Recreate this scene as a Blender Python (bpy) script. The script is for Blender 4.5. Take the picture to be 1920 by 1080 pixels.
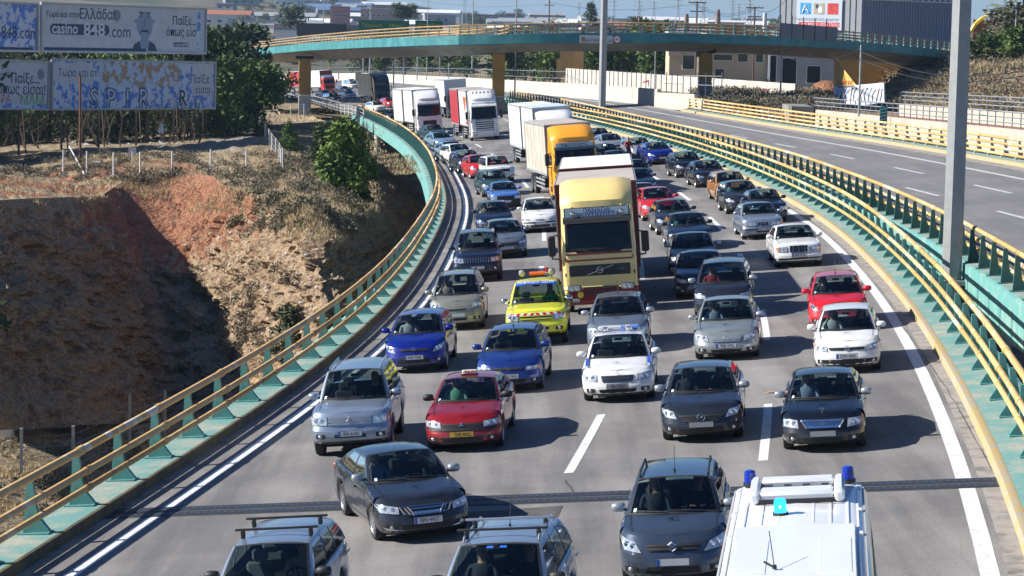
import bpy, math, random
import numpy as np
from mathutils import Vector, Matrix
from mathutils.bvhtree import BVHTree
R = math.radians
random.seed(7)
rng = np.random.default_rng(7)
SC = bpy.context.scene
for o in list(bpy.data.objects):
    bpy.data.objects.remove(o)

# ------------------------------------------------------------------ camera
FPX = 4700.0                                    # focal length in pixels of a 1920 px wide frame
upc = np.array([.02, -1, -495 / FPX]); upc /= np.linalg.norm(upc)          # world up seen by the camera
npc = np.array([-.065, -1, -474.4 / FPX]); nl = np.linalg.norm(npc); npc /= nl   # banked road normal
DPL = 1 / (.11 * nl)
fw = np.array([0, 0, 1.0]); Yc = fw - upc * (fw @ upc); Yc /= np.linalg.norm(Yc)
Xc = np.cross(Yc, upc)
if Xc[0] < 0: Xc = -Xc
RW = np.array([Xc, Yc, upc])
NRM = RW @ npc
CAMH = (DPL + NRM[1] * 60) / NRM[2]
CAM = np.array([0, 0, CAMH])
cd = bpy.data.cameras.new('camera'); cam = bpy.data.objects.new('camera', cd); SC.collection.objects.link(cam)
cd.sensor_width = 36; cd.lens = FPX / 1920 * 36; cd.clip_start = 1; cd.clip_end = 20000
mw = Matrix.Identity(4)
cx, cy, cz = RW @ np.array([1, 0, 0]), RW @ np.array([0, -1, 0]), RW @ np.array([0, 0, -1])
for i in range(3):
    mw[i][0], mw[i][1], mw[i][2], mw[i][3] = cx[i], cy[i], cz[i], CAM[i]
cam.matrix_world = mw
SC.camera = cam

# ------------------------------------------------------------------ sky, sun, exposure
SUN_EL, SUN_AZ = 32.5, -90.5                     # azimuth clockwise from +Y: the sun stands to the left
world = bpy.data.worlds.new('World'); SC.world = world; world.use_nodes = True
wn = world.node_tree.nodes; wl = world.node_tree.links
for n_ in list(wn): wn.remove(n_)
wo = wn.new('ShaderNodeOutputWorld'); wb_ = wn.new('ShaderNodeBackground'); sk = wn.new('ShaderNodeTexSky')
sk.sky_type = 'NISHITA'; sk.sun_disc = False; sk.sun_elevation = R(SUN_EL); sk.sun_rotation = R(SUN_AZ)
sk.altitude = 50; sk.air_density = 1.0; sk.dust_density = .1; sk.ozone_density = 4
wb_.inputs['Strength'].default_value = .052
tm = wn.new('ShaderNodeMix'); tm.data_type = 'RGBA'; tm.blend_type = 'MULTIPLY'; tm.inputs[0].default_value = 1; tm.inputs[7].default_value = (.72, .92, 1.2, 1)   # clear autumn air
wl.new(sk.outputs[0], tm.inputs[6]); wl.new(tm.outputs[2], wb_.inputs[0]); wl.new(wb_.outputs[0], wo.inputs[0])
sd = bpy.data.lights.new('sun', 'SUN'); so = bpy.data.objects.new('sun', sd); SC.collection.objects.link(so)
sd.energy = 5.0; sd.angle = R(.55); sd.color = (1, .95, .87)
az, el = R(SUN_AZ), R(SUN_EL)
svec = Vector((math.sin(az) * math.cos(el), math.cos(az) * math.cos(el), math.sin(el)))
so.rotation_mode = 'QUATERNION'; so.rotation_quaternion = svec.to_track_quat('Z', 'Y')
so.location = (-60, 0, 60)
SC.view_settings.view_transform = 'Standard'; SC.view_settings.look = 'None'
SC.view_settings.exposure = .8; SC.view_settings.gamma = 1
HAZE = 8e-5
SC.render.engine = 'CYCLES'
SC.cycles.max_bounces = 6; SC.cycles.diffuse_bounces = 2; SC.cycles.glossy_bounces = 3
SC.cycles.transparent_max_bounces = 12; SC.cycles.volume_bounces = 0

# ------------------------------------------------------------------ rays from the surveyed view to places
def ray(px, py): return RW @ np.array([px - 960, py - 540, FPX])
def G(px, py, h=0):
    d = ray(px, py); return CAM + d * (-(DPL - h) / (NRM @ d))
def Wy(px, py, y):
    d = ray(px, py); return CAM + d * (y / d[1])
def zp(x, y): return (-NRM[0] * x - NRM[1] * (y - 60)) / NRM[2]      # banked roadway / land plane
def gz(x, y): return max(zp(x, y), -8.0) if x < 0 else min(zp(x, y), 1.0)

# ------------------------------------------------------------------ materials
MATS = {}
def mat(name, col, rough=.6, metal=0, coat=0, noise=0, nscale=3, bump=0, bscale=20, col2=None, emis=None, spec=.5, detail=4, c2lo=.45, c2hi=.62):
    if name in MATS: return MATS[name]
    m = bpy.data.materials.new(name); m.use_nodes = True; nt = m.node_tree; b = nt.nodes['Principled BSDF']
    b.inputs['Base Color'].default_value = (*col, 1); b.inputs['Roughness'].default_value = rough
    b.inputs['Metallic'].default_value = metal; b.inputs['Coat Weight'].default_value = coat
    b.inputs['Coat Roughness'].default_value = .06; b.inputs['Specular IOR Level'].default_value = spec
    if emis:
        b.inputs['Emission Color'].default_value = (*emis[:3], 1); b.inputs['Emission Strength'].default_value = emis[3]
    if noise or bump or col2:
        tc = nt.nodes.new('ShaderNodeTexCoord')
    if noise or col2:
        nz = nt.nodes.new('ShaderNodeTexNoise'); nz.inputs['Scale'].default_value = nscale; nz.inputs['Detail'].default_value = detail
        nz.inputs['Roughness'].default_value = .62
        nt.links.new(tc.outputs['Object'], nz.inputs['Vector'])
        cr = nt.nodes.new('ShaderNodeValToRGB')
        if col2:
            cr.color_ramp.elements[0].position = c2lo; cr.color_ramp.elements[1].position = c2hi
            cr.color_ramp.elements[0].color = (*col, 1); cr.color_ramp.elements[1].color = (*col2, 1)
        else:
            cr.color_ramp.elements[0].position = .25; cr.color_ramp.elements[1].position = .75
            cr.color_ramp.elements[0].color = (*[c * (1 - noise) for c in col], 1)
            cr.color_ramp.elements[1].color = (*[min(1, c * (1 + noise)) for c in col], 1)
        nt.links.new(nz.outputs[0], cr.inputs[0]); nt.links.new(cr.outputs[0], b.inputs['Base Color'])
    if bump:
        n2 = nt.nodes.new('ShaderNodeTexNoise'); n2.inputs['Scale'].default_value = bscale; n2.inputs['Detail'].default_value = 6
        nt.links.new(tc.outputs['Object'], n2.inputs['Vector'])
        bp = nt.nodes.new('ShaderNodeBump'); bp.inputs['Strength'].default_value = min(1, bump); bp.inputs['Distance'].default_value = .05 * max(1, bump)
        nt.links.new(n2.outputs[0], bp.inputs['Height']); nt.links.new(bp.outputs[0], b.inputs['Normal'])
    MATS[name] = m; return m

def asphalt(name, base, dark):
    m = bpy.data.materials.new(name); m.use_nodes = True; nt = m.node_tree; b = nt.nodes['Principled BSDF']
    b.inputs['Roughness'].default_value = .82; b.inputs['Specular IOR Level'].default_value = .3
    tc = nt.nodes.new('ShaderNodeTexCoord')
    def noise(s, d, vec=None, r=.6):
        n = nt.nodes.new('ShaderNodeTexNoise'); n.inputs['Scale'].default_value = s; n.inputs['Detail'].default_value = d
        n.inputs['Roughness'].default_value = r
        nt.links.new(vec or tc.outputs['Object'], n.inputs['Vector']); return n
    mp = nt.nodes.new('ShaderNodeMapping'); mp.inputs['Scale'].default_value = (1, .06, 1); nt.links.new(tc.outputs['Object'], mp.inputs[0])
    a = noise(26, 3, r=.8); c = noise(.25, 4); e = noise(1.1, 3, mp.outputs[0])
    r1 = nt.nodes.new('ShaderNodeMapRange'); r1.inputs[1].default_value = .3; r1.inputs[2].default_value = .7; r1.inputs[3].default_value = .72; r1.inputs[4].default_value = 1.28
    nt.links.new(a.outputs[0], r1.inputs[0])
    r2 = nt.nodes.new('ShaderNodeMapRange'); r2.inputs[1].default_value = .35; r2.inputs[2].default_value = .65; r2.inputs[3].default_value = 0; r2.inputs[4].default_value = .7
    nt.links.new(c.outputs[0], r2.inputs[0])
    r3 = nt.nodes.new('ShaderNodeMapRange'); r3.inputs[1].default_value = .4; r3.inputs[2].default_value = .7; r3.inputs[3].default_value = 0; r3.inputs[4].default_value = .75
    nt.links.new(e.outputs[0], r3.inputs[0])
    ad = nt.nodes.new('ShaderNodeMath'); ad.operation = 'ADD'; nt.links.new(r2.outputs[0], ad.inputs[0]); nt.links.new(r3.outputs[0], ad.inputs[1])
    mx = nt.nodes.new('ShaderNodeMix'); mx.data_type = 'RGBA'; mx.inputs[6].default_value = (*base, 1); mx.inputs[7].default_value = (*dark, 1)
    nt.links.new(ad.outputs[0], mx.inputs[0])
    mu = nt.nodes.new('ShaderNodeMix'); mu.data_type = 'RGBA'; mu.blend_type = 'MULTIPLY'; mu.inputs[0].default_value = 1
    nt.links.new(mx.outputs[2], mu.inputs[6]); nt.links.new(r1.outputs[0], mu.inputs[7]); nt.links.new(mu.outputs[2], b.inputs['Base Color'])
    bp = nt.nodes.new('ShaderNodeBump'); bp.inputs['Strength'].default_value = .35; bp.inputs['Distance'].default_value = .02
    nt.links.new(a.outputs[0], bp.inputs['Height']); nt.links.new(bp.outputs[0], b.inputs['Normal'])
    # wheel tracks: darker bands every half lane, broken up by noise
    uv = nt.nodes.new('ShaderNodeUVMap'); sx = nt.nodes.new('ShaderNodeSeparateXYZ'); nt.links.new(uv.outputs[0], sx.inputs[0])
    k1 = nt.nodes.new('ShaderNodeMath'); k1.operation = 'MULTIPLY'; k1.inputs[1].default_value = 2 * math.pi / 1.94; nt.links.new(sx.outputs[0], k1.inputs[0])
    k2 = nt.nodes.new('ShaderNodeMath'); k2.operation = 'COSINE'; nt.links.new(k1.outputs[0], k2.inputs[0])
    k3 = nt.nodes.new('ShaderNodeMapRange'); k3.inputs[1].default_value = -1; k3.inputs[2].default_value = .6; k3.inputs[3].default_value = .8; k3.inputs[4].default_value = 1.04; nt.links.new(k2.outputs[0], k3.inputs[0])
    mt = nt.nodes.new('ShaderNodeMix'); mt.data_type = 'RGBA'; mt.blend_type = 'MULTIPLY'; nt.links.new(e.outputs[0], mt.inputs[0]); nt.links.new(mu.outputs[2], mt.inputs[6]); nt.links.new(k3.outputs[0], mt.inputs[7]); nt.links.new(mt.outputs[2], b.inputs['Base Color'])
    MATS[name] = m; return m

def glass(name, tint=.3, rough=.03, tintcol=(.75, .9, .88)):
    if name in MATS: return MATS[name]
    m = bpy.data.materials.new(name); m.use_nodes = True; nt = m.node_tree
    for n in list(nt.nodes): nt.nodes.remove(n)
    o = nt.nodes.new('ShaderNodeOutputMaterial'); t = nt.nodes.new('ShaderNodeBsdfTransparent'); g = nt.nodes.new('ShaderNodeBsdfGlossy')
    t.inputs[0].default_value = (*[tint * c for c in tintcol], 1); g.inputs['Roughness'].default_value = rough; g.inputs[0].default_value = (.9, .95, 1, 1)
    f = nt.nodes.new('ShaderNodeFresnel'); f.inputs[0].default_value = 1.5
    mx = nt.nodes.new('ShaderNodeMixShader'); nt.links.new(f.outputs[0], mx.inputs[0]); nt.links.new(t.outputs[0], mx.inputs[1]); nt.links.new(g.outputs[0], mx.inputs[2])
    nt.links.new(mx.outputs[0], o.inputs[0]); MATS[name] = m; return m

def paint(name, col, metal=.35, rough=.32):
    key = 'paint_' + name
    if key in MATS: return MATS[key]
    m = mat(key, col, rough, metal, coat=.8, noise=.12, nscale=1.7)
    nt = m.node_tree; b = nt.nodes['Principled BSDF']                       # road dust low on the body
    tc = nt.nodes.new('ShaderNodeTexCoord'); sp = nt.nodes.new('ShaderNodeSeparateXYZ'); nt.links.new(tc.outputs['Object'], sp.inputs[0])
    mr = nt.nodes.new('ShaderNodeMapRange'); mr.inputs[1].default_value = .2; mr.inputs[2].default_value = .75; mr.inputs[3].default_value = .16; mr.inputs[4].default_value = .0
    nt.links.new(sp.outputs[2], mr.inputs[0])
    src = b.inputs['Base Color'].links[0].from_socket
    mx = nt.nodes.new('ShaderNodeMix'); mx.data_type = 'RGBA'; mx.inputs[7].default_value = (.2, .175, .15, 1)
    nt.links.new(mr.outputs[0], mx.inputs[0]); nt.links.new(src, mx.inputs[6]); nt.links.new(mx.outputs[2], b.inputs['Base Color'])
    return m

M_BLACK = mat('black_plastic', (.018, .019, .021), .55)
M_RUB = mat('tyre_rubber', (.022, .022, .023), .85, noise=.3, nscale=8)
M_DARK = mat('dark_void', (.008, .008, .009), .9)
M_INT = mat('interior_trim', (.03, .031, .034), .8)
M_SEAT = mat('seat_fabric', (.045, .047, .052), .9)
M_SEATG = mat('seat_fabric_grey', (.16, .17, .18), .9)
M_GLASS = glass('window_glass', .85)
M_TINT = glass('side_glass', .5)
M_CHROME = mat('chrome', (.72, .74, .77), .14, 1)
M_RIM = mat('alloy_rim', (.5, .51, .53), .3, .8)
M_STEELRIM = mat('dull_rim', (.2, .2, .21), .45, .6)
M_LAMP = mat('headlamp_glass', (.62, .66, .7), .12, .5, coat=1, noise=.5, nscale=14)
M_LAMPD = mat('headlamp_smoked', (.2, .22, .25), .12, .4, coat=1, noise=.5, nscale=14)
M_BULB = mat('lamp_reflector', (.85, .87, .9), .08, .9)
M_AMBER = mat('indicator_amber', (.75, .2, .02), .25, coat=.6)
M_PLATE = mat('plate_white', (.62, .64, .66), .4)
M_PLATEG = mat('plate_grey', (.3, .31, .32), .5)
M_PLATEY = mat('plate_yellow', (.65, .4, .05), .4)
M_PBLUE = mat('plate_blue', (.02, .09, .5), .4)
M_RED = mat('red_lens', (.5, .01, .01), .25, coat=.6)
M_WHITE = mat('white_plastic', (.75, .75, .74), .45)
M_INK = mat('dark_ink', (.02, .025, .04), .6)
M_METAL = mat('galvanised_steel', (.36, .38, .39), .5, .35, noise=.2, nscale=2)
M_STICK = mat('pale_sticker', (.5, .65, .68), .5)

# ------------------------------------------------------------------ mesh builder
class B:
    def __init__(s, *mats): s.v = []; s.f = []; s.m = []; s.mats = list(mats)
    def add(s, vs, fs, mi=0):
        o = len(s.v); s.v.extend([tuple(map(float, p)) for p in vs]); s.f.extend([tuple(i + o for i in f) for f in fs]); s.m.extend([mi] * len(fs)); return s
    def grid(s, rows, mi=0, closeu=False, flip=False):
        n = len(rows[0]); vs = [p for r in rows for p in r]; fs = []
        for i in range(len(rows) - 1):
            for j in range(n if closeu else n - 1):
                k = (j + 1) % n
                q = (i * n + j, i * n + k, (i + 1) * n + k, (i + 1) * n + j)
                fs.append(q[::-1] if flip else q)
        return s.add(vs, fs, mi)
    def box(s, c, d, mi=0, M=None, ch=0):
        x, y, z = d[0] / 2, d[1] / 2, d[2] / 2; c = Vector(c)
        if ch:
            vs = []
            for sx in (-1, 1):
                for sy in (-1, 1):
                    for sz in (-1, 1):
                        vs += [(sx * (x - ch), sy * (y - ch), sz * z), (sx * (x - ch), sy * y, sz * (z - ch)), (sx * x, sy * (y - ch), sz * (z - ch))]
            def I(a, b_, c_, k): return ((a * 2 + b_) * 2 + c_) * 3 + k
            fs = []
            for k in (0, 1):
                fs.append([I(0, 0, k, 0), I(1, 0, k, 0), I(1, 1, k, 0), I(0, 1, k, 0)][::(1 if k else -1)])
                fs.append([I(0, k, 0, 1), I(0, k, 1, 1), I(1, k, 1, 1), I(1, k, 0, 1)][::(1 if k else -1)])
                fs.append([I(k, 0, 0, 2), I(k, 1, 0, 2), I(k, 1, 1, 2), I(k, 0, 1, 2)][::(1 if k else -1)])
            for a in (0, 1):
                for b_ in (0, 1):
                    fs.append([I(0, a, b_, 0), I(1, a, b_, 0), I(1, a, b_, 1), I(0, a, b_, 1)])
                    fs.append([I(a, 0, b_, 0), I(a, 1, b_, 0), I(a, 1, b_, 2), I(a, 0, b_, 2)])
                    fs.append([I(a, b_, 0, 1), I(a, b_, 1, 1), I(a, b_, 1, 2), I(a, b_, 0, 2)])
                    for c_ in (0, 1): fs.append([I(a, b_, c_, 0), I(a, b_, c_, 1), I(a, b_, c_, 2)])
        else:
            vs = [(sx * x, sy * y, sz * z) for sx in (-1, 1) for sy in (-1, 1) for sz in (-1, 1)]
            fs = [(0, 1, 3, 2), (4, 6, 7, 5), (0, 4, 5, 1), (2, 3, 7, 6), (0, 2, 6, 4), (1, 5, 7, 3)]
        vs = [(M @ Vector(p) if M else Vector(p)) + c for p in vs]
        return s.add(vs, fs, mi)
    def cyl(s, p0, p1, r0, r1=None, n=8, mi=0, caps=True):
        r1 = r0 if r1 is None else r1; p0, p1 = Vector(p0), Vector(p1); a = (p1 - p0).normalized()
        u = a.orthogonal().normalized() if abs(a.z) < .99 else Vector((1, 0, 0)); w = a.cross(u).normalized(); u = w.cross(a)
        vs = []
        for p, r in ((p0, r0), (p1, r1)):
            for i in range(n):
                t = 2 * math.pi * i / n + math.pi / n; vs.append(p + (u * math.cos(t) + w * math.sin(t)) * r)
        fs = [(i, (i + 1) % n, n + (i + 1) % n, n + i) for i in range(n)]
        if caps: fs += [tuple(range(n))[::-1], tuple(range(n, 2 * n))]
        return s.add(vs, fs, mi)
    def tube(s, pts, r, n=6, mi=0):
        for a, b_ in zip(pts[:-1], pts[1:]): s.cyl(a, b_, r, n=n, mi=mi)
        return s
    def ell(s, c, r, mi=0, nu=10, nv=6, pw=1.0, M=None):
        rows = []
        def pp(v): return math.copysign(abs(v) ** pw, v)
        for i in range(nv + 1):
            th = math.pi * i / nv; rows.append([])
            for j in range(nu):
                ph = 2 * math.pi * j / nu
                p = Vector((r[0] * pp(math.sin(th)) * pp(math.cos(ph)), r[1] * pp(math.sin(th)) * pp(math.sin(ph)), r[2] * pp(math.cos(th))))
                if M: p = M @ p
                rows[-1].append(p + Vector(c))
        return s.grid(rows, mi, closeu=True, flip=True)
    def prism(s, poly, ax0, ax1, org, dep, mi=0):      # polygon in (ax0,ax1) pushed along dep vector
        o = Vector(org); a, b_, d = Vector(ax0), Vector(ax1), Vector(dep)
        n = len(poly); vs = [o + a * p[0] + b_ * p[1] for p in poly]; vs += [v + d for v in vs]
        fs = [(i, (i + 1) % n, n + (i + 1) % n, n + i) for i in range(n)] + [tuple(range(n))[::-1], tuple(range(n, 2 * n))]
        return s.add(vs, fs, mi)
    def mesh(s, name, sharp=38):
        me = bpy.data.meshes.new(name); me.from_pydata(s.v, [], s.f)
        for m in s.mats: me.materials.append(m)
        me.polygons.foreach_set('material_index', s.m)
        if sharp: me.polygons.foreach_set('use_smooth', [True] * len(me.polygons)); me.set_sharp_from_angle(angle=R(sharp))
        me.update(); return me
    def obj(s, name, parent=None, sharp=38, **kw): return link(name, s.mesh(name, sharp), parent, **kw)

def link(name, me, parent=None, loc=None, mw=None, label=None, cat=None, group=None, kind=None):
    o = bpy.data.objects.new(name, me); SC.collection.objects.link(o)
    if parent: o.parent = parent
    if loc is not None: o.location = loc
    if mw is not None: o.matrix_local = mw
    for k, v in (('label', label), ('category', cat), ('group', group), ('kind', kind)):
        if v: o[k] = v
    return o
def thing(name, label, cat, mw=None, loc=None, group=None): return link(name, None, None, loc, mw, label, cat, group)
def struct(b, name, parent=None, sharp=38): return b.obj(name, parent, sharp, kind='structure')
def on_road(x, y, hx, hy, h=0):     # frame standing on the banked plane, local +x towards heading (hx,hy)
    n = Vector(NRM); f = Vector((hx, hy, 0)); f = (f - n * f.dot(n)).normalized(); l = n.cross(f)
    M = Matrix.Identity(4)
    for i in range(3): M[i][0], M[i][1], M[i][2] = f[i], l[i], n[i]
    M[0][3], M[1][3], M[2][3] = x, y, zp(x, y) + h
    return M
def text(body, size, material, M, parent, name='lettering', depth=.004, align='CENTER', bold=0, sx=1):
    cu = bpy.data.curves.new(name, 'FONT'); cu.body = body; cu.size = size; cu.align_x = align; cu.align_y = 'CENTER'
    cu.extrude = depth; cu.resolution_u = 2; cu.offset = bold
    t = bpy.data.objects.new(name, cu); SC.collection.objects.link(t)
    dg = bpy.context.evaluated_depsgraph_get(); me = bpy.data.meshes.new_from_object(t.evaluated_get(dg))
    bpy.data.objects.remove(t); bpy.data.curves.remove(cu)
    me.materials.clear(); me.materials.append(material); me.name = name
    if sx != 1: me.transform(Matrix.Diagonal((sx, 1, 1, 1)))
    return link(name, me, parent, mw=M)
def frame(o, xa, ya):    # 4x4 from origin and two axes (x right, y up)
    x = Vector(xa).normalized(); y = Vector(ya); y = (y - x * y.dot(x)).normalized(); z = x.cross(y)
    M = Matrix.Identity(4)
    for i in range(3): M[i][0], M[i][1], M[i][2], M[i][3] = x[i], y[i], z[i], o[i]
    return M
def lerp(a, b, t): return a + (b - a) * t
def interp(tab, x):
    if x <= tab[0][0]: return tab[0][1]
    for (a, va), (b, vb) in zip(tab[:-1], tab[1:]):
        if x <= b: return va + (vb - va) * (x - a) / (b - a)
    return tab[-1][1]
# ------------------------------------------------------------------ road alignment (x of each line at a given y)
LL = [(20, -11.2), (30, -9.7), (43.7, -7.75), (49.3, -6.94), (55.5, -6.0), (63.5, -4.95), (71.9, -4.02), (82.8, -3.2), (93, -2.78), (104.6, -2.52), (122, -2.38), (133.6, -2.5), (147.8, -2.95), (176, -4.4), (203, -6.3), (230.7, -8.65), (269.5, -12.6), (334, -19.8), (431, -33), (530, -50), (635, -72), (800, -112)]
def smooth_tab(tab, x0, x1, step=2.5, rad=9):
    xs = np.arange(x0, x1 + step, step); a = np.array(tab)
    return [(float(x), float(np.mean(np.interp(np.linspace(x - rad, x + rad, 21), a[:, 0], a[:, 1])))) for x in xs]
LLs = smooth_tab([(0, -14.5)] + LL, 24, 780)
_la = np.array(LLs)
def left_line(y): return float(np.interp(y, _la[:, 0], _la[:, 1]))
def ll_dir(y): 
    s = (left_line(y + 2) - left_line(y - 2)) / 4; return s
RL = smooth_tab([(0, 2.2), (39, 7.72), (44.8, 8.5), (53.7, 9.5), (68.1, 10.9), (80.4, 11.8), (89.5, 12.3), (103.3, 12.9), (115.6, 13.0), (130, 12.85), (147, 12.4), (176, 11.0), (203, 9.1), (230, 6.8), (269, 2.9), (334, -4.3), (431, -17.5), (530, -34.5), (635, -56.5), (800, -96.5)], 24, 780)
_ra = np.array(RL)
def rp(y, off):                     # point on carriageway one, off measured from the left line (right line at 15.5)
    a = left_line(y); c = float(np.interp(y, _ra[:, 0], _ra[:, 1]))
    return a + off * (c - a) / 15.5, y
S2 = smooth_tab([(10, 33), (60, 30.0), (76, 29.2), (100, 27.9), (128, 26.1), (141, 25.2), (161, 23.7), (199, 20.1), (240, 16.6), (293, 12.2), (381, 4.2), (449, -5), (520, -17), (635, -40), (780, -75)], 20, 780)
B2 = smooth_tab([(10, 12), (40, 13.4), (60, 14.9), (76, 15.7), (86, 16.1), (96.5, 16.4), (113, 16.5), (139, 16.0), (170, 14.3), (212, 11.2), (260, 7.6), (304, 4.0), (360, -1.5)], 20, 360)
_s2 = np.array(S2); _b2 = np.array(B2)
def s2x(y): return float(np.interp(y, _s2[:, 0], _s2[:, 1]))
def b2x(y): return float(np.interp(y, _b2[:, 0], _b2[:, 1]))
def s2p(y, off):
    s = (s2x(y + 2) - s2x(y - 2)) / 4; n = math.hypot(1, s); return s2x(y) + off / n, y - off * s / n
def b2p(y, off):
    s = (b2x(y + 2) - b2x(y - 2)) / 4; n = math.hypot(1, s); return b2x(y) + off / n, y - off * s / n
M_ASPH = asphalt('asphalt_worn', (.265, .252, .24), (.15, .144, .142))
M_ASPH2 = asphalt('asphalt_dark', (.2, .197, .195), (.15, .15, .152))
M_LINE = mat('road_paint', (.66, .66, .65), .6, col2=(.42, .41, .4), nscale=5, c2lo=.5, c2hi=.78)
M_LINE2 = mat('worn_road_paint', (.5, .5, .5), .7, col2=(.2, .2, .2), nscale=4, c2lo=.5, c2hi=.8)
M_TEAL = mat('turquoise_paint', (.14, .37, .35), .6, col2=(.36, .46, .4), nscale=1.3, c2lo=.5, c2hi=.72, bump=.2, bscale=8)
M_TEALW = mat('worn_turquoise_ledge', (.13, .28, .26), .8, col2=(.34, .33, .27), nscale=.9, c2lo=.44, c2hi=.68, bump=.3, bscale=9)
M_TEALD = mat('teal_post_paint', (.075, .24, .23), .6, noise=.3, nscale=4)
M_GREEN = mat('green_post_paint', (.035, .12, .11), .6, noise=.3, nscale=4)
M_YEL = mat('yellow_rail_paint', (.58, .36, .13), .55, col2=(.72, .6, .42), nscale=1.6, c2lo=.55, c2hi=.72)
M_YELL = mat('pale_rail_paint', (.72, .45, .17), .55, col2=(.78, .66, .5), nscale=1.6, c2lo=.58, c2hi=.7)
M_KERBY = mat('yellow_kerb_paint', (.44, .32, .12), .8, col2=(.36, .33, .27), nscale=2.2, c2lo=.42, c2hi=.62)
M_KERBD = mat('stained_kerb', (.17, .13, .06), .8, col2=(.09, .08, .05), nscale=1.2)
M_CONC = mat('concrete', (.5, .47, .42), .85, noise=.2, nscale=.7, bump=.2, bscale=5)
M_CONCW = mat('limewashed_concrete', (.5, .465, .4), .85, noise=.12, nscale=.4)
M_CONCD = mat('dark_concrete', (.24, .225, .2), .9, noise=.3, nscale=.5)  # darker mottled concrete for undersides, abutment, pier feet and end block
M_GUT = mat('gutter_concrete', (.3, .275, .25), .9, col2=(.14, .13, .12), nscale=2.2, c2lo=.45, c2hi=.7)

def strip(b, pf, ys, o0, o1, h0, h1=None, mi=0, div=1):
    h1 = h0 if h1 is None else h1; rows = []
    for y in ys:
        r = []
        for k in range(div + 1):
            t = k / div; x, yy = pf(y, lerp(o0, o1, t)); r.append((x, yy, zp(x, yy) + lerp(h0, h1, t)))
        rows.append(r)
    return b.grid(rows, mi)
YS = list(np.arange(26, 332, 4.0)); YF = list(np.arange(328, 770, 8.0))
# carriageway one: road surface
def uv_off(o, a, c, n):             # lateral position in metres as the u coordinate
    l = o.data.uv_layers.new(name='UVMap'); 
    for lp in o.data.loops: k = lp.vertex_index % n; l.data[lp.index].uv = (lerp(a, c, k / (n - 1)), 0)
b = B(M_ASPH); strip(b, rp, YS, -1.06, 16.1, 0, div=6); o = struct(b, 'road'); uv_off(o, -1.06, 16.1, 7)
b = B(M_ASPH); strip(b, rp, YF, -2.6, 16.6, 0.0, div=6); o = struct(b, 'far_road'); uv_off(o, -2.6, 16.6, 7)
b = B(M_GUT); strip(b, rp, YS, 15.75, 16.1, .004); strip(b, rp, YS, -1.06, -.75, .004); struct(b, 'gutter')
b = B(M_LINE); strip(b, rp, YS, -.13, .13, .005); strip(b, rp, YF, -.13, .13, .005); struct(b, 'left_edge_line')
b = B(M_LINE); strip(b, rp, YS, 15.33, 15.63, .005); strip(b, rp, YF, 15.4, 15.6, .005); struct(b, 'right_edge_line')
b = B(M_LINE)
for k, off in enumerate((3.88, 7.76, 11.66)):
    y = 50.9 - 19.4
    while y < 420:
        if not (k == 0 and y < 60): strip(b, rp, list(np.linspace(y, y + 7.6, 4)), off - .1, off + .1, .005)
        y += 19.4
struct(b, 'lane_dashes')
# deck slab, ledges and kerbs of carriageway one
def ring(pf, ys, pts, b, mi=0):
    rows = []
    for y in ys:
        rows.append([(lambda q: (q[0], q[1], zp(*q) + h))(pf(y, o)) for o, h in pts])
    b.grid(rows, mi); return b
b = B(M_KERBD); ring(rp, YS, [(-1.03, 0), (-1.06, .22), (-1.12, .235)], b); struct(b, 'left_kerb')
b = B(M_TEALW); ring(rp, YS, [(-1.12, .235), (-2.05, .25)], b); struct(b, 'left_ledge')
b = B(M_TEAL); ring(rp, YS, [(-2.05, .25), (-2.17, .22), (-2.17, -.8), (-2.0, -.95)], b); struct(b, 'left_deck_fascia')
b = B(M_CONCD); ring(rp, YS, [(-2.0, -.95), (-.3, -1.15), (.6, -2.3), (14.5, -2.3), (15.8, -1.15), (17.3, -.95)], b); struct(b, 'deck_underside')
b = B(M_TEAL); ring(rp, YS, [(17.3, -.95), (17.5, -.8), (17.5, .22), (17.4, .25)], b); struct(b, 'right_deck_fascia')
b = B(M_TEALW); ring(rp, YS, [(17.4, .25), (16.26, .2)], b); struct(b, 'right_ledge')
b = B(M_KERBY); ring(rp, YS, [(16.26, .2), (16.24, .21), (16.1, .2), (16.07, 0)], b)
struct(b, 'right_kerb')
# carriageway two
YS2 = list(np.arange(26, 360, 4.0))
b = B(M_ASPH2)
rows = []
for y in YS2:
    x0, y0 = b2p(y, .9); x1, y1 = s2p(y, 2.45)
    rows.append([(lerp(x0, x1, t), lerp(y0, y1, t), zp(lerp(x0, x1, t), lerp(y0, y1, t))) for t in (0, .25, .5, .75, 1)])
b.grid(rows)
rows = []
for y in np.arange(354, 770, 8.0):
    x0, y0 = rp(y, 16.5); x1, y1 = s2p(y, 3.2); rows.append([(x0, y0, zp(x0, y0) - .003), (x1, y1, zp(x1, y1) - .003)])
b.grid(rows); struct(b, 'second_road')
b = B(M_LINE2); strip(b, s2p, list(np.arange(30, 640, 6.0)), -.14, .14, .005); struct(b, 'second_road_edge_line')
b = B(M_LINE2)
for off in (-2.95, -6.1):
    for k in range(-2, 26):
        y = 145 + (1.5 if off < -3 else 0) + 18.3 * k
        if y > 30: strip(b, s2p, [y - 7.2, y - 3.6, y], off - .11, off + .11, .005)
struct(b, 'second_road_dashes')
b = B(M_GUT); strip(b, s2p, YS2, 1.6, 2.45, .004); struct(b, 'second_road_gutter')
YK = [y for y in YS2 if y <= 262]
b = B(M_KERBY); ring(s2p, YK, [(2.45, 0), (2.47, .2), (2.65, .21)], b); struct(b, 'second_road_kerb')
b = B(M_TEALW); ring(s2p, YK, [(2.65, .21), (3.75, .22)], b); struct(b, 'second_road_ledge')
b = B(M_TEAL); ring(s2p, YK, [(3.75, .22), (3.8, .2), (3.8, -1), (3.6, -1.1)], b); struct(b, 'second_deck_outer_fascia')
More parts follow.
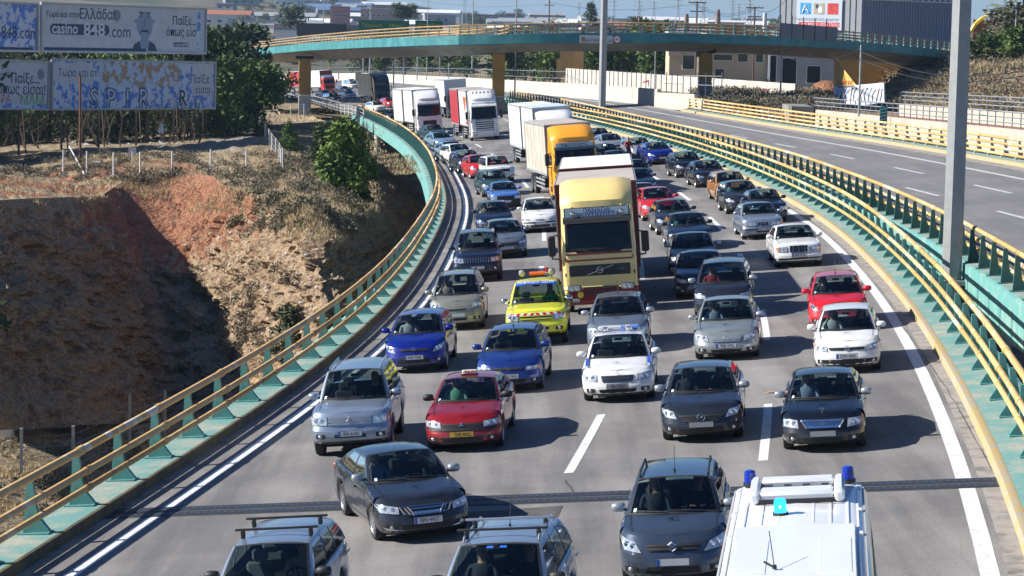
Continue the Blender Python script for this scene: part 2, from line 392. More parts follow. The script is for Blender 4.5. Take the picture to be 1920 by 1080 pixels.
b = B(M_KERBD); ring(b2p, YS2, [(.9, 0), (.88, .2), (.7, .21)], b); struct(b, 'second_road_inner_kerb')
b = B(M_TEALW); ring(b2p, YS2, [(.7, .21), (-.4, .22)], b); struct(b, 'second_road_inner_ledge')
b = B(M_TEAL); ring(b2p, YS2, [(-.4, .22), (-.52, .2), (-.52, -1.2), (-.3, -1.4)], b); struct(b, 'second_deck_inner_fascia')
b = B(M_CONCD); rows = []
for y in YS2:
    x0, y0 = b2p(y, -.3); x1, y1 = s2p(y, 3.6); xm0, xm1 = b2p(y, 2)[0], s2p(y, 1)[0]
    rows.append([(x0, y0, zp(x0, y0) - 1.4), (xm0, y0, zp(xm0, y0) - 2.6), (xm1, y1, zp(xm1, y1) - 2.6), (x1, y1, zp(x1, y1) - 1.1)])
b.grid(rows); struct(b, 'second_deck_underside')

def _yel(n, c, c2, lo=.5): return mat(n, c, .6, col2=c2, nscale=1.5, c2lo=lo, c2hi=lo + .1, bump=.25, bscale=12)
YELS = [_yel('yellow_rail_paint', (.52, .31, .09), (.62, .48, .3), .56), _yel('yellow_rail_dull', (.42, .25, .08), (.2, .13, .07), .56), _yel('yellow_rail_scuffed', (.56, .36, .12), (.66, .6, .5), .48), M_YEL]
YELLS = [_yel('pale_rail_paint_a', (.56, .35, .12), (.62, .53, .4), .54), _yel('pale_rail_dull', (.55, .33, .11), (.3, .2, .12), .58), _yel('pale_rail_scuffed', (.6, .4, .17), (.66, .62, .54), .5), M_YELL]
# ------------------------------------------------------------------ tubular barriers
def barrier(name, label, pf, y0, y1, step, off, side, pm, railm, h, group=None, tall=1.0):
    """side=+1: road lies towards +offset"""
    t = thing(name, label, 'barrier', loc=(0, 0, 0), group=group)
    sp = B(pm)                              # post: tapered plate, wide foot towards the road, small bracket arms
    prof = [(-.2, 0), (.34, 0), (.32, .05), (.14, .3), (.1, .5 * tall), (.07, 1.05 * tall), (-.05, 1.05 * tall), (-.12, .5 * tall)]
    sp.prism([(p[0] * side, p[1]) for p in prof], (1, 0, 0), (0, 0, 1), (0, -.055, 0), (0, .11, 0))
    sp.box((.03 * side, 0, .012), (.62, .34, .024))
    pme = sp.mesh('post')
    ysp = []; y = y0
    while y < y1: ysp.append(y); y += step * (1 if y < 240 else 1.4)
    for y in ysp:
        x, yy = pf(y, off); x2, y2 = pf(y + 1, off)
        d = Vector((x2 - x, y2 - yy, 0)).normalized()
        M = Matrix.Identity(4); r_ = Vector((d.y, -d.x, 0)); n = Vector(NRM); r_ = (r_ - n * r_.dot(n)).normalized(); f_ = n.cross(r_)
        for i in range(3): M[i][0], M[i][1], M[i][2] = r_[i], f_[i], n[i]
        M[0][3], M[1][3], M[2][3] = x, yy, zp(x, yy) + h
        link('post', pme, t, mw=M)
    hs = [(.0, 1.1 * tall, .08), (.15 * side, .7 * tall, .072), (.16 * side, .35 * tall, .066)]
    if tall == .999: hs = [(.0, 1.1, .085), (.12 * side, .8, .08), (.14 * side, .5, .08), (.15 * side, .2, .08)]
    i = 0
    while i < len(ysp) - 1:
        k = min(i + (2 if len(ysp) < 190 else 3), len(ysp) - 1)
        for (do, hz, r) in hs:
            bb = B(random.choice(railm)); pts = []
            for m_ in range(i, k + 1):
                x, yy = pf(ysp[m_], off + do); pts.append(Vector((x, yy, zp(x, yy) + h + hz)))
            for a, c in zip(pts[:-1], pts[1:]): bb.cyl(a, c, r, n=8, caps=False)
            d = (pts[1] - pts[0]).normalized(); bb.cyl(pts[0] - d * .16, pts[0] + d * .16, r * 1.22, n=8)
            bb.obj('rail', t, sharp=50)
        i = k
    return t
barrier('road_barrier', 'yellow three-rail barrier on turquoise posts along the inner left edge of the crowded carriageway', rp, 38.6, 326, 2.7, -1.6, 1, M_TEALD, YELS, .245)
barrier('road_barrier', 'yellow three-rail barrier on green posts directly beside the right lane of cars', rp, 36, 318, 2.45, 16.9, -1, M_TEALD, YELLS, .22)
barrier('road_barrier', 'yellow barrier with dark tapered posts on the inner edge of the empty carriageway', b2p, 52, 352, 2.45, -.15, 1, M_GREEN, YELLS, .22, tall=1.05)
barrier('road_barrier', 'yellow three-rail barrier on the far outer edge of the empty carriageway, below the railway wall', s2p, 108, 262, 3.0, 3.3, -1, mat('pale_post_paint', (.42, .44, .4), .6, noise=.2), YELLS, .2, tall=.999)

# expansion joint: steel fingers across the carriageway
t = thing('expansion_joint', 'dark toothed steel expansion joint running across the whole carriageway', 'expansion joint', loc=(0, 0, 0))
M_JOINT = mat('joint_steel', (.035, .042, .055), .6, .3, noise=.3, nscale=6)
M_JOINTL = mat('joint_steel_bright', (.08, .1, .13), .5, .4)
x0, x1 = -8.0, 10.1
def jy(x): return -.15 * (x - 1.5)
def jb(name, ya, yb, h, m):
    b = B(m); b.add([(x, y, zp(x, y) + h) for x, y in ((x0, ya + jy(x0)), (x1, ya + jy(x1)), (x1, yb + jy(x1)), (x0, yb + jy(x0)))], [(0, 1, 2, 3)]); b.obj(name, t, 0)
jb('joint_pad', 47.6, 48.65, .006, mat('joint_mortar', (.07, .068, .066), .9, noise=.3, nscale=4))
for ya in (47.66, 48.18): jb('steel_plate', ya, ya + .4, .012, M_JOINT)
b = B(M_JOINTL)
for k in range(int((x1 - x0) / .14)):
    x = x0 + k * .14
    for ya in (47.8 + jy(x), 48.32 + jy(x)):
        b.add([(x, ya, zp(x, ya) + .017), (x + .07, ya, zp(x + .07, ya) + .017), (x + .07, ya + .13, zp(x, ya) + .017), (x, ya + .13, zp(x, ya) + .017)], [(0, 1, 2, 3)])
o = b.obj('joint_tooth', t, 0); o['kind'] = 'stuff'
# repair patches and cracks
b = B(mat('asphalt_repair', (.085, .08, .078), .9, noise=.3, nscale=2))
def patch_poly(b, pts, h=.0035): b.add([(x, y, zp(x, y) + h) for x, y in pts], [tuple(range(len(pts)))])
patch_poly(b, [G(860, 962)[:2], G(1056, 948)[:2], G(1048, 968)[:2], G(1030, 985)[:2], G(890, 1000)[:2]])
struct(b, 'asphalt_repair', sharp=0)
b = B(mat('crack_sealant', (.07, .066, .06), .8))
def crack(pts, w=.035, h=.0055):
    P_ = []
    for i in range(len(pts) - 1):
        for k in range(6):
            u = k / 6; p = G(lerp(pts[i][0], pts[i + 1][0], u) + random.uniform(-2, 2), lerp(pts[i][1], pts[i + 1][1], u) + random.uniform(-1, 1)); P_.append(p)
    P_.append(G(*pts[-1]))
    for a, c in zip(P_[:-1], P_[1:]):
        d = np.array([-(c - a)[1], (c - a)[0], 0]); d = d / (np.linalg.norm(d) + 1e-6) * w * random.uniform(.5, 1.2)
        b.add([(*(a + d)[:2], zp(*(a + d)[:2]) + h), (*(a - d)[:2], zp(*(a - d)[:2]) + h), (*(c - d)[:2], zp(*(c - d)[:2]) + h), (*(c + d)[:2], zp(*(c + d)[:2]) + h)], [(0, 1, 2, 3)])
crack([(1052, 950), (1030, 985), (1000, 1010)]); crack([(1860, 880), (1800, 770), (1750, 690), (1690, 610)], .014); crack([(1060, 900), (1085, 940)], .02)
struct(b, 'crack_seal', sharp=0)
# ------------------------------------------------------------------ land
def land_mat(name, cols, scale=.35, bump=.6, bscale=1.5, zs=1):
    m = bpy.data.materials.new(name); m.use_nodes = True; nt = m.node_tree; b = nt.nodes['Principled BSDF']; b.inputs['Roughness'].default_value = .95; b.inputs['Specular IOR Level'].default_value = .15
    tc = nt.nodes.new('ShaderNodeTexCoord')
    n1 = nt.nodes.new('ShaderNodeTexNoise'); n1.inputs['Scale'].default_value = scale; n1.inputs['Detail'].default_value = 9; n1.inputs['Roughness'].default_value = .68
    mpz = nt.nodes.new('ShaderNodeMapping'); mpz.inputs['Scale'].default_value = (1, 1, zs); mpz.inputs['Rotation'].default_value = (0, R(14) if zs > 1 else 0, 0); nt.links.new(tc.outputs['Object'], mpz.inputs[0]); nt.links.new(mpz.outputs[0], n1.inputs['Vector'])
    cr = nt.nodes.new('ShaderNodeValToRGB'); e = cr.color_ramp.elements
    while len(e) < len(cols): e.new(.5)
    for i, (p, c) in enumerate(cols): e[i].position = p; e[i].color = (*c, 1)
    nt.links.new(n1.outputs[0], cr.inputs[0]); out = cr.outputs[0]
    n3 = nt.nodes.new('ShaderNodeTexNoise'); n3.inputs['Scale'].default_value = scale * 14; n3.inputs['Detail'].default_value = 4
    nt.links.new(tc.outputs['Object'], n3.inputs['Vector'])
    r = nt.nodes.new('ShaderNodeMapRange'); r.inputs[1].default_value = .3; r.inputs[2].default_value = .7; r.inputs[3].default_value = .6; r.inputs[4].default_value = 1.35; nt.links.new(n3.outputs[0], r.inputs[0])
    mu = nt.nodes.new('ShaderNodeMix'); mu.data_type = 'RGBA'; mu.blend_type = 'MULTIPLY'; mu.inputs[0].default_value = 1
    nt.links.new(out, mu.inputs[6]); nt.links.new(r.outputs[0], mu.inputs[7]); nt.links.new(mu.outputs[2], b.inputs['Base Color'])
    n2 = nt.nodes.new('ShaderNodeTexNoise'); n2.inputs['Scale'].default_value = bscale; n2.inputs['Detail'].default_value = 8; nt.links.new(tc.outputs['Object'], n2.inputs['Vector'])
    bp = nt.nodes.new('ShaderNodeBump'); bp.inputs['Strength'].default_value = bump; bp.inputs['Distance'].default_value = .5; nt.links.new(n2.outputs[0], bp.inputs['Height']); nt.links.new(bp.outputs[0], b.inputs['Normal'])
    MATS[name] = m; return m
M_SOIL = land_mat('dry_soil_and_grass', [(.3, (.1, .085, .05)), (.45, (.22, .17, .11)), (.58, (.34, .26, .16)), (.72, (.13, .12, .06))], .3)
M_RED = M_RED
M_ROCK = land_mat('layered_brown_rock', [(.3, (.1, .065, .04)), (.43, (.25, .17, .105)), (.52, (.38, .28, .18)), (.62, (.25, .175, .115)), (.75, (.4, .31, .21))], .4, 1, 3.2, zs=3.2)
M_REDE = land_mat('red_earth', [(.28, (.12, .06, .04)), (.42, (.26, .12, .07)), (.55, (.32, .155, .09)), (.68, (.26, .17, .11)), (.8, (.3, .13, .07))], .55, 1, 3, zs=2.2)
M_DIRT = land_mat('track_dirt', [(.3, (.2, .17, .13)), (.7, (.33, .28, .22))], .6)
M_FARL = land_mat('far_scrub_land', [(.35, (.05, .065, .035)), (.5, (.13, .115, .07)), (.62, (.2, .17, .12)), (.75, (.06, .075, .04))], .012, .2, .05)
M_STRAW = mat('dry_grass', (.52, .39, .22), .9, col2=(.3, .23, .13), nscale=.6); M_SCRUB = mat('grey_scrub_leaf', (.12, .11, .075), .9, col2=(.19, .155, .1), nscale=1.5)
M_PINE = mat('pine_needles', (.055, .1, .018), .8, col2=(.12, .18, .035), nscale=1.2); M_PINEB = mat('bright_pine_needles', (.09, .15, .02), .8, col2=(.17, .24, .035), nscale=1.2)
M_PINED = mat('dark_pine_needles', (.035, .06, .018), .8, col2=(.075, .11, .025), nscale=1.2); M_OLIVE = mat('olive_leaf', (.09, .1, .05), .8, col2=(.14, .13, .07), nscale=1.2)
M_BARK = mat('bark', (.1, .075, .055), .9, noise=.3, nscale=3)
for m_, c_ in ((M_PINE, .25), (M_PINEB, .4), (M_PINED, .15), (M_OLIVE, .25)): pass

# the ravine side: rows from foot (t=0) to rim (t=1), then the plateau behind
CT = [((-200, 822, 100), (-200, 640, 118)), ((-90, 815, 110), (-90, 520, 132)), ((0, 806, 120), (0, 375, 146)), ((90, 800, 127), (52, 372, 153)), ((180, 796, 133), (105, 370, 160)), ((270, 790, 141), (152, 369, 168)),  # first two rim points, out of frame, lowered to let sun onto the cliff
      ((352, 782, 150), (192, 366, 178)), ((372, 800, 148), (222, 345, 186)), ((400, 815, 144), (262, 332, 190)), ((428, 830, 139), (315, 326, 192)), ((470, 850, 133), (365, 326, 190)), ((500, 860, 129), (402, 332, 185)), ((530, 870, 125), (428, 352, 176)),
      ((570, 870, 120), (480, 366, 166)), ((610, 860, 116), (535, 376, 158)), ((640, 820, 116), (575, 388, 151)), ((690, 740, 126), (600, 392, 152)), ((740, 640, 150), (648, 396, 164)), ((790, 580, 178), (700, 398, 182)), ((835, 500, 225), (706, 352, 225)), ((850, 420, 300), (690, 285, 296))]
back = [(-175, 330), (-150, 350), (-135, 370), (-122, 385), (-112, 395), (-103, 400), (-96, 402), (-90, 404), (-84, 406), (-78, 408), (-72, 408), (-67, 408), (-62, 408), (-56, 408), (-51, 408), (-47, 408), (-44, 405), (-41, 400), (-37, 385), (-31, 360), (-26, 335)]
def dens(tab, k):
    out = []
    for a, b_ in zip(tab[:-1], tab[1:]):
        for i in range(k): out.append((np.array(a) * (1 - i / k) + np.array(b_) * i / k))
    out.append(np.array(tab[-1], dtype=float)); return out
foot = dens([Wy(*a) for a, _ in CT], 9); rim = dens([Wy(*b_) for _, b_ in CT], 9); bk = dens([(x, y, gz(x, y) - .35) for x, y in back], 9)
from mathutils import noise as mn
def fbm(p, s, o=5): return mn.fractal(Vector(p) * s, 1.0, 2.1, o)
NT = 90; rows = []
crease = 6 * 9; NCOL = len(foot)
for j in range(NT + 1):
    t_ = j / NT; r = []
    for i in range(NCOL):
        p = foot[i] * (1 - t_) + rim[i] * t_
        amp = math.sin(math.pi * min(1, t_ * 1.02)) ** .5 if t_ < 1 else 0
        bul = (1.5 * fbm(p * np.array([1, 1, 1.3]), .14, 4) + .7 * fbm(p * np.array([1, 1, 2.2]), .5, 5) + .35 * fbm(p * np.array([1, 1, 3.5]), 1.3, 4) + .16 * abs(fbm(p, 3.2, 3))) * amp
        strat = .28 * math.sin((p[2] + .12 * p[0] + .3 * fbm(p, .3, 3)) * 3.4) * amp * (1 if i > crease + 15 else .35)
        nrm = np.array([-.45, -.85, .1]) if i > crease else np.array([.8, -.6, 0])
        if i > 15 * 9: nrm = np.array([.5, -.8, .2])
        gully = -.9 * math.exp(-((i - crease - 38 + t_ * 22) / 3.0) ** 2) * amp
        p = p + nrm * (bul + strat + gully) * 1.1
        r.append(tuple(p))
    rows.append(r)
b = B(M_ROCK, M_REDE)
b.grid(rows)
for k, f in enumerate(b.f):
    j, i = divmod(k, NCOL - 1); t_ = j / NT
    edge = .84 - .25 * (i > crease) * math.exp(-((i - crease - 22) / 26.0) ** 2) + .06 * math.sin(i * .7) + .05 * math.sin(i * 2.3)
    if t_ > edge and crease - 12 < i < crease + 62: b.m[k] = 1
cliff = struct(b, 'cliff', sharp=0)
rows2 = []
NB = 46
for j in range(NB + 1):
    t_ = (j / NB) ** 1.5; r = []
    for i in range(NCOL):
        p = np.array(rows[-1][i]) * (1 - t_) + bk[i] * t_
        p = p + np.array([0, 0, (.35 * fbm(p, .12, 4) + .12 * fbm(p, .6, 3)) * min(1, j / 3)])
        r.append(tuple(p))
    rows2.append(r)
b = B(M_SOIL, M_REDE, M_DIRT); b.grid(rows2)
for k, f in enumerate(b.f):
    j, i = divmod(k, NCOL - 1); c_ = np.mean([b.v[q] for q in f], axis=0)
    c2 = RW.T @ (c_ - CAM); px, py = 960 + FPX * c2[0] / c2[2], 540 + FPX * c2[1] / c2[2]
    if j < 13 and fbm(c_, .09, 3) > -.05 and crease - 70 < i < crease + 45 and j > 0: b.m[k] = 1
    path_c = interp([(-30, 470), (200, 470), (262, 440), (300, 380)], py)
    if 195 < py < 285 and abs(px - path_c) < 26 + (py - 200) * .3: b.m[k] = 2
plat = struct(b, 'plateau', sharp=0)
# ravine floor
b = B(M_SOIL); rr = []
for j in range(50):
    y = 20 + j * 7.0; r = []
    for i in range(40):
        x = -62 + i * 3.4; z = -14.2 + .8 * fbm((x, y, 0), .05, 4) + max(0, (70 - y)) * .03
        if x < -12: z += min(5.5, (-12 - x) * .32) * max(0, min(1, (150 - y) / 60))
        r.append((x, y, z))
    rr.append(r)
b.grid(rr); floor = struct(b, 'ravine_floor', sharp=0)
def bvh(o): return BVHTree.FromPolygons([tuple(v.co) for v in o.data.vertices], [tuple(p.vertices) for p in o.data.polygons])
BV = [bvh(cliff), bvh(plat), bvh(floor)]
def down(x, y, top=60):
    best = None
    for t_ in BV:
        h = t_.ray_cast(Vector((x, y, top)), Vector((0, 0, -1)))
        if h[0] is not None and (best is None or h[0].z > best): best = h[0].z
    return best
def hit(px, py):
    d = Vector(ray(px, py)).normalized(); best = None
    for t_ in BV:
        h = t_.ray_cast(Vector(CAM), d)
        if h[0] is not None and (best is None or h[3] < best[1]): best = (h[0], h[3])
    return best[0] if best else Vector(G(px, py))
# land around and behind
b = B(M_SOIL); r_ = []
for y in np.arange(398, 800, 14.0):
    r_.append([(x, y, gz(x, y) - .45) for x in np.linspace(-420, left_line(y) - 2.0, 24)])
b.grid(r_); struct(b, 'verge_left', sharp=0)
b = B(M_SOIL); r_ = []
for y in np.arange(262, 800, 10.0):
    x0_ = s2x(y) + 4.2; r_.append([(x, y, gz(x, y) - .3 - min(.5, max(0, (x - x0_)) * .05)) for x in [x0_ + q for q in (0, 2, 5, 9, 15, 25, 40, 70, 120, 220, 420)]])
b.grid(r_); struct(b, 'verge_right', sharp=0)
b = B(M_FARL); r_ = []
def farz(x, y):
    k = x / y
    lo = interp([(-.3, -8), (-.05, -7.6), (.02, .5), (.3, 6)], k)
    hi = interp([(-.22, 54), (-.12, 42), (-.07, 33), (-.02, 20), (.03, 14), (.3, 16)], k)
    t_ = min(1, max(0, (y - 800) / 1900)); return lo + (hi - lo) * t_ ** 1.25 + 5 * fbm((x, y, 0), .003, 4) * t_
for y in list(np.arange(790, 2700, 60.0)) + [2760, 3200, 5000, 9000]:
    r_.append([(k * y, y, farz(k * y, y) - (0 if y < 2700 else (y - 2700) * .012)) for k in np.linspace(-.34, .34, 60)])
b.grid(r_); struct(b, 'far_land', sharp=0)
# base ground to the horizon
b = B(M_FARL); b.grid([[(x, y, -19 if y < 3000 else -22) for x in (-9000, 0, 9000)] for y in (-400, 3000, 16000)]); struct(b, 'ground', sharp=0)
# abutment and retaining walls under the bridge head
def slab(name, pts, z0, z1, m, th=.6):
    b = B(m)
    for (xa, ya), (xb, yb) in zip(pts[:-1], pts[1:]):
        d = Vector((xb - xa, yb - ya, 0)).normalized(); n_ = Vector((-d.y, d.x, 0)) * th
        za0, za1 = (z0(xa, ya), z1(xa, ya)) if callable(z0) else (z0, z1); zb0, zb1 = (z0(xb, yb), z1(xb, yb)) if callable(z0) else (z0, z1)
        vs = [(xa, ya, za0), (xb, yb, zb0), (xb + n_.x, yb + n_.y, zb0), (xa + n_.x, ya + n_.y, za0), (xa, ya, za1), (xb, yb, zb1), (xb + n_.x, yb + n_.y, zb1), (xa + n_.x, ya + n_.y, za1)]
        b.add(vs, [(3, 2, 1, 0), (4, 5, 6, 7), (0, 1, 5, 4), (2, 3, 7, 6), (1, 2, 6, 5), (3, 0, 4, 7)])
    return b
b = slab('abutment', [(-33, 318), (32, 322)], lambda x, y: -15, lambda x, y: zp(x, y) - .35, M_CONCD, 1.2); b.obj('abutment_wall', label='grey stained concrete abutment closing the underpass below the turquoise bridge edge', cat='wall')
for k, (y, o) in enumerate([(286, -1.2), (268, 12), (205, 2), (205, 14), (140, 2), (140, 14), (78, 2), (78, 14)]):
    x, yy = rp(y, o); b = B(M_CONC); b.cyl((x, yy, -15), (x, yy, zp(x, yy) - (1.0 if not k else 2.2)), .75 if k else .42, n=14); b.obj('bridge_column', label='pale round concrete column under the turquoise deck edge beside the bright green pine' if k == 0 else 'round concrete column in the shade under the crowded deck', cat='column', group='columns under the crowded deck' if k else None)
for y, o in [(90, -4), (150, -4), (215, -4)]:
    for q in (0, 6):
        x, yy = s2p(y, o + q - 3); b = B(M_CONC); b.cyl((x, yy, -15), (x, yy, zp(x, yy) - 2.5), .7, n=12); b.obj('bridge_column', label='round concrete column standing under the empty deck', cat='column', group='columns under the empty deck')
# lower parapet road seen in the gap at the right
p0, p1 = Wy(1790, 520, 118), Wy(1990, 700, 80)
t = thing('parapet', 'dark-railed concrete parapet down in the gap right of the near barrier', 'parapet', loc=(0, 0, 0))
d_ = (p1 - p0) / 14
b = B(M_CONC); b.tube([Vector(p0), Vector(p1)], .45, 4); b.obj('concrete_edge', t)
for i in range(15):
    q = p0 + d_ * i; b = B(M_BLACK); b.cyl(q, q + np.array([0, 0, 1.5]), .06, n=5); b.obj('post', t)
for h_ in (.9, 1.35): b = B(M_BLACK); b.tube([Vector(p0 + np.array([0, 0, h_])), Vector(p1 + np.array([0, 0, h_]))], .05, 5); b.obj('rail', t)
b = B(M_CONC); b.grid([[tuple(p0 + np.array([1, 0, -.3]) * 0), tuple(p0 + np.array([9, 3, 0]))], [tuple(p1), tuple(p1 + np.array([9, 3, 0]))]]); struct(b, 'lower_road')

# ------------------------------------------------------------------ foliage
def leafcloud(blobs, n, size, mat_, flat=.0, seed=1, droop=0):
    g_ = np.random.default_rng(seed); V = []; 
    w = np.array([bl[3] * bl[4] * bl[5] for bl in blobs]) ** .66; w = w / w.sum(); idx = g_.choice(len(blobs), n, p=w)
    bl = np.array(blobs)[idx]; d = g_.normal(size=(n, 3)); d /= np.linalg.norm(d, axis=1)[:, None]
    rad = g_.uniform(.4, 1.45, n) ** .9; c = bl[:, :3] + d * bl[:, 3:6] * rad[:, None]
    a = g_.normal(size=(n, 3)) + d * .6; a[:, 2] += flat - droop; a /= np.linalg.norm(a, axis=1)[:, None]
    u = np.cross(a, g_.normal(size=(n, 3))); u /= np.linalg.norm(u, axis=1)[:, None]; v = a
    s_ = size * g_.uniform(.5, 1.4, n)[:, None]
    P = np.stack([c - u * s_ * .35, c + u * s_ * .35, c + u * s_ * .1 + v * s_ * 1.2, c - u * s_ * .12 + v * s_ * 1.1], 1).reshape(-1, 3)
    me = bpy.data.meshes.new('crown'); me.vertices.add(4 * n); me.vertices.foreach_set('co', P.ravel()); me.loops.add(4 * n); me.loops.foreach_set('vertex_index', np.arange(4 * n)); me.polygons.add(n); me.polygons.foreach_set('loop_start', np.arange(0, 4 * n, 4)); me.polygons.foreach_set('loop_total', np.full(n, 4)); me.update(calc_edges=True); me.materials.append(mat_); return me
_tr = {}
def tree_meshes(kind, m_, v, n=4200):
    key = (kind, m_.name, v, n)
    if key in _tr: return _tr[key]
    g_ = random.Random(hash(kind) % 1000 if False else (len(kind) * 31 + v * 7)); blobs = []
    if kind == 'pine':       # broad crown, unit height 1, trunk below
        for i in range(17): a = g_.uniform(0, 6.28); r = g_.uniform(0, .28); z = g_.uniform(.42, .92); k = g_.uniform(.08, .15) * (1.2 - abs(z - .6)); blobs.append((r * math.cos(a), r * math.sin(a), z, k * 1.2, k * 1.2, k * .75))
    elif kind == 'cone':
        for i in range(16): z = i / 16 * .88 + .1; a = g_.uniform(0, 6.28); k = (1 - z) * .26 + .03; blobs.append((k * .5 * math.cos(a), k * .5 * math.sin(a), z, k, k, .09))
    elif kind == 'bushy':
        for i in range(30): a = g_.uniform(0, 6.28); z = g_.uniform(.06, .95); r = g_.uniform(.05, .36) * (1.12 - z); k = g_.uniform(.035, .12); blobs.append((r * math.cos(a), r * math.sin(a), z, k, k, k * 1.1))
    else:
        for i in range(14): a = g_.uniform(0, 6.28); r = g_.uniform(0, .32); z = g_.uniform(.2, .85); k = g_.uniform(.1, .2); blobs.append((r * math.cos(a), r * math.sin(a), z, k, k, k))
    cr = leafcloud(blobs, n, .028 if n > 8000 else .042 if n > 2000 else .07, m_, flat=.3, seed=v + 5)
    tb = B(M_BARK); tb.cyl((0, 0, -.05), (.02, 0, .45), .022, .016, n=7); tb.cyl((.02, 0, .45), (0, .02, .85), .016, .005, n=6)
    for bl in blobs[::2]: z0_ = max(.1, bl[2] - .18); tb.cyl((.01, 0, z0_), bl[:3], .008, .003, n=4, caps=False)
    _tr[key] = (cr, tb.mesh('trunk')); return _tr[key]
def tree(x, y, z, h, kind, m_, label, v=0, n=4200, sx=1, group=None, name=None):
    cr, tk = tree_meshes(kind, m_, v, n); rz = random.uniform(0, 6.28)
    M = Matrix.Translation((x, y, z)) @ Matrix.Rotation(rz, 4, 'Z') @ Matrix.Diagonal((h * sx, h * sx, h, 1))
    t = thing(name or {'pine': 'pine_tree', 'cone': 'conifer', 'bushy': 'pine_sapling'}.get(kind, 'tree'), label, 'tree', mw=M, group=group)
    link('crown', cr, t); link('trunk', tk, t); return t
# pines behind the billboards and along the track
k = 0
for px, y, h, mm, kd in [(20, 282, 10, M_PINE, 'pine'), (85, 290, 11, M_PINED, 'pine'), (150, 285, 10, M_PINE, 'pine'), (215, 292, 10.5, M_PINED, 'pine'), (270, 284, 10, M_PINE, 'pine'), (330, 292, 12, M_PINED, 'pine'), (380, 300, 12.5, M_PINED, 'pine'), (410, 312, 13, M_PINED, 'pine'), (455, 296, 9.0, M_PINED, 'pine'), (350, 320, 12, M_PINED, 'pine'), (120, 312, 12, M_PINED, 'pine'), (30, 316, 12, M_PINED, 'pine'), (240, 318, 12, M_PINE, 'pine'), (436, 302, 10, M_PINED, 'pine')]:
    x = (px - 960) / FPX * y; tree(x, y, gz(x, y) - .3, h, kd, mm, 'dark spreading pine in the grove behind the billboards', v=k % 4, sx=1.15, group='pines behind the billboards'); k += 1
x = (476 - 960) / FPX * 292; tree(x, 292, gz(x, 292) - .3, 8.4, 'pine', M_PINE, 'sunlit pine at the right end of the grove, reaching under the turquoise flyover', 3, sx=1.3)
x = (415 - 960) / FPX * 285; tree(x, 285, gz(x, 285) - .3, 8.5, 'bushy', M_PINE, 'bushy lighter green pine just right of the lower billboard', 1, sx=1.2)
x = (445 - 960) / FPX * 290; tree(x, 290, gz(x, 290) - .3, 6.5, 'bushy', M_PINED, 'dark low pine in the shade where the dirt track begins', 2, sx=1.2)
q = hit(541, 282); tree(q.x, q.y, q.z - .2, 3.3, 'cone', M_PINE, 'small narrow conifer beside the dirt track fence', 2, sx=1.1)
q = hit(650, 366); tree(q.x, q.y, q.z - .7, 6.6, 'bushy', M_PINEB, 'bright green young pine in front of the underpass at the bridge end', 0, 8000, sx=1.15)
q = hit(610, 310); tree(q.x, q.y, q.z - .5, 4.6, 'bushy', M_PINED, 'dark green shrubby tree left of the bright green pine', 2, sx=1.5)
q = hit(690, 330); tree(q.x, q.y, q.z - .5, 4.0, 'bushy', M_PINE, 'green shrubby tree right of the bright pine below the turquoise deck edge', 3, sx=1.3)
q = Wy(-150, 700, 112); z = down(q[0], q[1]) or -12; tree(q[0], q[1], z - .5, 7, 'pine', M_PINED, 'dark tree in the shade at the foot of the cliff just outside the left edge', 1, sx=1.2)
q = hit(545, 640); tree(q.x, q.y, q.z - .8, 2.6, 'bushy', M_OLIVE, 'olive-green bush growing on the cliff just behind the near barrier', 1, 1500, sx=1.6, name='bush')
# scattered dry grass and scrub
def tufts(name, pts, m_, size, nb, seed, label):
    g_ = np.random.default_rng(seed); P = np.repeat(np.array(pts), nb, axis=0); n = len(P)
    P = P + np.c_[g_.normal(0, size * .5, (n, 2)), np.zeros(n)]; a = g_.normal(0, .45, (n, 3)); a[:, 2] = 1; a /= np.linalg.norm(a, axis=1)[:, None]
    u = np.cross(a, g_.normal(size=(n, 3))); u /= np.linalg.norm(u, axis=1)[:, None]; s_ = size * g_.uniform(.5, 1.3, n)[:, None]
    V = np.stack([P - u * s_ * .07, P + u * s_ * .07, P + a * s_], 1).reshape(-1, 3)
    me = bpy.data.meshes.new(name); me.vertices.add(3 * n); me.vertices.foreach_set('co', V.ravel()); me.loops.add(3 * n); me.loops.foreach_set('vertex_index', np.arange(3 * n)); me.polygons.add(n); me.polygons.foreach_set('loop_start', np.arange(0, 3 * n, 3)); me.polygons.foreach_set('loop_total', np.full(n, 3)); me.update(calc_edges=True); me.materials.append(m_)
    return link(name, me, label=label, cat='grass', kind='stuff')
pts = []
for _ in range(9500):
    px = random.uniform(-20, 800); py = random.uniform(285, 400)
    h = hit(px, py)
    if h is not None and fbm((h.x, h.y, 3), .16, 3) > (-.12 if px > 250 else .0): pts.append(tuple(h))
for _ in range(2200):
    px = random.uniform(540, 790); py = random.uniform(365, 450); h = hit(px, py)
    if h is not None and h.y < 260: pts.append(tuple(h))
for _ in range(1500):
    px = random.uniform(380, 720); py = random.uniform(190, 300); h = hit(px, py); c = interp([(195, 470), (262, 440), (300, 380)], py)
    if abs(px - c) > 40: pts.append(tuple(h))
tufts('dry_grass', pts, M_STRAW, .26, 7, 3, 'straw-coloured dry grass on the plateau above the cliff')
pts = []
for _ in range(2600):
    px = random.uniform(-20, 330); py = random.uniform(792, 1000); h = hit(px, py)
    if h.z < -9 and fbm((h.x, h.y, 1), .3, 3) > -.05: pts.append(tuple(h))
tufts('dry_grass', pts, M_STRAW, .3, 8, 4, 'orange dry grass below the cliff at the lower left')
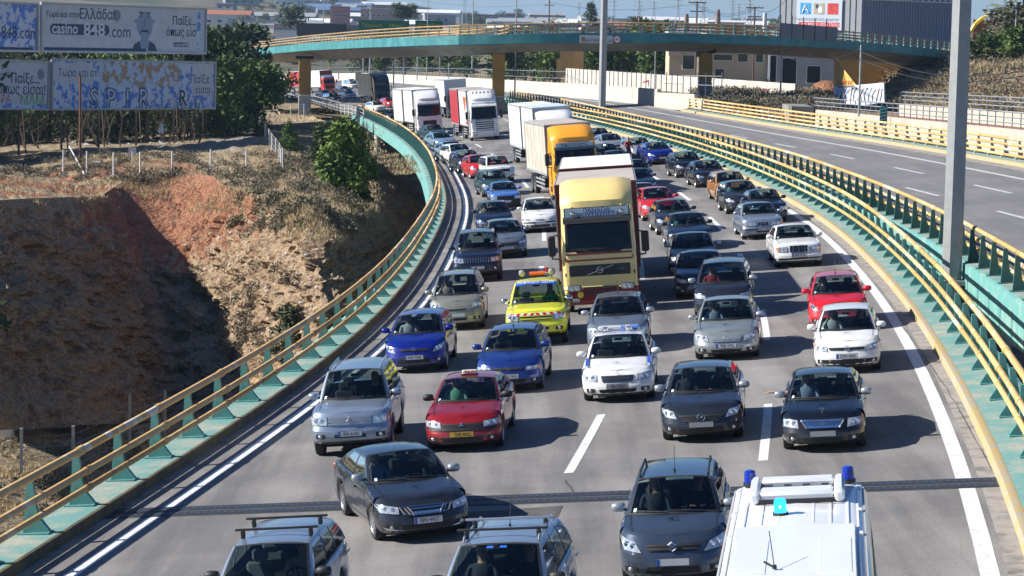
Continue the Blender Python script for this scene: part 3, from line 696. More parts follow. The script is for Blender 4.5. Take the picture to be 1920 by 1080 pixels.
# scrub cushions
bl = []
for _ in range(560):
    px = random.uniform(-20, 690); py = random.uniform(290, 372) if random.random() < .65 else random.uniform(370, 440)
    if px < 430 and py > 345: continue
    h = hit(px, py)
    if fbm((h.x, h.y, 9), .1, 3) > -.1: r_s = random.uniform(.3, .75); bl.append((h.x, h.y, h.z + .12, r_s, r_s, r_s * .6))
for _ in range(60):
    px = random.gauss(440, 60); py = random.gauss(590, 45); h = hit(px, py); r_s = random.uniform(.2, .55); bl.append((h.x, h.y - .1, h.z, r_s, r_s, r_s * .8))
for _ in range(60):
    px = random.uniform(-20, 260); py = random.uniform(800, 960); h = hit(px, py); r_s = random.uniform(.2, .6); bl.append((h.x, h.y, h.z, r_s, r_s, r_s * .7))
link('scrub', leafcloud(bl, 60000, .12, M_SCRUB, seed=8), label='low grey-brown scrub cushions along the cliff rim and its ledges', cat='scrub', kind='stuff')
bl = []
for _ in range(70):
    px = random.uniform(430, 690); py = random.uniform(290, 430); h = hit(px, py); r_s = random.uniform(.25, .6); bl.append((h.x, h.y, h.z + .1, r_s, r_s, r_s * .6))
link('green_scrub', leafcloud(bl, 9000, .13, M_OLIVE, seed=9), label='olive-green low scrub on the slope beside the bridge', cat='scrub', kind='stuff')
# loose stones
bs = B(mat('pale_stone', (.42, .36, .29), .9, noise=.2))
for _ in range(150):
    px, py = (random.uniform(0, 330), random.uniform(800, 960)) if random.random() < .5 else (random.uniform(360, 620), random.uniform(420, 660))
    h = hit(px, py); r_s = random.uniform(.06, .25); bs.ell(h, (r_s, r_s * .8, r_s * .6), nu=6, nv=4)
o = bs.obj('rubble', label='pale loose stones lying below and on the cliff', cat='stones'); o['kind'] = 'stuff'

# ------------------------------------------------------------------ billboards
M_POST = mat('weathered_poster', (.56, .56, .58), .8, noise=.12, nscale=.8)
def torn(name, base, c2, c3):
    m = mat(name, base, .85, col2=c2, nscale=1.0, c2lo=.5, c2hi=.54, detail=9); return m
M_TORN = torn('torn_poster', (.58, .61, .68), (.12, .24, .6), None)
M_TORN2 = torn('torn_poster_brown', (.5, .57, .7), (.42, .28, .16), None)
M_FRAME = mat('billboard_frame', (.42, .43, .44), .6, .2, noise=.2)
M_BLUEP = mat('faded_navy_print', (.05, .075, .13), .8); M_MIDP = mat('faded_grey_print', (.22, .25, .3), .8); M_PALEP = mat('faded_pale_print', (.64, .66, .7), .8)
M_GRN = mat('green_spray', (.12, .42, .05), .7); M_PNK = mat('pink_spray', (.55, .12, .18), .7)
def billboard(label, pl, pr, ytl, ybl, ytr, ybr, Yl, Yr, m_):
    a = Wy(pl, ybl, Yl); b_ = Wy(pr, ybr, Yr); c = Wy(pl, ytl, Yl); d = Wy(pr, ytr, Yr)
    w = np.linalg.norm((b_ - a)[:2]); h = ((c - a)[2] + (d - b_)[2]) / 2
    xa = Vector(b_ - a); M = frame(a, xa, (0, 0, 1))
    t = thing('billboard', label, 'billboard', mw=M)
    b = B(m_, M_FRAME); b.box((w / 2, h / 2, -.1), (w - .3, h - .3, .12), 0); b.obj('panel', t, 0)
    for (c_, s_) in (((w / 2, h - .1, 0), (w, .2, .3)), ((w / 2, .1, 0), (w, .2, .3)), ((.1, h / 2, 0), (.2, h - .4, .3)), ((w - .1, h / 2, 0), (.2, h - .4, .3))):
        b = B(M_FRAME); b.box(c_, s_, ch=.02); b.obj('frame_bar', t)
    return t, w, h
def T_(s, x, y, size, m_, t, sx=.95, dep=.01, bold=.0): return text(s, size, m_, Matrix.Translation((x, y, -.03)), t, depth=dep, sx=sx, bold=bold)
t, w, h = billboard('upper billboard with a casino advert and a moustached man\'s face', 76, 386, 5, 98, 14, 102, 256, 279, M_POST)
T_('Τώρα και στην', w * .125, h * .76, .78, M_BLUEP, t, bold=.01); T_('Ελλάδα!', w * .325, h * .78, 1.5, M_BLUEP, t, bold=.01)
b = B(M_BLUEP); pts = [(w * .055 + .5 + .55 * math.cos(a), h * .47 + .55 * math.sin(a)) for a in np.linspace(math.pi / 2, 3 * math.pi / 2, 9)] + [(w * .395 - .5 + .55 * math.cos(a), h * .47 + .55 * math.sin(a)) for a in np.linspace(-math.pi / 2, math.pi / 2, 9)]
b.prism(pts, (1, 0, 0), (0, 1, 0), (0, 0, -.035), (0, 0, .006)); b.obj('printed_pill', t, 0)
text('casino', 1.6, M_PALEP, Matrix.Translation((w * .138, h * .48, -.02)), t, depth=.004, bold=.03); text('848', 1.9, M_PALEP, Matrix.Translation((w * .307, h * .465, -.02)), t, depth=.004, bold=.04, sx=1.2)
T_('.com', w * .46, h * .44, 1.9, M_BLUEP, t)
b = B(M_MIDP); b.cyl((w * .44, h * .78, -.038), (w * .44, h * .78, -.03), .62, n=18); b.obj('printed_disc', t, 0)
b = B(M_MIDP, M_BLUEP, mat('faded_face_print', (.27, .33, .41), .8)); fx = w * .61
b.prism([(fx + .95 * math.cos(a), h * .6 + 1.45 * math.sin(a)) if h * .6 + 1.45 * math.sin(a) < h - .22 else (fx + .95 * math.cos(a), h - .22) for a in np.linspace(0, 2 * math.pi, 20)][:-1], (1, 0, 0), (0, 1, 0), (0, 0, -.036), (0, 0, .004), 2)
b.prism([(fx - .5, h * .1), (fx - .45, h * .4), (fx + .45, h * .4), (fx + .5, h * .1)], (1, 0, 0), (0, 1, 0), (0, 0, -.036), (0, 0, .003), 2)
b.prism([(fx - 1.5, .3), (fx - 1.2, h * .2), (fx - .55, h * .27), (fx - .4, .3)], (1, 0, 0), (0, 1, 0), (0, 0, -.036), (0, 0, .006), 1); b.prism([(fx + .4, .3), (fx + .55, h * .27), (fx + 1.2, h * .2), (fx + 1.5, .3)], (1, 0, 0), (0, 1, 0), (0, 0, -.036), (0, 0, .006), 1)
b.prism([(fx - .62, h * .4), (fx - .35, h * .5), (fx + .35, h * .5), (fx + .62, h * .4), (fx + .3, h * .45), (fx - .3, h * .45)], (1, 0, 0), (0, 1, 0), (0, 0, -.03), (0, 0, .008), 1)
for sg in (1, -1): b.cyl((fx + sg * .42, h * .78, -.03), (fx + sg * .42, h * .78, -.02), .2, n=8, mi=0); b.prism([(fx + sg * .2, h * .86), (fx + sg * .65, h * .88), (fx + sg * .65, h * .84), (fx + sg * .2, h * .83)], (1, 0, 0), (0, 1, 0), (0, 0, -.03), (0, 0, .008), 1); b.cyl((fx + sg * 1.02, h * .68, -.034), (fx + sg * 1.02, h * .68, -.03), .22, n=8, mi=2)
b.prism([(fx - .12, h * .7), (fx + .05, h * .72), (fx + .14, h * .56), (fx - .15, h * .55)], (1, 0, 0), (0, 1, 0), (0, 0, -.03), (0, 0, .006), 0)
b.v = [(fx + (x - fx) * 1.4, y, z) for x, y, z in b.v]; b.obj('printed_face', t, 0)
T_('Παίξε...', w * .86, h * .7, 1.3, M_BLUEP, t, bold=.01); T_('όπως είσ', w * .84, h * .46, 1.3, M_BLUEP, t, bold=.01)
b = B(M_BLUEP, M_TORN); b.box((w * .84, h * .2, -.034), (2.6, .5, .006)); b.box((w * .32, .38, -.034), (w * .6, .3, .006)); b.box((w * .955, h * .5, -.032), (.7, h * .8, .006), 1); b.obj('printed_strip', t, 0)
text('casino848', .62, M_PALEP, Matrix.Translation((w * .84, h * .2, -.028)), t, depth=.003)
t, w, h = billboard('upper left billboard cut by the frame, its white poster torn over blue', -150, 71, -1, 94, 3, 98, 240, 256, M_TORN)
T_('848.com', w * .84, h * .38, 1.8, M_BLUEP, t); b = B(M_BLUEP); b.box((w * .7, .34, -.034), (w * .5, .25, .006)); b.obj('printed_strip', t, 0)
t, w, h = billboard('lower left billboard with green and red graffiti, cut by the frame', -140, 91, 108, 204, 111, 207, 240, 256, M_POST)
T_('Παίξε...', w * .8, h * .62, 1.4, M_BLUEP, t, bold=.01); T_('όπως είσαι!', w * .77, h * .4, 1.45, M_BLUEP, t, bold=.01); b = B(M_MIDP); b.cyl((w * .93, h * .72, -.038), (w * .93, h * .72, -.03), .55, n=18); b.obj('printed_disc', t, 0)
T_('ΡΑ', w * .64, h * .2, 1.2, M_PNK, t); T_('ΜΛΜ', w * .86, h * .19, 1.4, M_GRN, t, sx=1.1)
b = B(M_TORN); b.box((w * .7, .4, -.034), (w * .56, .5, .006)); b.obj('torn_strip', t, 0)
t, w, h = billboard('lower billboard, badly torn, with big outlined graffiti letters', 96, 403, 111, 207, 114, 205, 256, 279, M_TORN)
b = B(M_POST, M_TORN2); b.box((w * .13, h * .72, -.034), (w * .22, h * .4, .006)); b.box((w * .915, h * .62, -.034), (w * .13, h * .66, .006)); b.box((w * .52, h * .7, -.034), (w * .5, h * .48, .006), 1); b.obj('poster_remnant', t, 0)
T_('Τώρα και στ', w * .15, h * .72, 1.1, M_BLUEP, t); T_('Παίξε', w * .9, h * .62, 1.3, M_BLUEP, t); T_('είσαι', w * .92, h * .4, 1.2, M_BLUEP, t)
cu_m = mat('black_spray', (.03, .04, .04), .7)
for i, ch_ in enumerate('SPIR'): T_(ch_, w * (.245 + .1 * i), h * .21, 2.9, cu_m, t, sx=1, bold=.14)
T_('R', w * .79, h * .22, 2.6, cu_m, t)
for i, ch_ in enumerate('SPIR'): text(ch_, 2.9, M_TORN, Matrix.Translation((w * (.245 + .1 * i), h * .21, -.012)), t, depth=.003, bold=.01)
# legs of the boards
for px, Y in ((30, 252), (110, 259), (180, 264), (250, 269), (320, 274), (375, 278)):
    Y += 1.6; x = (px - 960) / FPX * Y; z0_ = gz(x, Y) - .6; b = B(M_BARK); b.box((x, Y, (z0_ + 9) / 2), (.2, .2, 9 - z0_)); b.cyl((x, Y, 5), (x, Y + 4, z0_), .08, n=5); b.obj('billboard_support', label='steel support post behind the stacked billboards', cat='post', group='steel posts carrying the billboards')
bl = []
for _ in range(190):
    px = random.uniform(-60, 480); Y = random.uniform(284, 330); x = (px - 960) / FPX * Y; r_s = random.uniform(.7, 1.9); bl.append((x, Y, gz(x, Y) + random.uniform(.2, 2.6), r_s, r_s, r_s * .8))
link('undergrowth', leafcloud(bl, 30000, .3, M_PINED, seed=31), label='dark undergrowth of the pine grove seen below the billboards', cat='undergrowth', kind='stuff')
for px, y, h in [(-60, 262, 12), (-120, 250, 12), (-180, 240, 12), (-240, 262, 13), (-300, 235, 12), (-100, 285, 12), (-210, 222, 11)]:  # out-of-view pines added to throw shade around the billboards
    x = (px - 960) / FPX * y; tree(x, y, gz(x, y) - .3, h, 'pine', M_PINED, 'dark spreading pine left of the billboards, beyond the picture edge', v=y % 4, sx=1.3, group='pines beyond the left picture edge')
# thin bare trunks below the boards
for i in range(60):
    px = random.uniform(0, 400); Y = random.uniform(268, 300); x = (px - 960) / FPX * Y; z0_ = gz(x, Y) - .5
    b = B(M_BARK); p = Vector((x, Y, z0_)); r0 = .11
    for s_ in range(4):
        q = p + Vector((random.uniform(-.5, .5), random.uniform(-.3, .3), random.uniform(.9, 1.3))); b.cyl(p, q, r0, r0 * .8, n=5, caps=False)
        if s_: b.cyl(q, q + Vector((random.uniform(-1.3, 1.3), 0, random.uniform(.4, 1.2))), r0 * .4, .02, n=4, caps=False)
        p = q; r0 *= .8
    b.obj('bare_trunk', label='thin bare trunk with twigs in the shade below the billboards', cat='tree', group='bare trunks below the billboards')
def vpost(px, pyb, h_px, name, label, m_, r=.06, cat='post', group=None, Y=None, n=6, z0=None):
    p = hit(px, pyb) if Y is None else Vector(Wy(px, pyb, Y)); d = (p - Vector(CAM)).length; H_ = h_px * d / FPX
    b = B(m_); b.cyl(p - Vector((0, 0, .4)), p + Vector((0, 0, H_)), r, r * .9, n=n); return b.obj(name, label=label, cat=cat, group=group), p, H_
o, p, H_ = vpost(150, 310, 165, 'wooden_pole', 'dark rusty pole leaning before the torn lower billboard', mat('rusty_wood', (.13, .06, .035), .85), .13)
M_WPOST = mat('white_fence_post', (.55, .54, .52), .8)
for px, pyb, hp in [(119, 326, 44), (163, 328, 44), (213, 330, 44), (263, 328, 43), (323, 326, 42), (395, 318, 38), (462, 314, 32), (527, 314, 36)]:
    t_ = px
    o, p, H_ = vpost(px, pyb, hp, 'fence_post', 'slim white fence post on the plateau above the cliff', M_WPOST, .08, 'fence post', 'white fence posts above the cliff', n=5)
    b = B(M_CONC); b.box(p, (.5, .4, .15)); b.obj('footing', o)
p = hit(125, 292); q = hit(158, 326); b = B(M_WPOST); b.cyl(p + Vector((0, 0, 1.4)), q, .06, n=5); b.obj('fence_brace', label='slanting white brace leaning against the leftmost fence post', cat='post')
o, p, H_ = vpost(248, 306, 22, 'small_sign', 'small pale square sign on a stake behind the white fence posts', M_WPOST, .06, 'sign'); b = B(M_WPOST); b.box(p + Vector((0, 0, H_)), (.65, .05, .65)); b.obj('panel', o)
p = hit(181, 314); b = B(M_WPOST); b.box(p + Vector((0, 0, .25)), (.7, .5, .5), ch=.03); b.obj('box', label='small white box on the ground between the white fence posts', cat='box')
b = B(M_WHITE)
for _ in range(26): p = hit(random.choice((165, 190, 255, 300, 330)) + random.gauss(0, 12), random.uniform(262, 276)); b.ell(p + Vector((0, 0, .1)), (.25, .15, .1), nu=5, nv=3)
o = b.obj('litter', label='white litter scattered in the shade below the billboards', cat='litter'); o['kind'] = 'stuff'
p = Vector(Wy(302, 235, 266)); b = B(M_WHITE); [b.ell(p + Vector((random.uniform(-.2, .2), 0, random.uniform(-.7, .7))), (.2, .08, .22), nu=5, nv=4) for _ in range(7)]; b.obj('hanging_rag', label='white rag caught on the bare twigs below the lower billboard', cat='rag')
# chain-link fence along the track
t = thing('wire_fence', 'grey wire fence beside the dirt track, running to the bridge end', 'fence', loc=(0, 0, 0)); prev = None
M_WIRE = mat('wire', (.3, .3, .3), .6, .3)
for px, py in [(530, 316), (524, 304), (517, 293), (510, 283), (504, 272), (498, 262), (494, 250), (492, 238), (490, 226), (500, 222), (520, 220), (545, 218), (570, 217)]:
    p = hit(px, py); b = B(M_WPOST); b.cyl(p - Vector((0, 0, .3)), p + Vector((0, 0, 1.7)), .06, n=5); b.obj('post', t)
    if prev is not None:
        b = B(M_WIRE)
        for z in (.3, .8, 1.2, 1.6): b.cyl(prev + Vector((0, 0, z)), p + Vector((0, 0, z)), .018, n=3)
        for k in range(6): u = k / 6; b.cyl(prev.lerp(p, u) + Vector((0, 0, .2)), prev.lerp(p, min(1, u + .2)) + Vector((0, 0, 1.6)), .012, n=3)
        b.obj('wire_mesh', t)
    prev = p
# near fence at the foot of the cliff
t = thing('wire_fence', 'concrete-post wire fence below the near barrier at the lower left', 'fence', loc=(0, 0, 0)); prev = None
for px, pyt, pyb in [(-60, 812, 905), (40, 804, 897), (137, 799, 888), (243, 741, 838), (309, 732, 815)]:
    p = hit(px, pyb); H_ = (pyb - pyt) * (p - Vector(CAM)).length / FPX; b = B(M_CONC); b.box(p + Vector((0, 0, H_ / 2)), (.13, .13, H_)); b.obj('post', t)
    if prev is not None:
        b = B(M_WIRE)
        for z in (.4, .9, 1.4, 1.9, 2.3): b.cyl(prev + Vector((0, 0, z)), p + Vector((0, 0, z)), .012, n=3)
        b.obj('wire', t)
    prev = p
p = hit(9, 822); b = B(M_WHITE); b.box(p + Vector((0, 0, .3)), (.9, .5, .5), ch=.05); b.obj('cistern', label='small white tank lying at the left edge below the cliff', cat='tank')
# light railing right at the bridge head on the ground
t = thing('guard_railing', 'white bar railing where the turquoise bridge edge meets the ground', 'railing', loc=(0, 0, 0))
prev = None
for px, py in [(640, 214), (647, 215), (654, 216), (661, 218), (668, 220), (675, 222), (682, 226)]:
    g_ = G(px, py); p = Vector(g_); b = B(M_WPOST); b.cyl(p, p + Vector((0, 0, 1.3)), .09, n=5); b.obj('post', t)
    if prev is not None:
        for z in (.4, .8, 1.25): b = B(M_METAL); b.cyl(prev + Vector((0, 0, z)), p + Vector((0, 0, z)), .06, n=5); b.obj('rail', t)
    prev = p
# low roadside fence far left
t = thing('roadside_fence', 'pale picket-like roadside fence below the far lorries', 'fence', loc=(0, 0, 0)); prev = None
for i in range(26):
    px = lerp(505, 640, i / 25); py = lerp(171, 210, (i / 25) ** 1.1); p = Vector(G(px, py)); b = B(M_WPOST); b.cyl(p, p + Vector((0, 0, 1.5)), .1, n=4); b.obj('post', t)
    if prev is not None: b = B(M_METAL); b.cyl(prev + Vector((0, 0, 1.2)), p + Vector((0, 0, 1.2)), .07, n=4); b.cyl(prev + Vector((0, 0, .5)), p + Vector((0, 0, .5)), .07, n=4); b.obj('rail', t)
    prev = p
# ------------------------------------------------------------------ limewashed roadside wall beyond the carriageways
t = thing('roadside_wall', 'long whitewashed concrete wall along the outer side of the curve under the flyover', 'wall', loc=(0, 0, 0))
WB = [(19.6, 262), (19.0, 268), (16.0, 285), (9.4, 333), (1.5, 385), (-8, 449), (-22, 535), (-38, 635), (-74, 772), (-110, 860)]
def along(tab, step):
    out = []
    for a, b_ in zip(tab[:-1], tab[1:]):
        d = math.hypot(b_[0] - a[0], b_[1] - a[1]); k = max(1, int(d / step))
        for i in range(k): out.append((lerp(a[0], b_[0], i / k), lerp(a[1], b_[1], i / k)))
    out.append(tab[-1]); return out
wp_ = along(WB, 12)
for i, (a, c) in enumerate(zip(wp_[:-1], wp_[1:])):
    hh = 1.9 if i > 1 else (1.5 if i else 1.1)
    b = slab('wall_panel', [(a[0] + .02, a[1]), (lerp(a[0], c[0], .995), lerp(a[1], c[1], .995))], lambda x, y: zp(x, y) - .3, lambda x, y: zp(x, y) + hh, M_CONCW, -.35); b.obj('wall_panel', t, 30)
t = thing('palisade_fence', 'thin grey upright fence on top of the bank behind the whitewashed wall', 'fence', loc=(0, 0, 0)); prev = None
for (x, y) in along([(x + 3, y + 1) for x, y in WB[1:-1]], 3.2):
    p = Vector((x, y, zp(x, y) + .6)); b = B(M_METAL); b.cyl(p, p + Vector((0, 0, 3.0)), .07, n=4); b.obj('post', t)
    if prev is not None: b = B(M_METAL); b.cyl(prev + Vector((0, 0, 2.6)), p + Vector((0, 0, 2.6)), .03, n=3); b.cyl(prev + Vector((0, 0, 1.6)), p + Vector((0, 0, 1.6)), .03, n=3); b.obj('wire', t)
    prev = p
# ------------------------------------------------------------------ flyover
FT = [(330, 112, 476), (380, 100, 458), (430, 93, 438), (485, 91, 414), (530, 86, 394), (580, 81, 370), (630, 77.5, 345), (680, 74, 323), (730, 71.5, 305), (780, 69, 294), (860, 66.5, 288), (927, 65, 287), (1000, 63, 286.5), (1100, 62, 286.5), (1200, 62, 287), (1313, 63, 289), (1400, 66, 292), (1480, 69, 297), (1560, 74, 304), (1671, 83.5, 321), (1774, 94, 342), (1810, 98, 352)]
fe = [np.array(Wy(a, c, d)) for a, c, d in FT]; fe = dens(fe, 4)
M_FLY = mat('flyover_teal', (.03, .18, .2), .6, noise=.1, nscale=.5, col2=(.06, .25, .26)); M_OCH = mat('ochre_paint', (.33, .185, .045), .75, noise=.2, nscale=.4); M_ORP = mat('sun_toned_ochre_paint', (.62, .34, .08), .75, noise=.12, nscale=.4)  # the brighter ochre repeats the plain one with sunlight put into the colour
fly = thing('flyover', 'turquoise-edged curving road flyover crossing the whole motorway', 'bridge', loc=(0, 0, 0))
def away(i):
    a, c = fe[max(0, i - 2)], fe[min(len(fe) - 1, i + 2)]; d = (c - a); d[2] = 0; d /= np.linalg.norm(d); n_ = np.array([-d[1], d[0], 0]); return n_ if n_[1] > 0 else -n_
def fring(prof, m_, name, par=fly):
    b = B(m_); b.grid([[tuple(fe[i] + away(i) * o + np.array([0, 0, h])) for o, h in prof] for i in range(len(fe))]); return b.obj(name, par, 30)
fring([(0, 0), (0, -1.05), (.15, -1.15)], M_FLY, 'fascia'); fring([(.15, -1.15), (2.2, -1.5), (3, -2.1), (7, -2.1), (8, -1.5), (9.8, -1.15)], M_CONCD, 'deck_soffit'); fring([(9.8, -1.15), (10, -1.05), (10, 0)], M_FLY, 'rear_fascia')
fring([(0, 0), (.9, .02), (.9, -.12), (9.1, -.12), (9.1, .02), (10, 0)], M_ASPH2, 'flyover_road')
for (i0, side) in ((0, .25), (0, 9.75)):
    t = thing('flyover_railing', 'brown-yellow three-rail railing with turquoise posts on the near edge of the flyover' if side < 1 else 'far-side railing of the flyover', 'railing', loc=(0, 0, 0))
    line = [fe[i] + away(i) * side for i in range(len(fe))]
    P_ = along([(p[0], p[1]) for p in line], 2.4); zs = np.array([[p[0], p[2]] for p in line])
    pr = None; M_RB = mat('flyover_rail_ochre', (.4, .25, .1), .6, noise=.2)
    sp = B(M_TEAL); sp.prism([(-.25, 0), (.25, 0), (.08, 1.25), (-.08, 1.25)], (0, 1, 0), (0, 0, 1), (-.07, 0, 0), (.14, 0, 0)); pm_ = sp.mesh('post')
    for k, (x, y) in enumerate(P_):
        z = float(np.interp(x, zs[:, 0], zs[:, 1])); p = Vector((x, y, z)); link('post', pm_, t, loc=p)
        if pr is not None and k % 2 == 0:
            for hz in (.35, .72, 1.1): b = B(M_RB); b.cyl(pr + Vector((0, -.1, hz)), p + Vector((0, -.1, hz)), .085, n=5, caps=False); b.obj('rail', t)
            pr = p
        if pr is None: pr = p
for px, Y, w in ((565, 433, 1.7), (927, 328, 1.45), (1313, 297, 1.45)):
    i = min(range(len(fe)), key=lambda k: abs(960 + FPX * fe[k][0] / fe[k][1] - px)); c = fe[i] + away(i) * 5; y = c[1]; x = (px - 960) / FPX * y
    zt_, z0_ = fe[i][2] - 2.1, gz(x, y) - .8; t = thing('flyover_pier', {565: 'ochre pier in front of the far red lorries', 927: 'ochre pier with grey foot behind the white lorry with roof lamps', 1313: 'ochre pier with blue-grey foot beside the beige house'}[px], 'pier', loc=(0, 0, 0))
    b = B(M_OCH); b.box((x, y, (zt_ + z0_ + 3) / 2), (w, 2.2, zt_ - z0_ - 3), ch=.1); b.obj('shaft', t); b = B(M_CONCD if px > 600 else M_CONC); b.box((x, y, z0_ + 1.5), (w + .02, 2.24, 3), ch=.1); b.obj('foot', t); b = B(M_DARK); b.box((x, y, zt_ + .1), (w * 1.5, 2.6, .4)); b.obj('bearing', t)
# sign panels hung on the flyover
def panel(label, px0, px1, py0, py1, Y, m_, cat='sign', name='sign', back=M_METAL):
    a, c = Wy(px0, py1, Y), Wy(px1, py1, Y); d = Wy(px0, py0, Y); w = c[0] - a[0]; h = d[2] - a[2]
    t = thing(name, label, cat, mw=frame(a, (1, (c[1] - a[1]) / w, 0), (0, 0, 1))); b = B(m_, back); b.box((w / 2, h / 2, 0), (w, h, .08), 0, ch=.01); b.obj('face', t, 0); return t, w, h
iy = 326.4
t, w, h = panel('pale company sign with a brown emblem hung on the flyover behind the tall mast', 1087, 1149, 66, 80.5, 285.8, mat('pale_sign', (.45, .48, .5), .5))
text('ΝΑΥΠΗΓΕΙΑ Α.Ε.', .5, M_INK, Matrix.Translation((w * .58, h * .32, .045)), t); b = B(mat('brown_emblem', (.3, .2, .08), .6)); b.box((w * .1, h * .5, .05), (.42, .5, .02)); b.obj('emblem', t, 0)
t = thing('speed_sign', 'round red-rimmed speed limit sign hung on the flyover', 'sign', loc=Wy(1157, 74, 286)); b = B(mat('red_sign_rim', (.4, .03, .03), .5)); b.cyl((0, 0, 0), (0, -.05, 0), .46, n=20); b.obj('rim', t); b = B(M_WHITE); b.cyl((0, -.05, 0), (0, -.07, 0), .36, n=20); f_ = b.obj('face', t); text('80', .42, M_INK, frame((0, -.075, 0), (1, 0, 0), (0, 0, 1)), f_)
for (a, c, y0_, y1_, Y, words_) in ((672, 767, 37, 71, 500, (('Πειραιάς', .27, .7, 0), ('Pireas', .27, .35, 1), ('Αθήνα', .74, .7, 0), ('Athina', .74, .35, 1))), (778, 830, 38, 67, 505, (('Κόρινθος', .5, .7, 0), ('Korinthos', .5, .35, 1)))):
    t, w, h = panel('wide green road sign with two columns of lettering standing behind the flyover' if a < 700 else 'smaller green road sign with one column of lettering, right of the wide one', a, c, y0_, y1_, Y, mat('sign_green', (.01, .13, .07), .5), name='road_sign')
    for s_, fx, fy, k in words_: text(s_, .95, mat('sign_yellow', (.45, .42, .05), .5) if not k else M_PALEP, Matrix.Translation((w * fx, h * fy, .045)), t)
    for fx in (.1, .9): b = B(M_METAL); b.cyl((w * fx, -9, -.15), (w * fx, h, -.15), .12, n=6); b.obj('post', t)
t, w, h = panel('dark back of a large sign standing behind the flyover left of the green signs', 556, 650, 43, 66, 520, mat('sign_back', (.05, .05, .07), .7), name='large_sign')
for fx in (.15, .5, .85): b = B(M_METAL); b.cyl((w * fx, -9, -.15), (w * fx, h, -.15), .12, n=6); b.obj('post', t)
# grey screen on the flyover
i = 49; t = thing('noise_screen', 'grey mesh screen panels on the near edge of the flyover below the warehouse poster', 'screen', loc=(0, 0, 0))
for k in range(5):
    a, c = Wy(1463 + 21.4 * k, 70 + 1.6 * k, 295.6 + 1.7 * k), Wy(1463 + 21.4 * (k + 1), 71.6 + 1.6 * k, 295.6 + 1.7 * (k + 1))
    b = B(mat('screen_mesh', (.16, .18, .22), .7)); b.add([tuple(a), tuple(c), tuple(c + np.array([0, 0, 1.7])), tuple(a + np.array([0, 0, 1.7]))], [(0, 1, 2, 3)]); b.obj('screen_panel', t, 0)
    b = B(M_BLACK); b.cyl(a, a + np.array([0, 0, 2.6]), .07, n=5); b.obj('post', t)
# abutments
def wedge(name, label, pts, Y, m_, dep=1.2, cat='wall', group=None):
    P_ = [Wy(px, py, Y if not isinstance(Y, (list, tuple)) else Y[i]) for i, (px, py) in enumerate(pts)]; b = B(m_); n = len(P_); vs = [tuple(p) for p in P_] + [tuple(p + np.array([.3, dep, 0])) for p in P_]
    b.add(vs, [tuple(range(n))[::-1], tuple(range(n, 2 * n))] + [(i, (i + 1) % n, n + (i + 1) % n, n + i) for i in range(n)]); return b.obj(name, None, 0, label=label, cat=cat, group=group)
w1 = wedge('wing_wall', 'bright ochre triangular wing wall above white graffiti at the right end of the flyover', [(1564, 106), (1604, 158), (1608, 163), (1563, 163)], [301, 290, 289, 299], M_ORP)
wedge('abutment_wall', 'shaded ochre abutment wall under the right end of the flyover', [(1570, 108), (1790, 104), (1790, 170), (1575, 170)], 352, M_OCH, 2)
M_GRAF = mat('graffiti_ground', (.6, .62, .66), .7, noise=.1)
gw = wedge('graffiti_wall', 'white-painted wall base covered with black and blue graffiti under the flyover', [(1563, 160), (1600, 160), (1657, 155), (1658, 192), (1622, 197), (1563, 192)], [298, 289, 285, 285, 284, 296], M_GRAF)
bg = B(M_INK, mat('blue_spray', (.1, .25, .6), .7), mat('orange_spray', (.6, .15, .05), .7))
random.seed(5)
for k in range(13):
    px = 1566 + k * 7; Yk = interp([(1563, 296), (1600, 286.6), (1657, 282.6)], px) - .25; p = Wy(px, 190, Yk); q = Wy(px + random.uniform(2, 6), 164 + random.uniform(0, 5), Yk); r_ = Wy(px + random.uniform(-2, 5), 178, Yk)
    bg.cyl(p, r_, .07, n=4); bg.cyl(r_, q, .07, n=4, mi=1 if k % 3 == 0 else 0); bg.cyl(q, Wy(px + 6, 168, Yk), .06, n=4)
for k in range(6): bg.cyl(Wy(1570 + k * 5, 158, 297 - k * 1.4), Wy(1573 + k * 5, 152, 296.5 - k * 1.4), .09, n=4, mi=2)
bg.obj('graffiti', gw, 0)
wedge('abutment_wall', 'small ochre bridge abutment among the green trees behind the whitewashed wall', [(1050, 88), (1092, 88), (1090, 142), (1044, 145), (1043, 112), (1050, 108)], [385, 400, 400, 380, 380, 383], M_ORP, 4)
# grey car and walker on the flyover
i = min(range(len(fe)), key=lambda k: abs(960 + FPX * fe[k][0] / fe[k][1] - 1118)); c = fe[i] + away(i) * 3.0; d = fe[i - 3] - fe[i + 3]; d /= np.linalg.norm(d)
FLYCAR = (c, d)
# ------------------------------------------------------------------ masts
def mast(px, pyb, Y, wpx, pytop, label, m_=M_METAL, group=None, arm=True, n=8):
    p = np.array(Wy(px, pyb, Y)); top = CAMH + 40 if pytop is None else Wy(px, pytop, Y)[2]; r = wpx / 2 * Y / FPX
    t = thing('street_lamp', label, 'street lamp', loc=(0, 0, 0), group=group); b = B(m_); b.cyl(p, (p[0], p[1], top), r, r * .75, n=n); b.obj('pole', t)
    if arm:
        b = B(M_METAL); b.cyl((p[0], p[1], top), (p[0] - 1.6, p[1], top + .3), .06, n=5); b.ell((p[0] - 1.9, p[1], top + .3), (.45, .16, .09), nu=8, nv=4); b.obj('lamp_head', t)
    return t
M_MAST = mat('grey_mast_steel', (.3, .31, .31), .55, .2, noise=.12, nscale=3)
p = np.array(Wy(1783, 545, 86)); t = thing('light_mast', 'thick grey octagonal mast rising between the two carriageways at the right', 'light mast', loc=(0, 0, 0))
b = B(M_MAST); b.cyl((p[0], p[1], -14), (p[0] + .0, p[1], 24), .38, .3, n=8); b.obj('pole', t, 0); b = B(M_MAST); b.box((p[0], p[1], zp(p[0], p[1]) - .4), (1.1, 1.1, .15)); b.obj('collar', t)
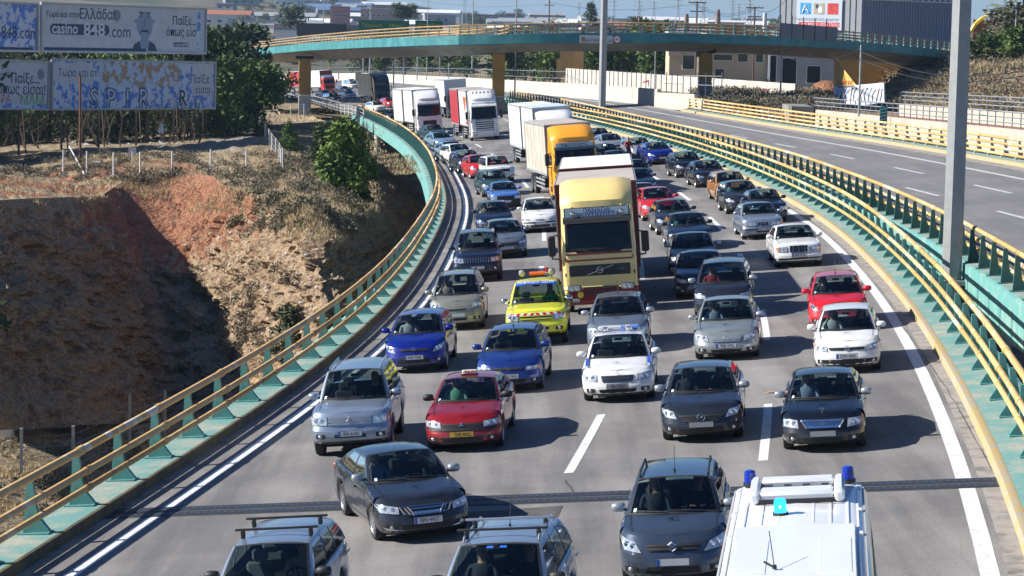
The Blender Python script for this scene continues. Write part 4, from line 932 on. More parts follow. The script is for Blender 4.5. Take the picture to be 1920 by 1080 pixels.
b = B(M_METAL)
for k in range(6): b.cyl((p[0], p[1], 24), (p[0] + 1.4 * math.cos(k), p[1] + 1.4 * math.sin(k), 24.2), .05, n=5); b.box((p[0] + 1.6 * math.cos(k), p[1] + 1.6 * math.sin(k), 24.2), (.5, .4, .2))
b.obj('floodlight_ring', t)
p = np.array(Wy(1128, 222, 252)); t = thing('light_mast', 'tall grey mast standing in front of the flyover sign', 'light mast', loc=(0, 0, 0)); b = B(M_MAST); b.cyl((p[0], p[1], -10), (p[0], p[1], 34), .44, .3, n=8); b.obj('pole', t, 0)
for px, pyb, Y, w, pt in [(965, 185, 300, 3.2, -20), (885, 130, 415, 2.6, -30), (693, 150, 520, 3, 12), (737, 200, 330, 4, 105), (841, 165, 430, 2.6, 118), (800, 150, 460, 2, -20), (576, 180, 420, 3, 76), (1250, 140, 480, 2, 88), (1215, 150, 470, 3, 86), (1227, 180, 330, 2.6, 86), (1176, 140, 480, 2.2, 86), (1023, 125, 500, 2.2, 80), (1001, 120, 500, 2, 82), (1093, 150, 400, 2.6, 86), (1463, 185, 300, 3.5, 92), (1610, 218, 215, 4.2, 84), (482, 82, 600, 2, 30), (606, 90, 560, 2, -20), (1902, 108, 340, 3, 18)]:
    mast(px, pyb, Y, w, pt, 'slim grey lamp post among the roads beyond the jam', group='slim lamp posts beyond the jam', arm=pt < 30 or pt == 12)
t = mast(1870, 108, 340, 2.4, 80, 'short lamp post with two white floodlights on the right embankment', arm=False); q = Wy(1870, 79, 340)
for sg in (1, -1): b = B(M_WHITE); b.box(q + np.array([sg * .7, 0, .05]), (.7, .3, .25), ch=.04); b.obj('floodlight', t)
b = B(M_METAL); b.cyl(q + np.array([-.8, 0, 0]), q + np.array([.8, 0, 0]), .05, n=5); b.obj('crossbar', t)
M_WOOD = mat('pole_wood', (.12, .08, .06), .9)
for px, Y, pt, lb in ((1303, 372, 2, 'wooden power pole with crossarms beside the ochre pier'), (1411, 372, 12, 'wooden power pole with insulators left of the warehouse'), (1027, 520, -4, 'grey power pole with a crossarm above the flyover, left of the tall mast')):
    p = np.array(Wy(px, 160, Y)); top = Wy(px, pt, Y)[2]; t = thing('power_pole', lb, 'power pole', loc=(0, 0, 0)); b = B(M_WOOD); b.cyl(p - np.array([0, 0, 2]), (p[0], p[1], top), .2, .13, n=6); b.obj('pole', t)
    for dz in (0.2, 1.5): b = B(M_WOOD); b.box((p[0], p[1], top - dz), (2.6 if dz < 1 else 2.0, .15, .15)); b.obj('crossarm', t)
    for dx in (-1.2, -.5, .5, 1.2): b = B(M_METAL); b.cyl((p[0] + dx, p[1], top - .1), (p[0] + dx, p[1], top + .25), .07, n=5); b.obj('insulator', t)
# lattice pylons far off
for px, pt, Y in [(1150, 0, 1500), (1197, 0, 1300), (1225, 2, 1700), (1270, -2, 1600), (1318, 4, 1500), (1372, 0, 1800), (1384, 6, 2000), (1404, -4, 1400), (870, -6, 1900), (1085, 4, 1900), (1882, 6, 900), (1893, 8, 950)]:
    top = Wy(px, pt, Y)[2]; x = Wy(px, 40, Y)[0]; z0_ = farz(x, Y); t = thing('pylon', 'distant lattice power pylon on the horizon', 'pylon', loc=(x, Y, z0_), group='distant pylons on the horizon'); Hh = top - z0_; b = B(M_METAL); w0 = Hh * .09; r_ = .16
    for sx_ in (-1, 1):
        for sy_ in (-1, 1): b.cyl((sx_ * w0, sy_ * w0, 0), (sx_ * .6, sy_ * .6, Hh), r_, n=3, caps=False)
    for k in range(7):
        a0, a1 = k / 7, (k + 1) / 7; wa, wb2 = lerp(w0, .6, a0), lerp(w0, .6, a1)
        b.cyl((-wa, -wa, Hh * a0), (wb2, -wb2, Hh * a1), r_ * .7, n=3, caps=False); b.cyl((wa, -wa, Hh * a0), (-wb2, -wb2, Hh * a1), r_ * .7, n=3, caps=False)
    b.obj('lattice', t, 0); b = B(M_METAL)
    for f_ in (.72, .84, .95): b.cyl((-Hh * .13, 0, Hh * f_), (Hh * .13, 0, Hh * f_), r_, n=3)
    b.obj('crossarm', t, 0)
# ------------------------------------------------------------------ buildings
def building(label, px0, px1, pyt, pyb, Y, dep, m_, roof=None, wins=(), name='house', cat='house', group=None, Yr=None, wm=None, gable=0):
    a, c = Wy(px0, pyb, Y), Wy(px1, pyb, Yr or Y); top = Wy(px0, pyt, Y)[2]; w = math.hypot(*(c - a)[:2]); z0_ = a[2] - 1; M = frame((a[0], a[1], z0_), ((c - a)[0], (c - a)[1], 0), (0, 0, 1)); h = top - z0_   # local x right, y up, z to camera
    t = thing(name, label, cat, mw=M, group=group); b = B(m_); b.box((w / 2, h / 2, -dep / 2), (w, h, dep)); b.obj('wall', t, 0)
    b = B(roof or M_CONC)
    if gable: b.prism([(-.3, h), (w + .3, h), (w / 2, h + gable)], (1, 0, 0), (0, 1, 0), (0, 0, .3), (0, 0, -dep - .6))
    else: b.box((w / 2, h + .12, -dep / 2), (w + .5, .25, dep + .5))
    b.obj('roof', t, 0)
    for (fx0, fx1, fy0, fy1) in wins:
        x0_, x1_, y0_, y1_ = fx0 * w, fx1 * w, fy0 * h, fy1 * h; f_ = B(M_WHITE); th = .09
        for c_, s_ in (((x0_, (y0_ + y1_) / 2, .03), (th, y1_ - y0_, .12)), ((x1_, (y0_ + y1_) / 2, .03), (th, y1_ - y0_, .12)), (((x0_ + x1_) / 2, y0_, .05), (x1_ - x0_ + .2, th, .2)), (((x0_ + x1_) / 2, y1_, .03), (x1_ - x0_, th, .12))): f_.box(c_, s_)
        wn_ = f_.obj('window', t, 0); g_ = B(wm or mat('far_window_glass', (.02, .028, .035), .1, coat=.5)); g_.box(((x0_ + x1_) / 2, (y0_ + y1_) / 2, .01), (x1_ - x0_ - .04, y1_ - y0_ - .04, .03)); g_.obj('pane', wn_, 0)
    return t, w, h
M_HB = mat('beige_render', (.5, .42, .3), .85, noise=.08, nscale=.3); M_HP = mat('pinkish_render', (.52, .4, .33), .85, noise=.08); M_GREYB = mat('grey_cladding', (.3, .32, .34), .6, noise=.06, nscale=.5); M_CLADSH = mat('shade_toned_cladding', (.16, .2, .28), .6, noise=.05, nscale=.4)
M_TILE = mat('clay_roof', (.35, .13, .07), .8, noise=.2)
t, w, h = building('beige house with tall window and pinkish balcony between the tall mast and the ochre pier', 1254, 1304, 62, 146, 400, 10, M_HB, wins=[(.5, .95, .3, .58), (.55, .9, .68, .85)]); b = B(M_HP); b.box((w * .2, h * .62, .6), (w * .5, h * .12, 1.2), ch=.02); b.obj('balcony', t)
t, w, h = building('wide beige house with several windows right of the ochre pier', 1322, 1442, 60, 146, 402, 11, M_HB, wins=[(.12, .42, .46, .58), (.5, .66, .44, .6), (.78, .9, .44, .6), (.15, .3, .1, .3), (.1, .22, .72, .9), (.4, .52, .72, .9)]); b = B(M_HP); b.box((w * .4, h * .68, .6), (w * .8, h * .1, 1.2), ch=.02); b.obj('balcony', t)
building('grey shed with a dark doorway seen under the flyover left of the ochre wall', 1440, 1566, 92, 158, 400, 12, M_GREYB, wins=[(.02, .12, .2, .85), (.2, .42, .1, .8), (.57, .78, .2, .62)], name='shed', cat='shed', wm=M_DARK)
# warehouse: lit left face, right face with shade put into its darker colour
a, c, e = Wy(1460, 95, 455), Wy(1613, 95, 447), Wy(1788, 100, 478)
t = thing('warehouse', 'huge metal-clad warehouse with a coloured poster on its grey side', 'warehouse', loc=(0, 0, 0)); zt_ = 17.5; z0_ = 0
def wallq(p, q, m_, name, zt2=None):
    b = B(m_); b.add([(p[0], p[1], z0_), (q[0], q[1], z0_), (q[0], q[1], zt2 or zt_), (p[0], p[1], zt_)], [(0, 1, 2, 3)])
    d = Vector((q[0] - p[0], q[1] - p[1], 0)); n_ = max(4, int(d.length / 1.1)); nn = Vector((d.y, -d.x, 0)).normalized() * .05
    for i in range(n_): r_ = Vector((p[0], p[1], 0)) + d * (i / n_) + nn; b.box((r_.x, r_.y, (z0_ + zt_) / 2), (.12, .12, zt_ - z0_))
    return b.obj(name, t, 0)
wallq(a, c, M_GREYB, 'side_wall'); wallq(c, e, M_CLADSH, 'end_wall'); b = B(M_GREYB); b.add([(a[0], a[1], zt_), (c[0], c[1], zt_), (e[0], e[1], zt_), (a[0] + e[0] - c[0], a[1] + e[1] - c[1], zt_)], [(0, 1, 2, 3)]); b.add([(e[0], e[1], z0_), (e[0] + a[0] - c[0], e[1] + a[1] - c[1], z0_), (e[0] + a[0] - c[0], e[1] + a[1] - c[1], zt_), (e[0], e[1], zt_)], [(0, 1, 2, 3)]); b.add([(a[0], a[1], z0_), (a[0] + e[0] - c[0], a[1] + e[1] - c[1], z0_), (a[0] + e[0] - c[0], a[1] + e[1] - c[1], zt_), (a[0], a[1], zt_)], [(0, 1, 2, 3)]); b.obj('roof', t, 0)
zl = Wy(1700, 2, 462)[2]
b = B(M_WHITE)
for i in range(16): u = i / 16; p = c + (e - c) * u; q = c + (e - c) * (u + .05); b.cyl((p[0], p[1] - .5, zl), (q[0], q[1] - .5, zl + 1.2), .08, n=4); b.cyl((q[0], q[1] - .5, zl + 1.2), (q[0] + (e - c)[0] / 80, q[1] - .5, zl), .08, n=4)
b.cyl((c[0], c[1] - .5, zl), (e[0], e[1] - .5, zl), .12, n=4); b.cyl((c[0], c[1] - .5, zl + 1.2), (e[0], e[1] - .5, zl + 1.2), .12, n=4); b.obj('white_truss', t, 0)
d = (c - a); p0_, p1_ = a + d * ((1493 - 1460) / 153), a + d * ((1578 - 1460) / 153); Yp = p0_[1]; zA, zB = Wy(1493, 57, Yp)[2], Wy(1493, -2, Yp)[2]
wd_ = math.hypot(*(p1_ - p0_)[:2]); n_ = np.array([d[1], -d[0], 0]); n_ /= np.linalg.norm(n_); o_ = p0_ + n_ * .25
pt_ = thing('wall_poster', 'white poster with three picture squares and a red text strip on the warehouse side', 'poster', mw=frame((o_[0], o_[1], zA), (d[0], d[1], 0), (0, 0, 1))); hp = zB - zA
b = B(mat('poster_white', (.52, .6, .68), .5)); b.box((wd_ / 2, hp / 2, 0), (wd_, hp, .1)); b.obj('face', pt_, 0)
for k, cc in enumerate(((.05, .35, .75), (.42, .4, .3), (.6, .06, .05))):
    b = B(mat('poster_square_%s' % ('blue', 'sand', 'red')[k], cc, .5, noise=.35, nscale=.8), M_WHITE, M_BLUEP); x_ = wd_ * (.2 + .3 * k); s_ = wd_ * .24; b.box((x_, hp * .7, .06), (s_, s_ * .95, .03), ch=.01)
    if k == 0:
        b.tube([Vector((x_ - s_ * .28, hp * .7 - s_ * .35, .1)), Vector((x_ - s_ * .02, hp * .7 + s_ * .3, .1)), Vector((x_ + s_ * .3, hp * .7 - s_ * .35, .1))], s_ * .06, 4, 1); b.cyl((x_ - s_ * .2, hp * .7 - s_ * .1, .1), (x_ + s_ * .2, hp * .7 - s_ * .1, .1), s_ * .04, n=4, mi=1)
    if k == 1: b.ell((x_ + s_ * .1, hp * .7 - s_ * .1, .08), (s_ * .2, s_ * .3, .02), 1); b.ell((x_ - s_ * .2, hp * .7 + s_ * .2, .08), (s_ * .15, s_ * .2, .02), 2)
    b.obj('picture_square', pt_, 0)
text('Η καλύτερη λύση έρχεται', .7, M_INK, Matrix.Translation((wd_ * .45, hp * .36, .06)), pt_); b = B(mat('poster_red', (.6, .02, .04), .5)); b.box((wd_ * .5, hp * .2, .06), (wd_ * .9, hp * .14, .03)); rs = b.obj('red_strip', pt_, 0); text('...και πόρτα στην Πόλη', .85, M_WHITE, Matrix.Translation((wd_ * .5, hp * .2, .08)), rs, sx=.85)
# low walls before the houses
for lb, A, C_, ht in (('cream garden wall with pink and blue scrawls below the beige houses', (1062, 152, 372), (1492, 186, 312), 2.2),):
    a_, c_ = Wy(*A), Wy(*C_); b = B(M_CONC, M_PNK, mat('pale_blue_spray', (.3, .55, .65), .7)); d = Vector(c_ - a_); n_ = 16
    for i in range(n_): p = Vector(a_) + d * (i + .5) / n_; b.box(p + Vector((0, 0, ht / 2 - .3)), (d.length / n_ * .995, .3, ht), M=Matrix.Rotation(math.atan2(d.y, d.x), 3, 'Z'))
    for (u, mm_) in ((.88, 1), (.9, 1), (.65, 2), (.7, 2), (.4, 1)): p = Vector(a_) + d * u; b.cyl(p + Vector((-.8, -.3, .7)), p + Vector((.6, -.3, 1.2)), .14, n=4, mi=mm_); b.cyl(p + Vector((.6, -.3, 1.2)), p + Vector((.9, -.3, .5)), .12, n=4, mi=mm_)
    b.obj('garden_wall', label=lb, cat='wall')
# railway viaduct
t = thing('railway_viaduct', 'cream concrete railway viaduct with grey railings at the right', 'viaduct', loc=(0, 0, 0))
VA, VB = np.array(Wy(1524, 205, 252)), np.array(Wy(2100, 262, 150)); dv = (VB - VA); nv = np.array([-dv[1], dv[0], 0]); nv /= np.linalg.norm(nv); nv = nv if nv[1] > 0 else -nv
def vq(o0, h0, o1, h1, m_, name, sh=0):
    b = B(m_); r0 = [tuple(VA + dv * u + nv * o0 + np.array([0, 0, h0])) for u in np.linspace(0, 1, 12)]; r1 = [tuple(VA + dv * u + nv * o1 + np.array([0, 0, h1])) for u in np.linspace(0, 1, 12)]; b.grid([r0, r1]); return b.obj(name, t, sh)
M_VIA = mat('viaduct_concrete', (.46, .41, .34), .85, noise=.15, nscale=.4); M_BALL = mat('ballast', (.3, .25, .22), .95, noise=.3, nscale=2)
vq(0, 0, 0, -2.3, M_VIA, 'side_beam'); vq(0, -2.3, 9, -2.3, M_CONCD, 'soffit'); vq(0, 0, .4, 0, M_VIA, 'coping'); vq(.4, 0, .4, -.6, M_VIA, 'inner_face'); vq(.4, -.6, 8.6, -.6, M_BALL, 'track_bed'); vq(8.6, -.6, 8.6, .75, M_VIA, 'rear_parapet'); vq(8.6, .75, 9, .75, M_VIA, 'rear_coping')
for o_ in (2.6, 4.0, 5.4, 6.8): b = B(mat('rail_rust', (.17, .07, .045), .7)); b.tube([Vector(VA + dv * u + nv * o_ + np.array([0, 0, -.42])) for u in (0, 1)], .09, 4); b.obj('rail', t)
for side, off in ((0, .15), (1, 8.9)):
    tr = thing('viaduct_railing', 'grey railing on the near edge of the railway viaduct' if not side else 'grey railing on the far edge of the railway viaduct', 'railing', loc=(0, 0, 0)); z0_ = 0 if not side else .75; n_ = 44; pr = None; sp = B(M_METAL); sp.cyl((0, 0, 0), (0, 0, 1.15), .05, n=4); pm_ = sp.mesh('post')
    for i in range(n_ + 1):
        p = Vector(VA + dv * (i / n_) + nv * off + np.array([0, 0, z0_])); link('post', pm_, tr, loc=p)
        if pr is not None and i % 4 == 0:
            for z in (.4, .78, 1.15): b = B(M_METAL); b.cyl(pr + Vector((0, 0, z)), p + Vector((0, 0, z)), .045, n=4, caps=False); b.obj('rail', tr)
            pr = p
        if pr is None: pr = p
p = VA + dv * .0; b = B(M_CONCD); b.box(p + np.array([-1.2, 3, -1.2]), (2.2, 9, 3)); b.obj('end_block', t)
for u in (.25, .62, .9): q = VA + dv * u + nv * 4.5; b = B(M_CONC); b.box((q[0], q[1], -8), (2, 3, 16 + q[2] * 2 - 4)); b.obj('viaduct_pier', t)
# green marker sign before the viaduct
tz, w, h = panel('upright green marker sign with pale slanting stripes beside the railway viaduct', 1649, 1663, 200, 235, 178, mat('sign_teal', (.02, .2, .17), .5), name='marker_sign')
for k in range(5): b = B(M_PALEP); b.add([(0.02, h * (.1 + .18 * k), .05), (w - .02, h * (.18 + .18 * k), .05), (w - .02, h * (.22 + .18 * k), .05), (.02, h * (.14 + .18 * k), .05)], [(0, 1, 2, 3)]); b.obj('stripe', tz, 0)
b = B(M_METAL); b.cyl((w / 2, -3, -.08), (w / 2, h, -.08), .05, n=5); b.obj('post', tz)
# right embankment
CE = [((1654, 197, 298), (1640, 160, 345)), ((1700, 203, 285), (1700, 128, 350)), ((1760, 210, 272), (1772, 108, 352)), ((1830, 218, 262), (1830, 102, 350)), ((1900, 226, 250), (1900, 100, 345)), ((1980, 232, 240), (1980, 92, 340)), ((2200, 240, 225), (2200, 80, 335))]
f0 = dens([Wy(*a_) for a_, _ in CE], 8); f1 = dens([Wy(*c_) for _, c_ in CE], 8); rowsE = []
for j in range(31):
    u = j / 30; rowsE.append([])
    for i in range(len(f0)):
        p = f0[i] * (1 - u) + f1[i] * u; p = p + np.array([0, 0, 1.0 * fbm(p, .12, 4) * math.sin(math.pi * u) + .3 * fbm(p, .7, 3)]); rowsE[-1].append(tuple(p))
rowsE.append([(q[0] + 10, q[1] + 60, q[2] + .3) for q in rowsE[-1]]); rowsE.insert(0, [(q[0], q[1] - 8, q[2] - 6) for q in rowsE[0]])
b = B(M_SOIL); b.grid(rowsE); emb = struct(b, 'embankment', sharp=0); BE = bvh(emb)
pts = []; blE = []
for _ in range(9000):
    px, py = random.uniform(1655, 1935), random.uniform(90, 235); d_ = Vector(ray(px, py)).normalized(); h_ = BE.ray_cast(Vector(CAM), d_)
    if h_[0] is None: continue
    if fbm(h_[0], .15, 3) > -.1: pts.append(tuple(h_[0]))
    if random.random() < .09: r_s = random.uniform(.5, 1.3); blE.append((*h_[0], r_s, r_s, r_s * .7))
tufts('dry_grass', pts, M_STRAW, .55, 6, 11, 'tawny dry grass on the right embankment')
link('scrub', leafcloud(blE, 30000, .26, M_SCRUB, seed=12), label='dark brushwood patches on the right embankment', cat='scrub', kind='stuff')
for k, (px, pyb, Y, h_, mm, kd) in enumerate([(1815, 118, 340, 3.6, M_PINE, 'bushy'), (1845, 112, 340, 3.8, M_PINE, 'bushy'), (1878, 106, 340, 3.6, M_PINEB, 'bushy'), (1905, 112, 335, 4.9, M_PINE, 'bushy'), (1903, 84, 362, 6.6, M_OLIVE, 'oak'), (1928, 100, 355, 7.6, M_OLIVE, 'oak')]):
    q = Wy(px, pyb, Y); tree(q[0], q[1], q[2] - .5, h_, kd, mm, 'green tree on top of the right embankment', v=k % 3, n=1500, sx=1.6, group='trees on the right embankment')
# playground slide tower
q = Wy(1850, 76, 390); t = thing('slide_tower', 'yellow and red water-slide tower behind the trees at the right edge', 'slide', loc=tuple(q)); b = B(mat('slide_yellow', (.75, .5, .03), .5))
pp = [Vector((-3.0, 0, -1)), Vector((-2.7, 0, 1)), Vector((-1.9, 0, 2.4)), Vector((-.8, 0, 3.4)), Vector((0, 0, 3.7))]; b.tube(pp, .32, 6); b.cyl((-.1, 0, 3.6), (0, 0, 4.4), .12, n=5); b.obj('yellow_slide', t)
b = B(mat('slide_brown', (.3, .13, .06), .8)); [b.box((x_, .3, 1.0), (.3, .3, 4.5)) for x_ in (-2, -1, 0, .6)]; b.box((-.7, .5, 1.5), (2.6, .2, 3.2)); b.obj('timber_frame', t)
for x_ in (.7, 1.4): b = B(mat('slide_red', (.5, .03, .06), .5)); b.cyl((x_, 0, 3.3), (x_ + 1.6, -.5, -1), .28, n=6); b.obj('red_slide', t)
b = B(M_METAL); b.tube([Vector((-.2, 0, 3.4)), Vector((-.2, 0, 5.4)), Vector((2.2, 0, 5.4)), Vector((2.2, 0, 2.6))], .06, 4); b.obj('frame_hoop', t)
# trees in the middle distance
k = 0
for px, pyb, Y, h_, mm, kd in [(945, 138, 460, 8, M_PINE, 'bushy'), (1040, 140, 430, 7, M_PINEB, 'oak'), (1118, 140, 440, 7.5, M_PINEB, 'oak'), (1145, 141, 440, 7.5, M_PINE, 'oak'), (1175, 141, 440, 8, M_PINEB, 'oak'), (1232, 142, 430, 7.5, M_PINE, 'oak'), (1095, 138, 480, 8, M_PINE, 'oak'), (960, 140, 480, 7, M_PINE, 'bushy'), (985, 142, 470, 6, M_PINE, 'bushy'), (1010, 146, 455, 7, M_PINED, 'oak'), (1030, 148, 440, 4.5, M_PINEB, 'bushy'), (1105, 138, 470, 7.5, M_PINE, 'oak'), (1130, 138, 470, 7, M_PINE, 'oak'), (1160, 138, 460, 7, M_PINE, 'oak'), (1190, 138, 450, 7.5, M_PINE, 'oak'), (1218, 140, 440, 7, M_PINEB, 'oak'), (1243, 140, 440, 6.5, M_PINE, 'oak'), (1205, 110, 520, 9, M_PINE, 'oak'), (1225, 108, 520, 8, M_PINED, 'oak'), (620, 118, 620, 6, M_PINE, 'oak'), (680, 128, 640, 6, M_OLIVE, 'oak'), (720, 130, 620, 6, M_PINE, 'oak'), (760, 132, 600, 6, M_OLIVE, 'oak'), (800, 134, 580, 6, M_PINE, 'oak'), (840, 136, 560, 6, M_OLIVE, 'oak'), (875, 138, 540, 6, M_PINE, 'oak'), (1345, 208, 262, 1.6, M_PINEB, 'bushy'), (1410, 205, 262, 1.6, M_PINE, 'bushy')]:
    q = Wy(px, pyb, Y); tree(q[0], q[1], q[2] - .6, h_, kd, mm, 'green tree in the belt behind the whitewashed wall', v=k % 4, n=1300, sx=1.5, group='trees behind the whitewashed wall'); k += 1
bl = []
for _ in range(420):
    px = random.uniform(1300, 1560); py = random.uniform(160, 215); Y = random.uniform(268, 330); q = Wy(px, py, Y); x = q[0]; r_s = random.uniform(.4, .9); bl.append((x, Y, gz(x, Y) + .3, r_s, r_s, r_s * .7))
link('brushwood', leafcloud(bl, 30000, .2, M_SCRUB, seed=15), label='dry brown brushwood between the far barrier and the beige houses', cat='scrub', kind='stuff')
p = Wy(1549, 190, 330); b = B(M_REDE); b.ell((p[0], 330, .2), (2.6, 5, 2.6), nu=18, nv=10); b.obj('earth_mound', label='orange-brown earth mound left of the ochre wing wall', cat='mound')
# ------------------------------------------------------------------ far town
random.seed(21)
M_FW = mat('far_white_wall', (.6, .6, .58), .8); M_FG = mat('far_grey_wall', (.26, .27, .29), .8); M_FB = mat('far_brown_wall', (.24, .17, .14), .8); M_FBL = mat('far_blue_roof', (.12, .2, .34), .7); M_FR = mat('far_grey_roof', (.3, .32, .34), .7); M_FWR = mat('far_white_roof', (.68, .69, .7), .7)
for i in range(120):
    px = random.uniform(390, 1455); y = random.uniform(.05, 1) ** .8 * 1700 + 850; 
    if 1110 < px and y < 1000: y += 500
    x = (px - 960) / FPX * y; z = farz(x, y); w = random.uniform(9, 38) * (y / 1800) ** .3 + (30 if random.random() < .1 else 0); h = random.uniform(4, 9); d = random.uniform(9, 22); wm_ = random.choice((M_FW, M_FW, M_FG, M_FB)); rm_ = random.choice((M_FR, M_FWR, M_FBL, M_FR, M_TILE))
    gb = random.random() < .45; t = thing('far_building', 'pale gabled works hall in the hazy distance' if gb else 'flat-roofed block in the hazy distance', 'building', mw=Matrix.Translation((x, y, z - 2)) @ Matrix.Rotation(random.uniform(-.25, .25), 4, 'Z'), group='gabled halls in the hazy distance' if gb else 'flat-roofed blocks in the hazy distance')
    b = B(wm_); b.box((0, 0, h / 2), (w, d, h)); b.obj('wall', t, 0); b = B(rm_)
    if gb: b.prism([(-d / 2 - .5, h), (d / 2 + .5, h), (0, h + 2.5)], (0, 1, 0), (0, 0, 1), (-w / 2, 0, 0), (w, 0, 0))
    else: b.box((0, 0, h + .3), (w + 1, d + 1, .6))
    b.obj('roof', t, 0); b = B(mat('far_window_dark', (.04, .045, .055), .3)); nf = max(1, int(h / 3.4))
    for f_ in range(nf):
        for q in range(int(w / 6)): b.box((-w / 2 + 3 + q * 6, -d / 2 - .02, 1.8 + f_ * 3.2), (2.4, .15, 1.4))
    o = b.obj('window_row', t, 0); o['kind'] = 'stuff'
t, w, h = building('red-banded office block on the skyline above the left part of the flyover', 619, 653, 12, 44, 1300, 14, mat('red_bands', (.5, .16, .13), .7), name='office_block', cat='building', wins=[(.05, .95, .1 + .2 * k, .17 + .2 * k) for k in range(4)])
building('long brown many-windowed block right of the red-banded one', 676, 755, 16, 46, 1350, 16, M_FB, name='office_block', cat='building', wins=[(.03 + .12 * a_, .1 + .12 * a_, .25 + .3 * c_, .4 + .3 * c_) for a_ in range(8) for c_ in range(2)])
building('small white shed with bluish roof behind the left end of the flyover', 515, 553, 56, 72, 640, 8, M_FW, roof=M_FBL, name='shed', cat='shed')
for px, pt, hh, Y in ((1346, 18, 42, 900), (1434, 24, 46, 900), (1287, 26, 42, 900)):
    q = Wy(px, hh, Y); zt2 = Wy(px, pt, Y)[2]; b = B(M_FB if px != 1434 else M_FW); b.cyl((q[0], q[1], q[2] - 8), (q[0], q[1], zt2), 1.1 if px == 1434 else 1.6, .7, n=8); b.obj('chimney', label={1346: 'squat dark tower on the skyline between the power poles', 1434: 'pale tapering chimney with dark top right of the second power pole', 1287: 'small domed turret on the skyline left of the first power pole'}[px], cat='chimney')
k = 0
for i in range(150):
    px = random.uniform(385, 1460); y = random.uniform(0, 1) * 1700 + 820; x = (px - 960) / FPX * y; z = farz(x, y)
    if px > 1080 and random.random() < .5: continue
    h_ = random.uniform(5, 10) + (6 if random.random() < .06 else 0); tree(x, y, z - 1.5, h_, 'oak', random.choice((M_PINED, M_PINE, M_OLIVE)), 'hazy green tree on the far hillside', v=k % 4, n=420, sx=random.uniform(1.2, 2.2), group='hazy trees on the far hillside', name='far_tree'); k += 1
for px, pb, pt in ((1108, 45, 7), (1195, 60, 28), (748, 30, 2), (765, 32, 4), (545, 50, 2)):
    q = Wy(px, pb, 900 if px != 1195 else 600); zt2 = Wy(px, pt, 900 if px != 1195 else 600)[2]; tree(q[0], q[1], q[2] - 1, zt2 - q[2] + 1, 'bushy' if px == 1108 else 'oak', M_PINED, {1108: 'dense dark cypress-like tree on the skyline left of the tall mast', 1195: 'green tree showing above the flyover right of the grey car', 748: 'dark tree on the skyline above the brown block', 765: 'dark tree on the skyline right of the brown block', 545: 'tall thin-leaved tree left of the red-banded block'}[px], v=1, n=1200, sx=1.0 if px == 1108 else 1.3)
# overhead wires
for (x0_, y0_, Y0), (x1_, y1_, Y1) in [((1303, 6, 372), (1411, 16, 372)), ((1303, 10, 372), (1411, 20, 372)), ((1027, 4, 520), (1303, 8, 372)), ((1027, 8, 520), (760, -4, 620)), ((1411, 15, 372), (1480, -6, 330)), ((1463, 100, 300), (1610, 92, 215)), ((1610, 95, 215), (1960, 128, 150)), ((1610, 110, 215), (1960, 136, 150))]:
    p, q = Vector(Wy(x0_, y0_, Y0)), Vector(Wy(x1_, y1_, Y1)); P_ = [p.lerp(q, u) - Vector((0, 0, 1.2 * math.sin(math.pi * u))) for u in np.linspace(0, 1, 9)]; b = B(mat('cable_dark', (.05, .05, .06), .7)); b.tube(P_, .035, 3); b.obj('overhead_wire', label='thin overhead cable strung between the power poles and masts', cat='cable', group='overhead cables')
random.seed(9)
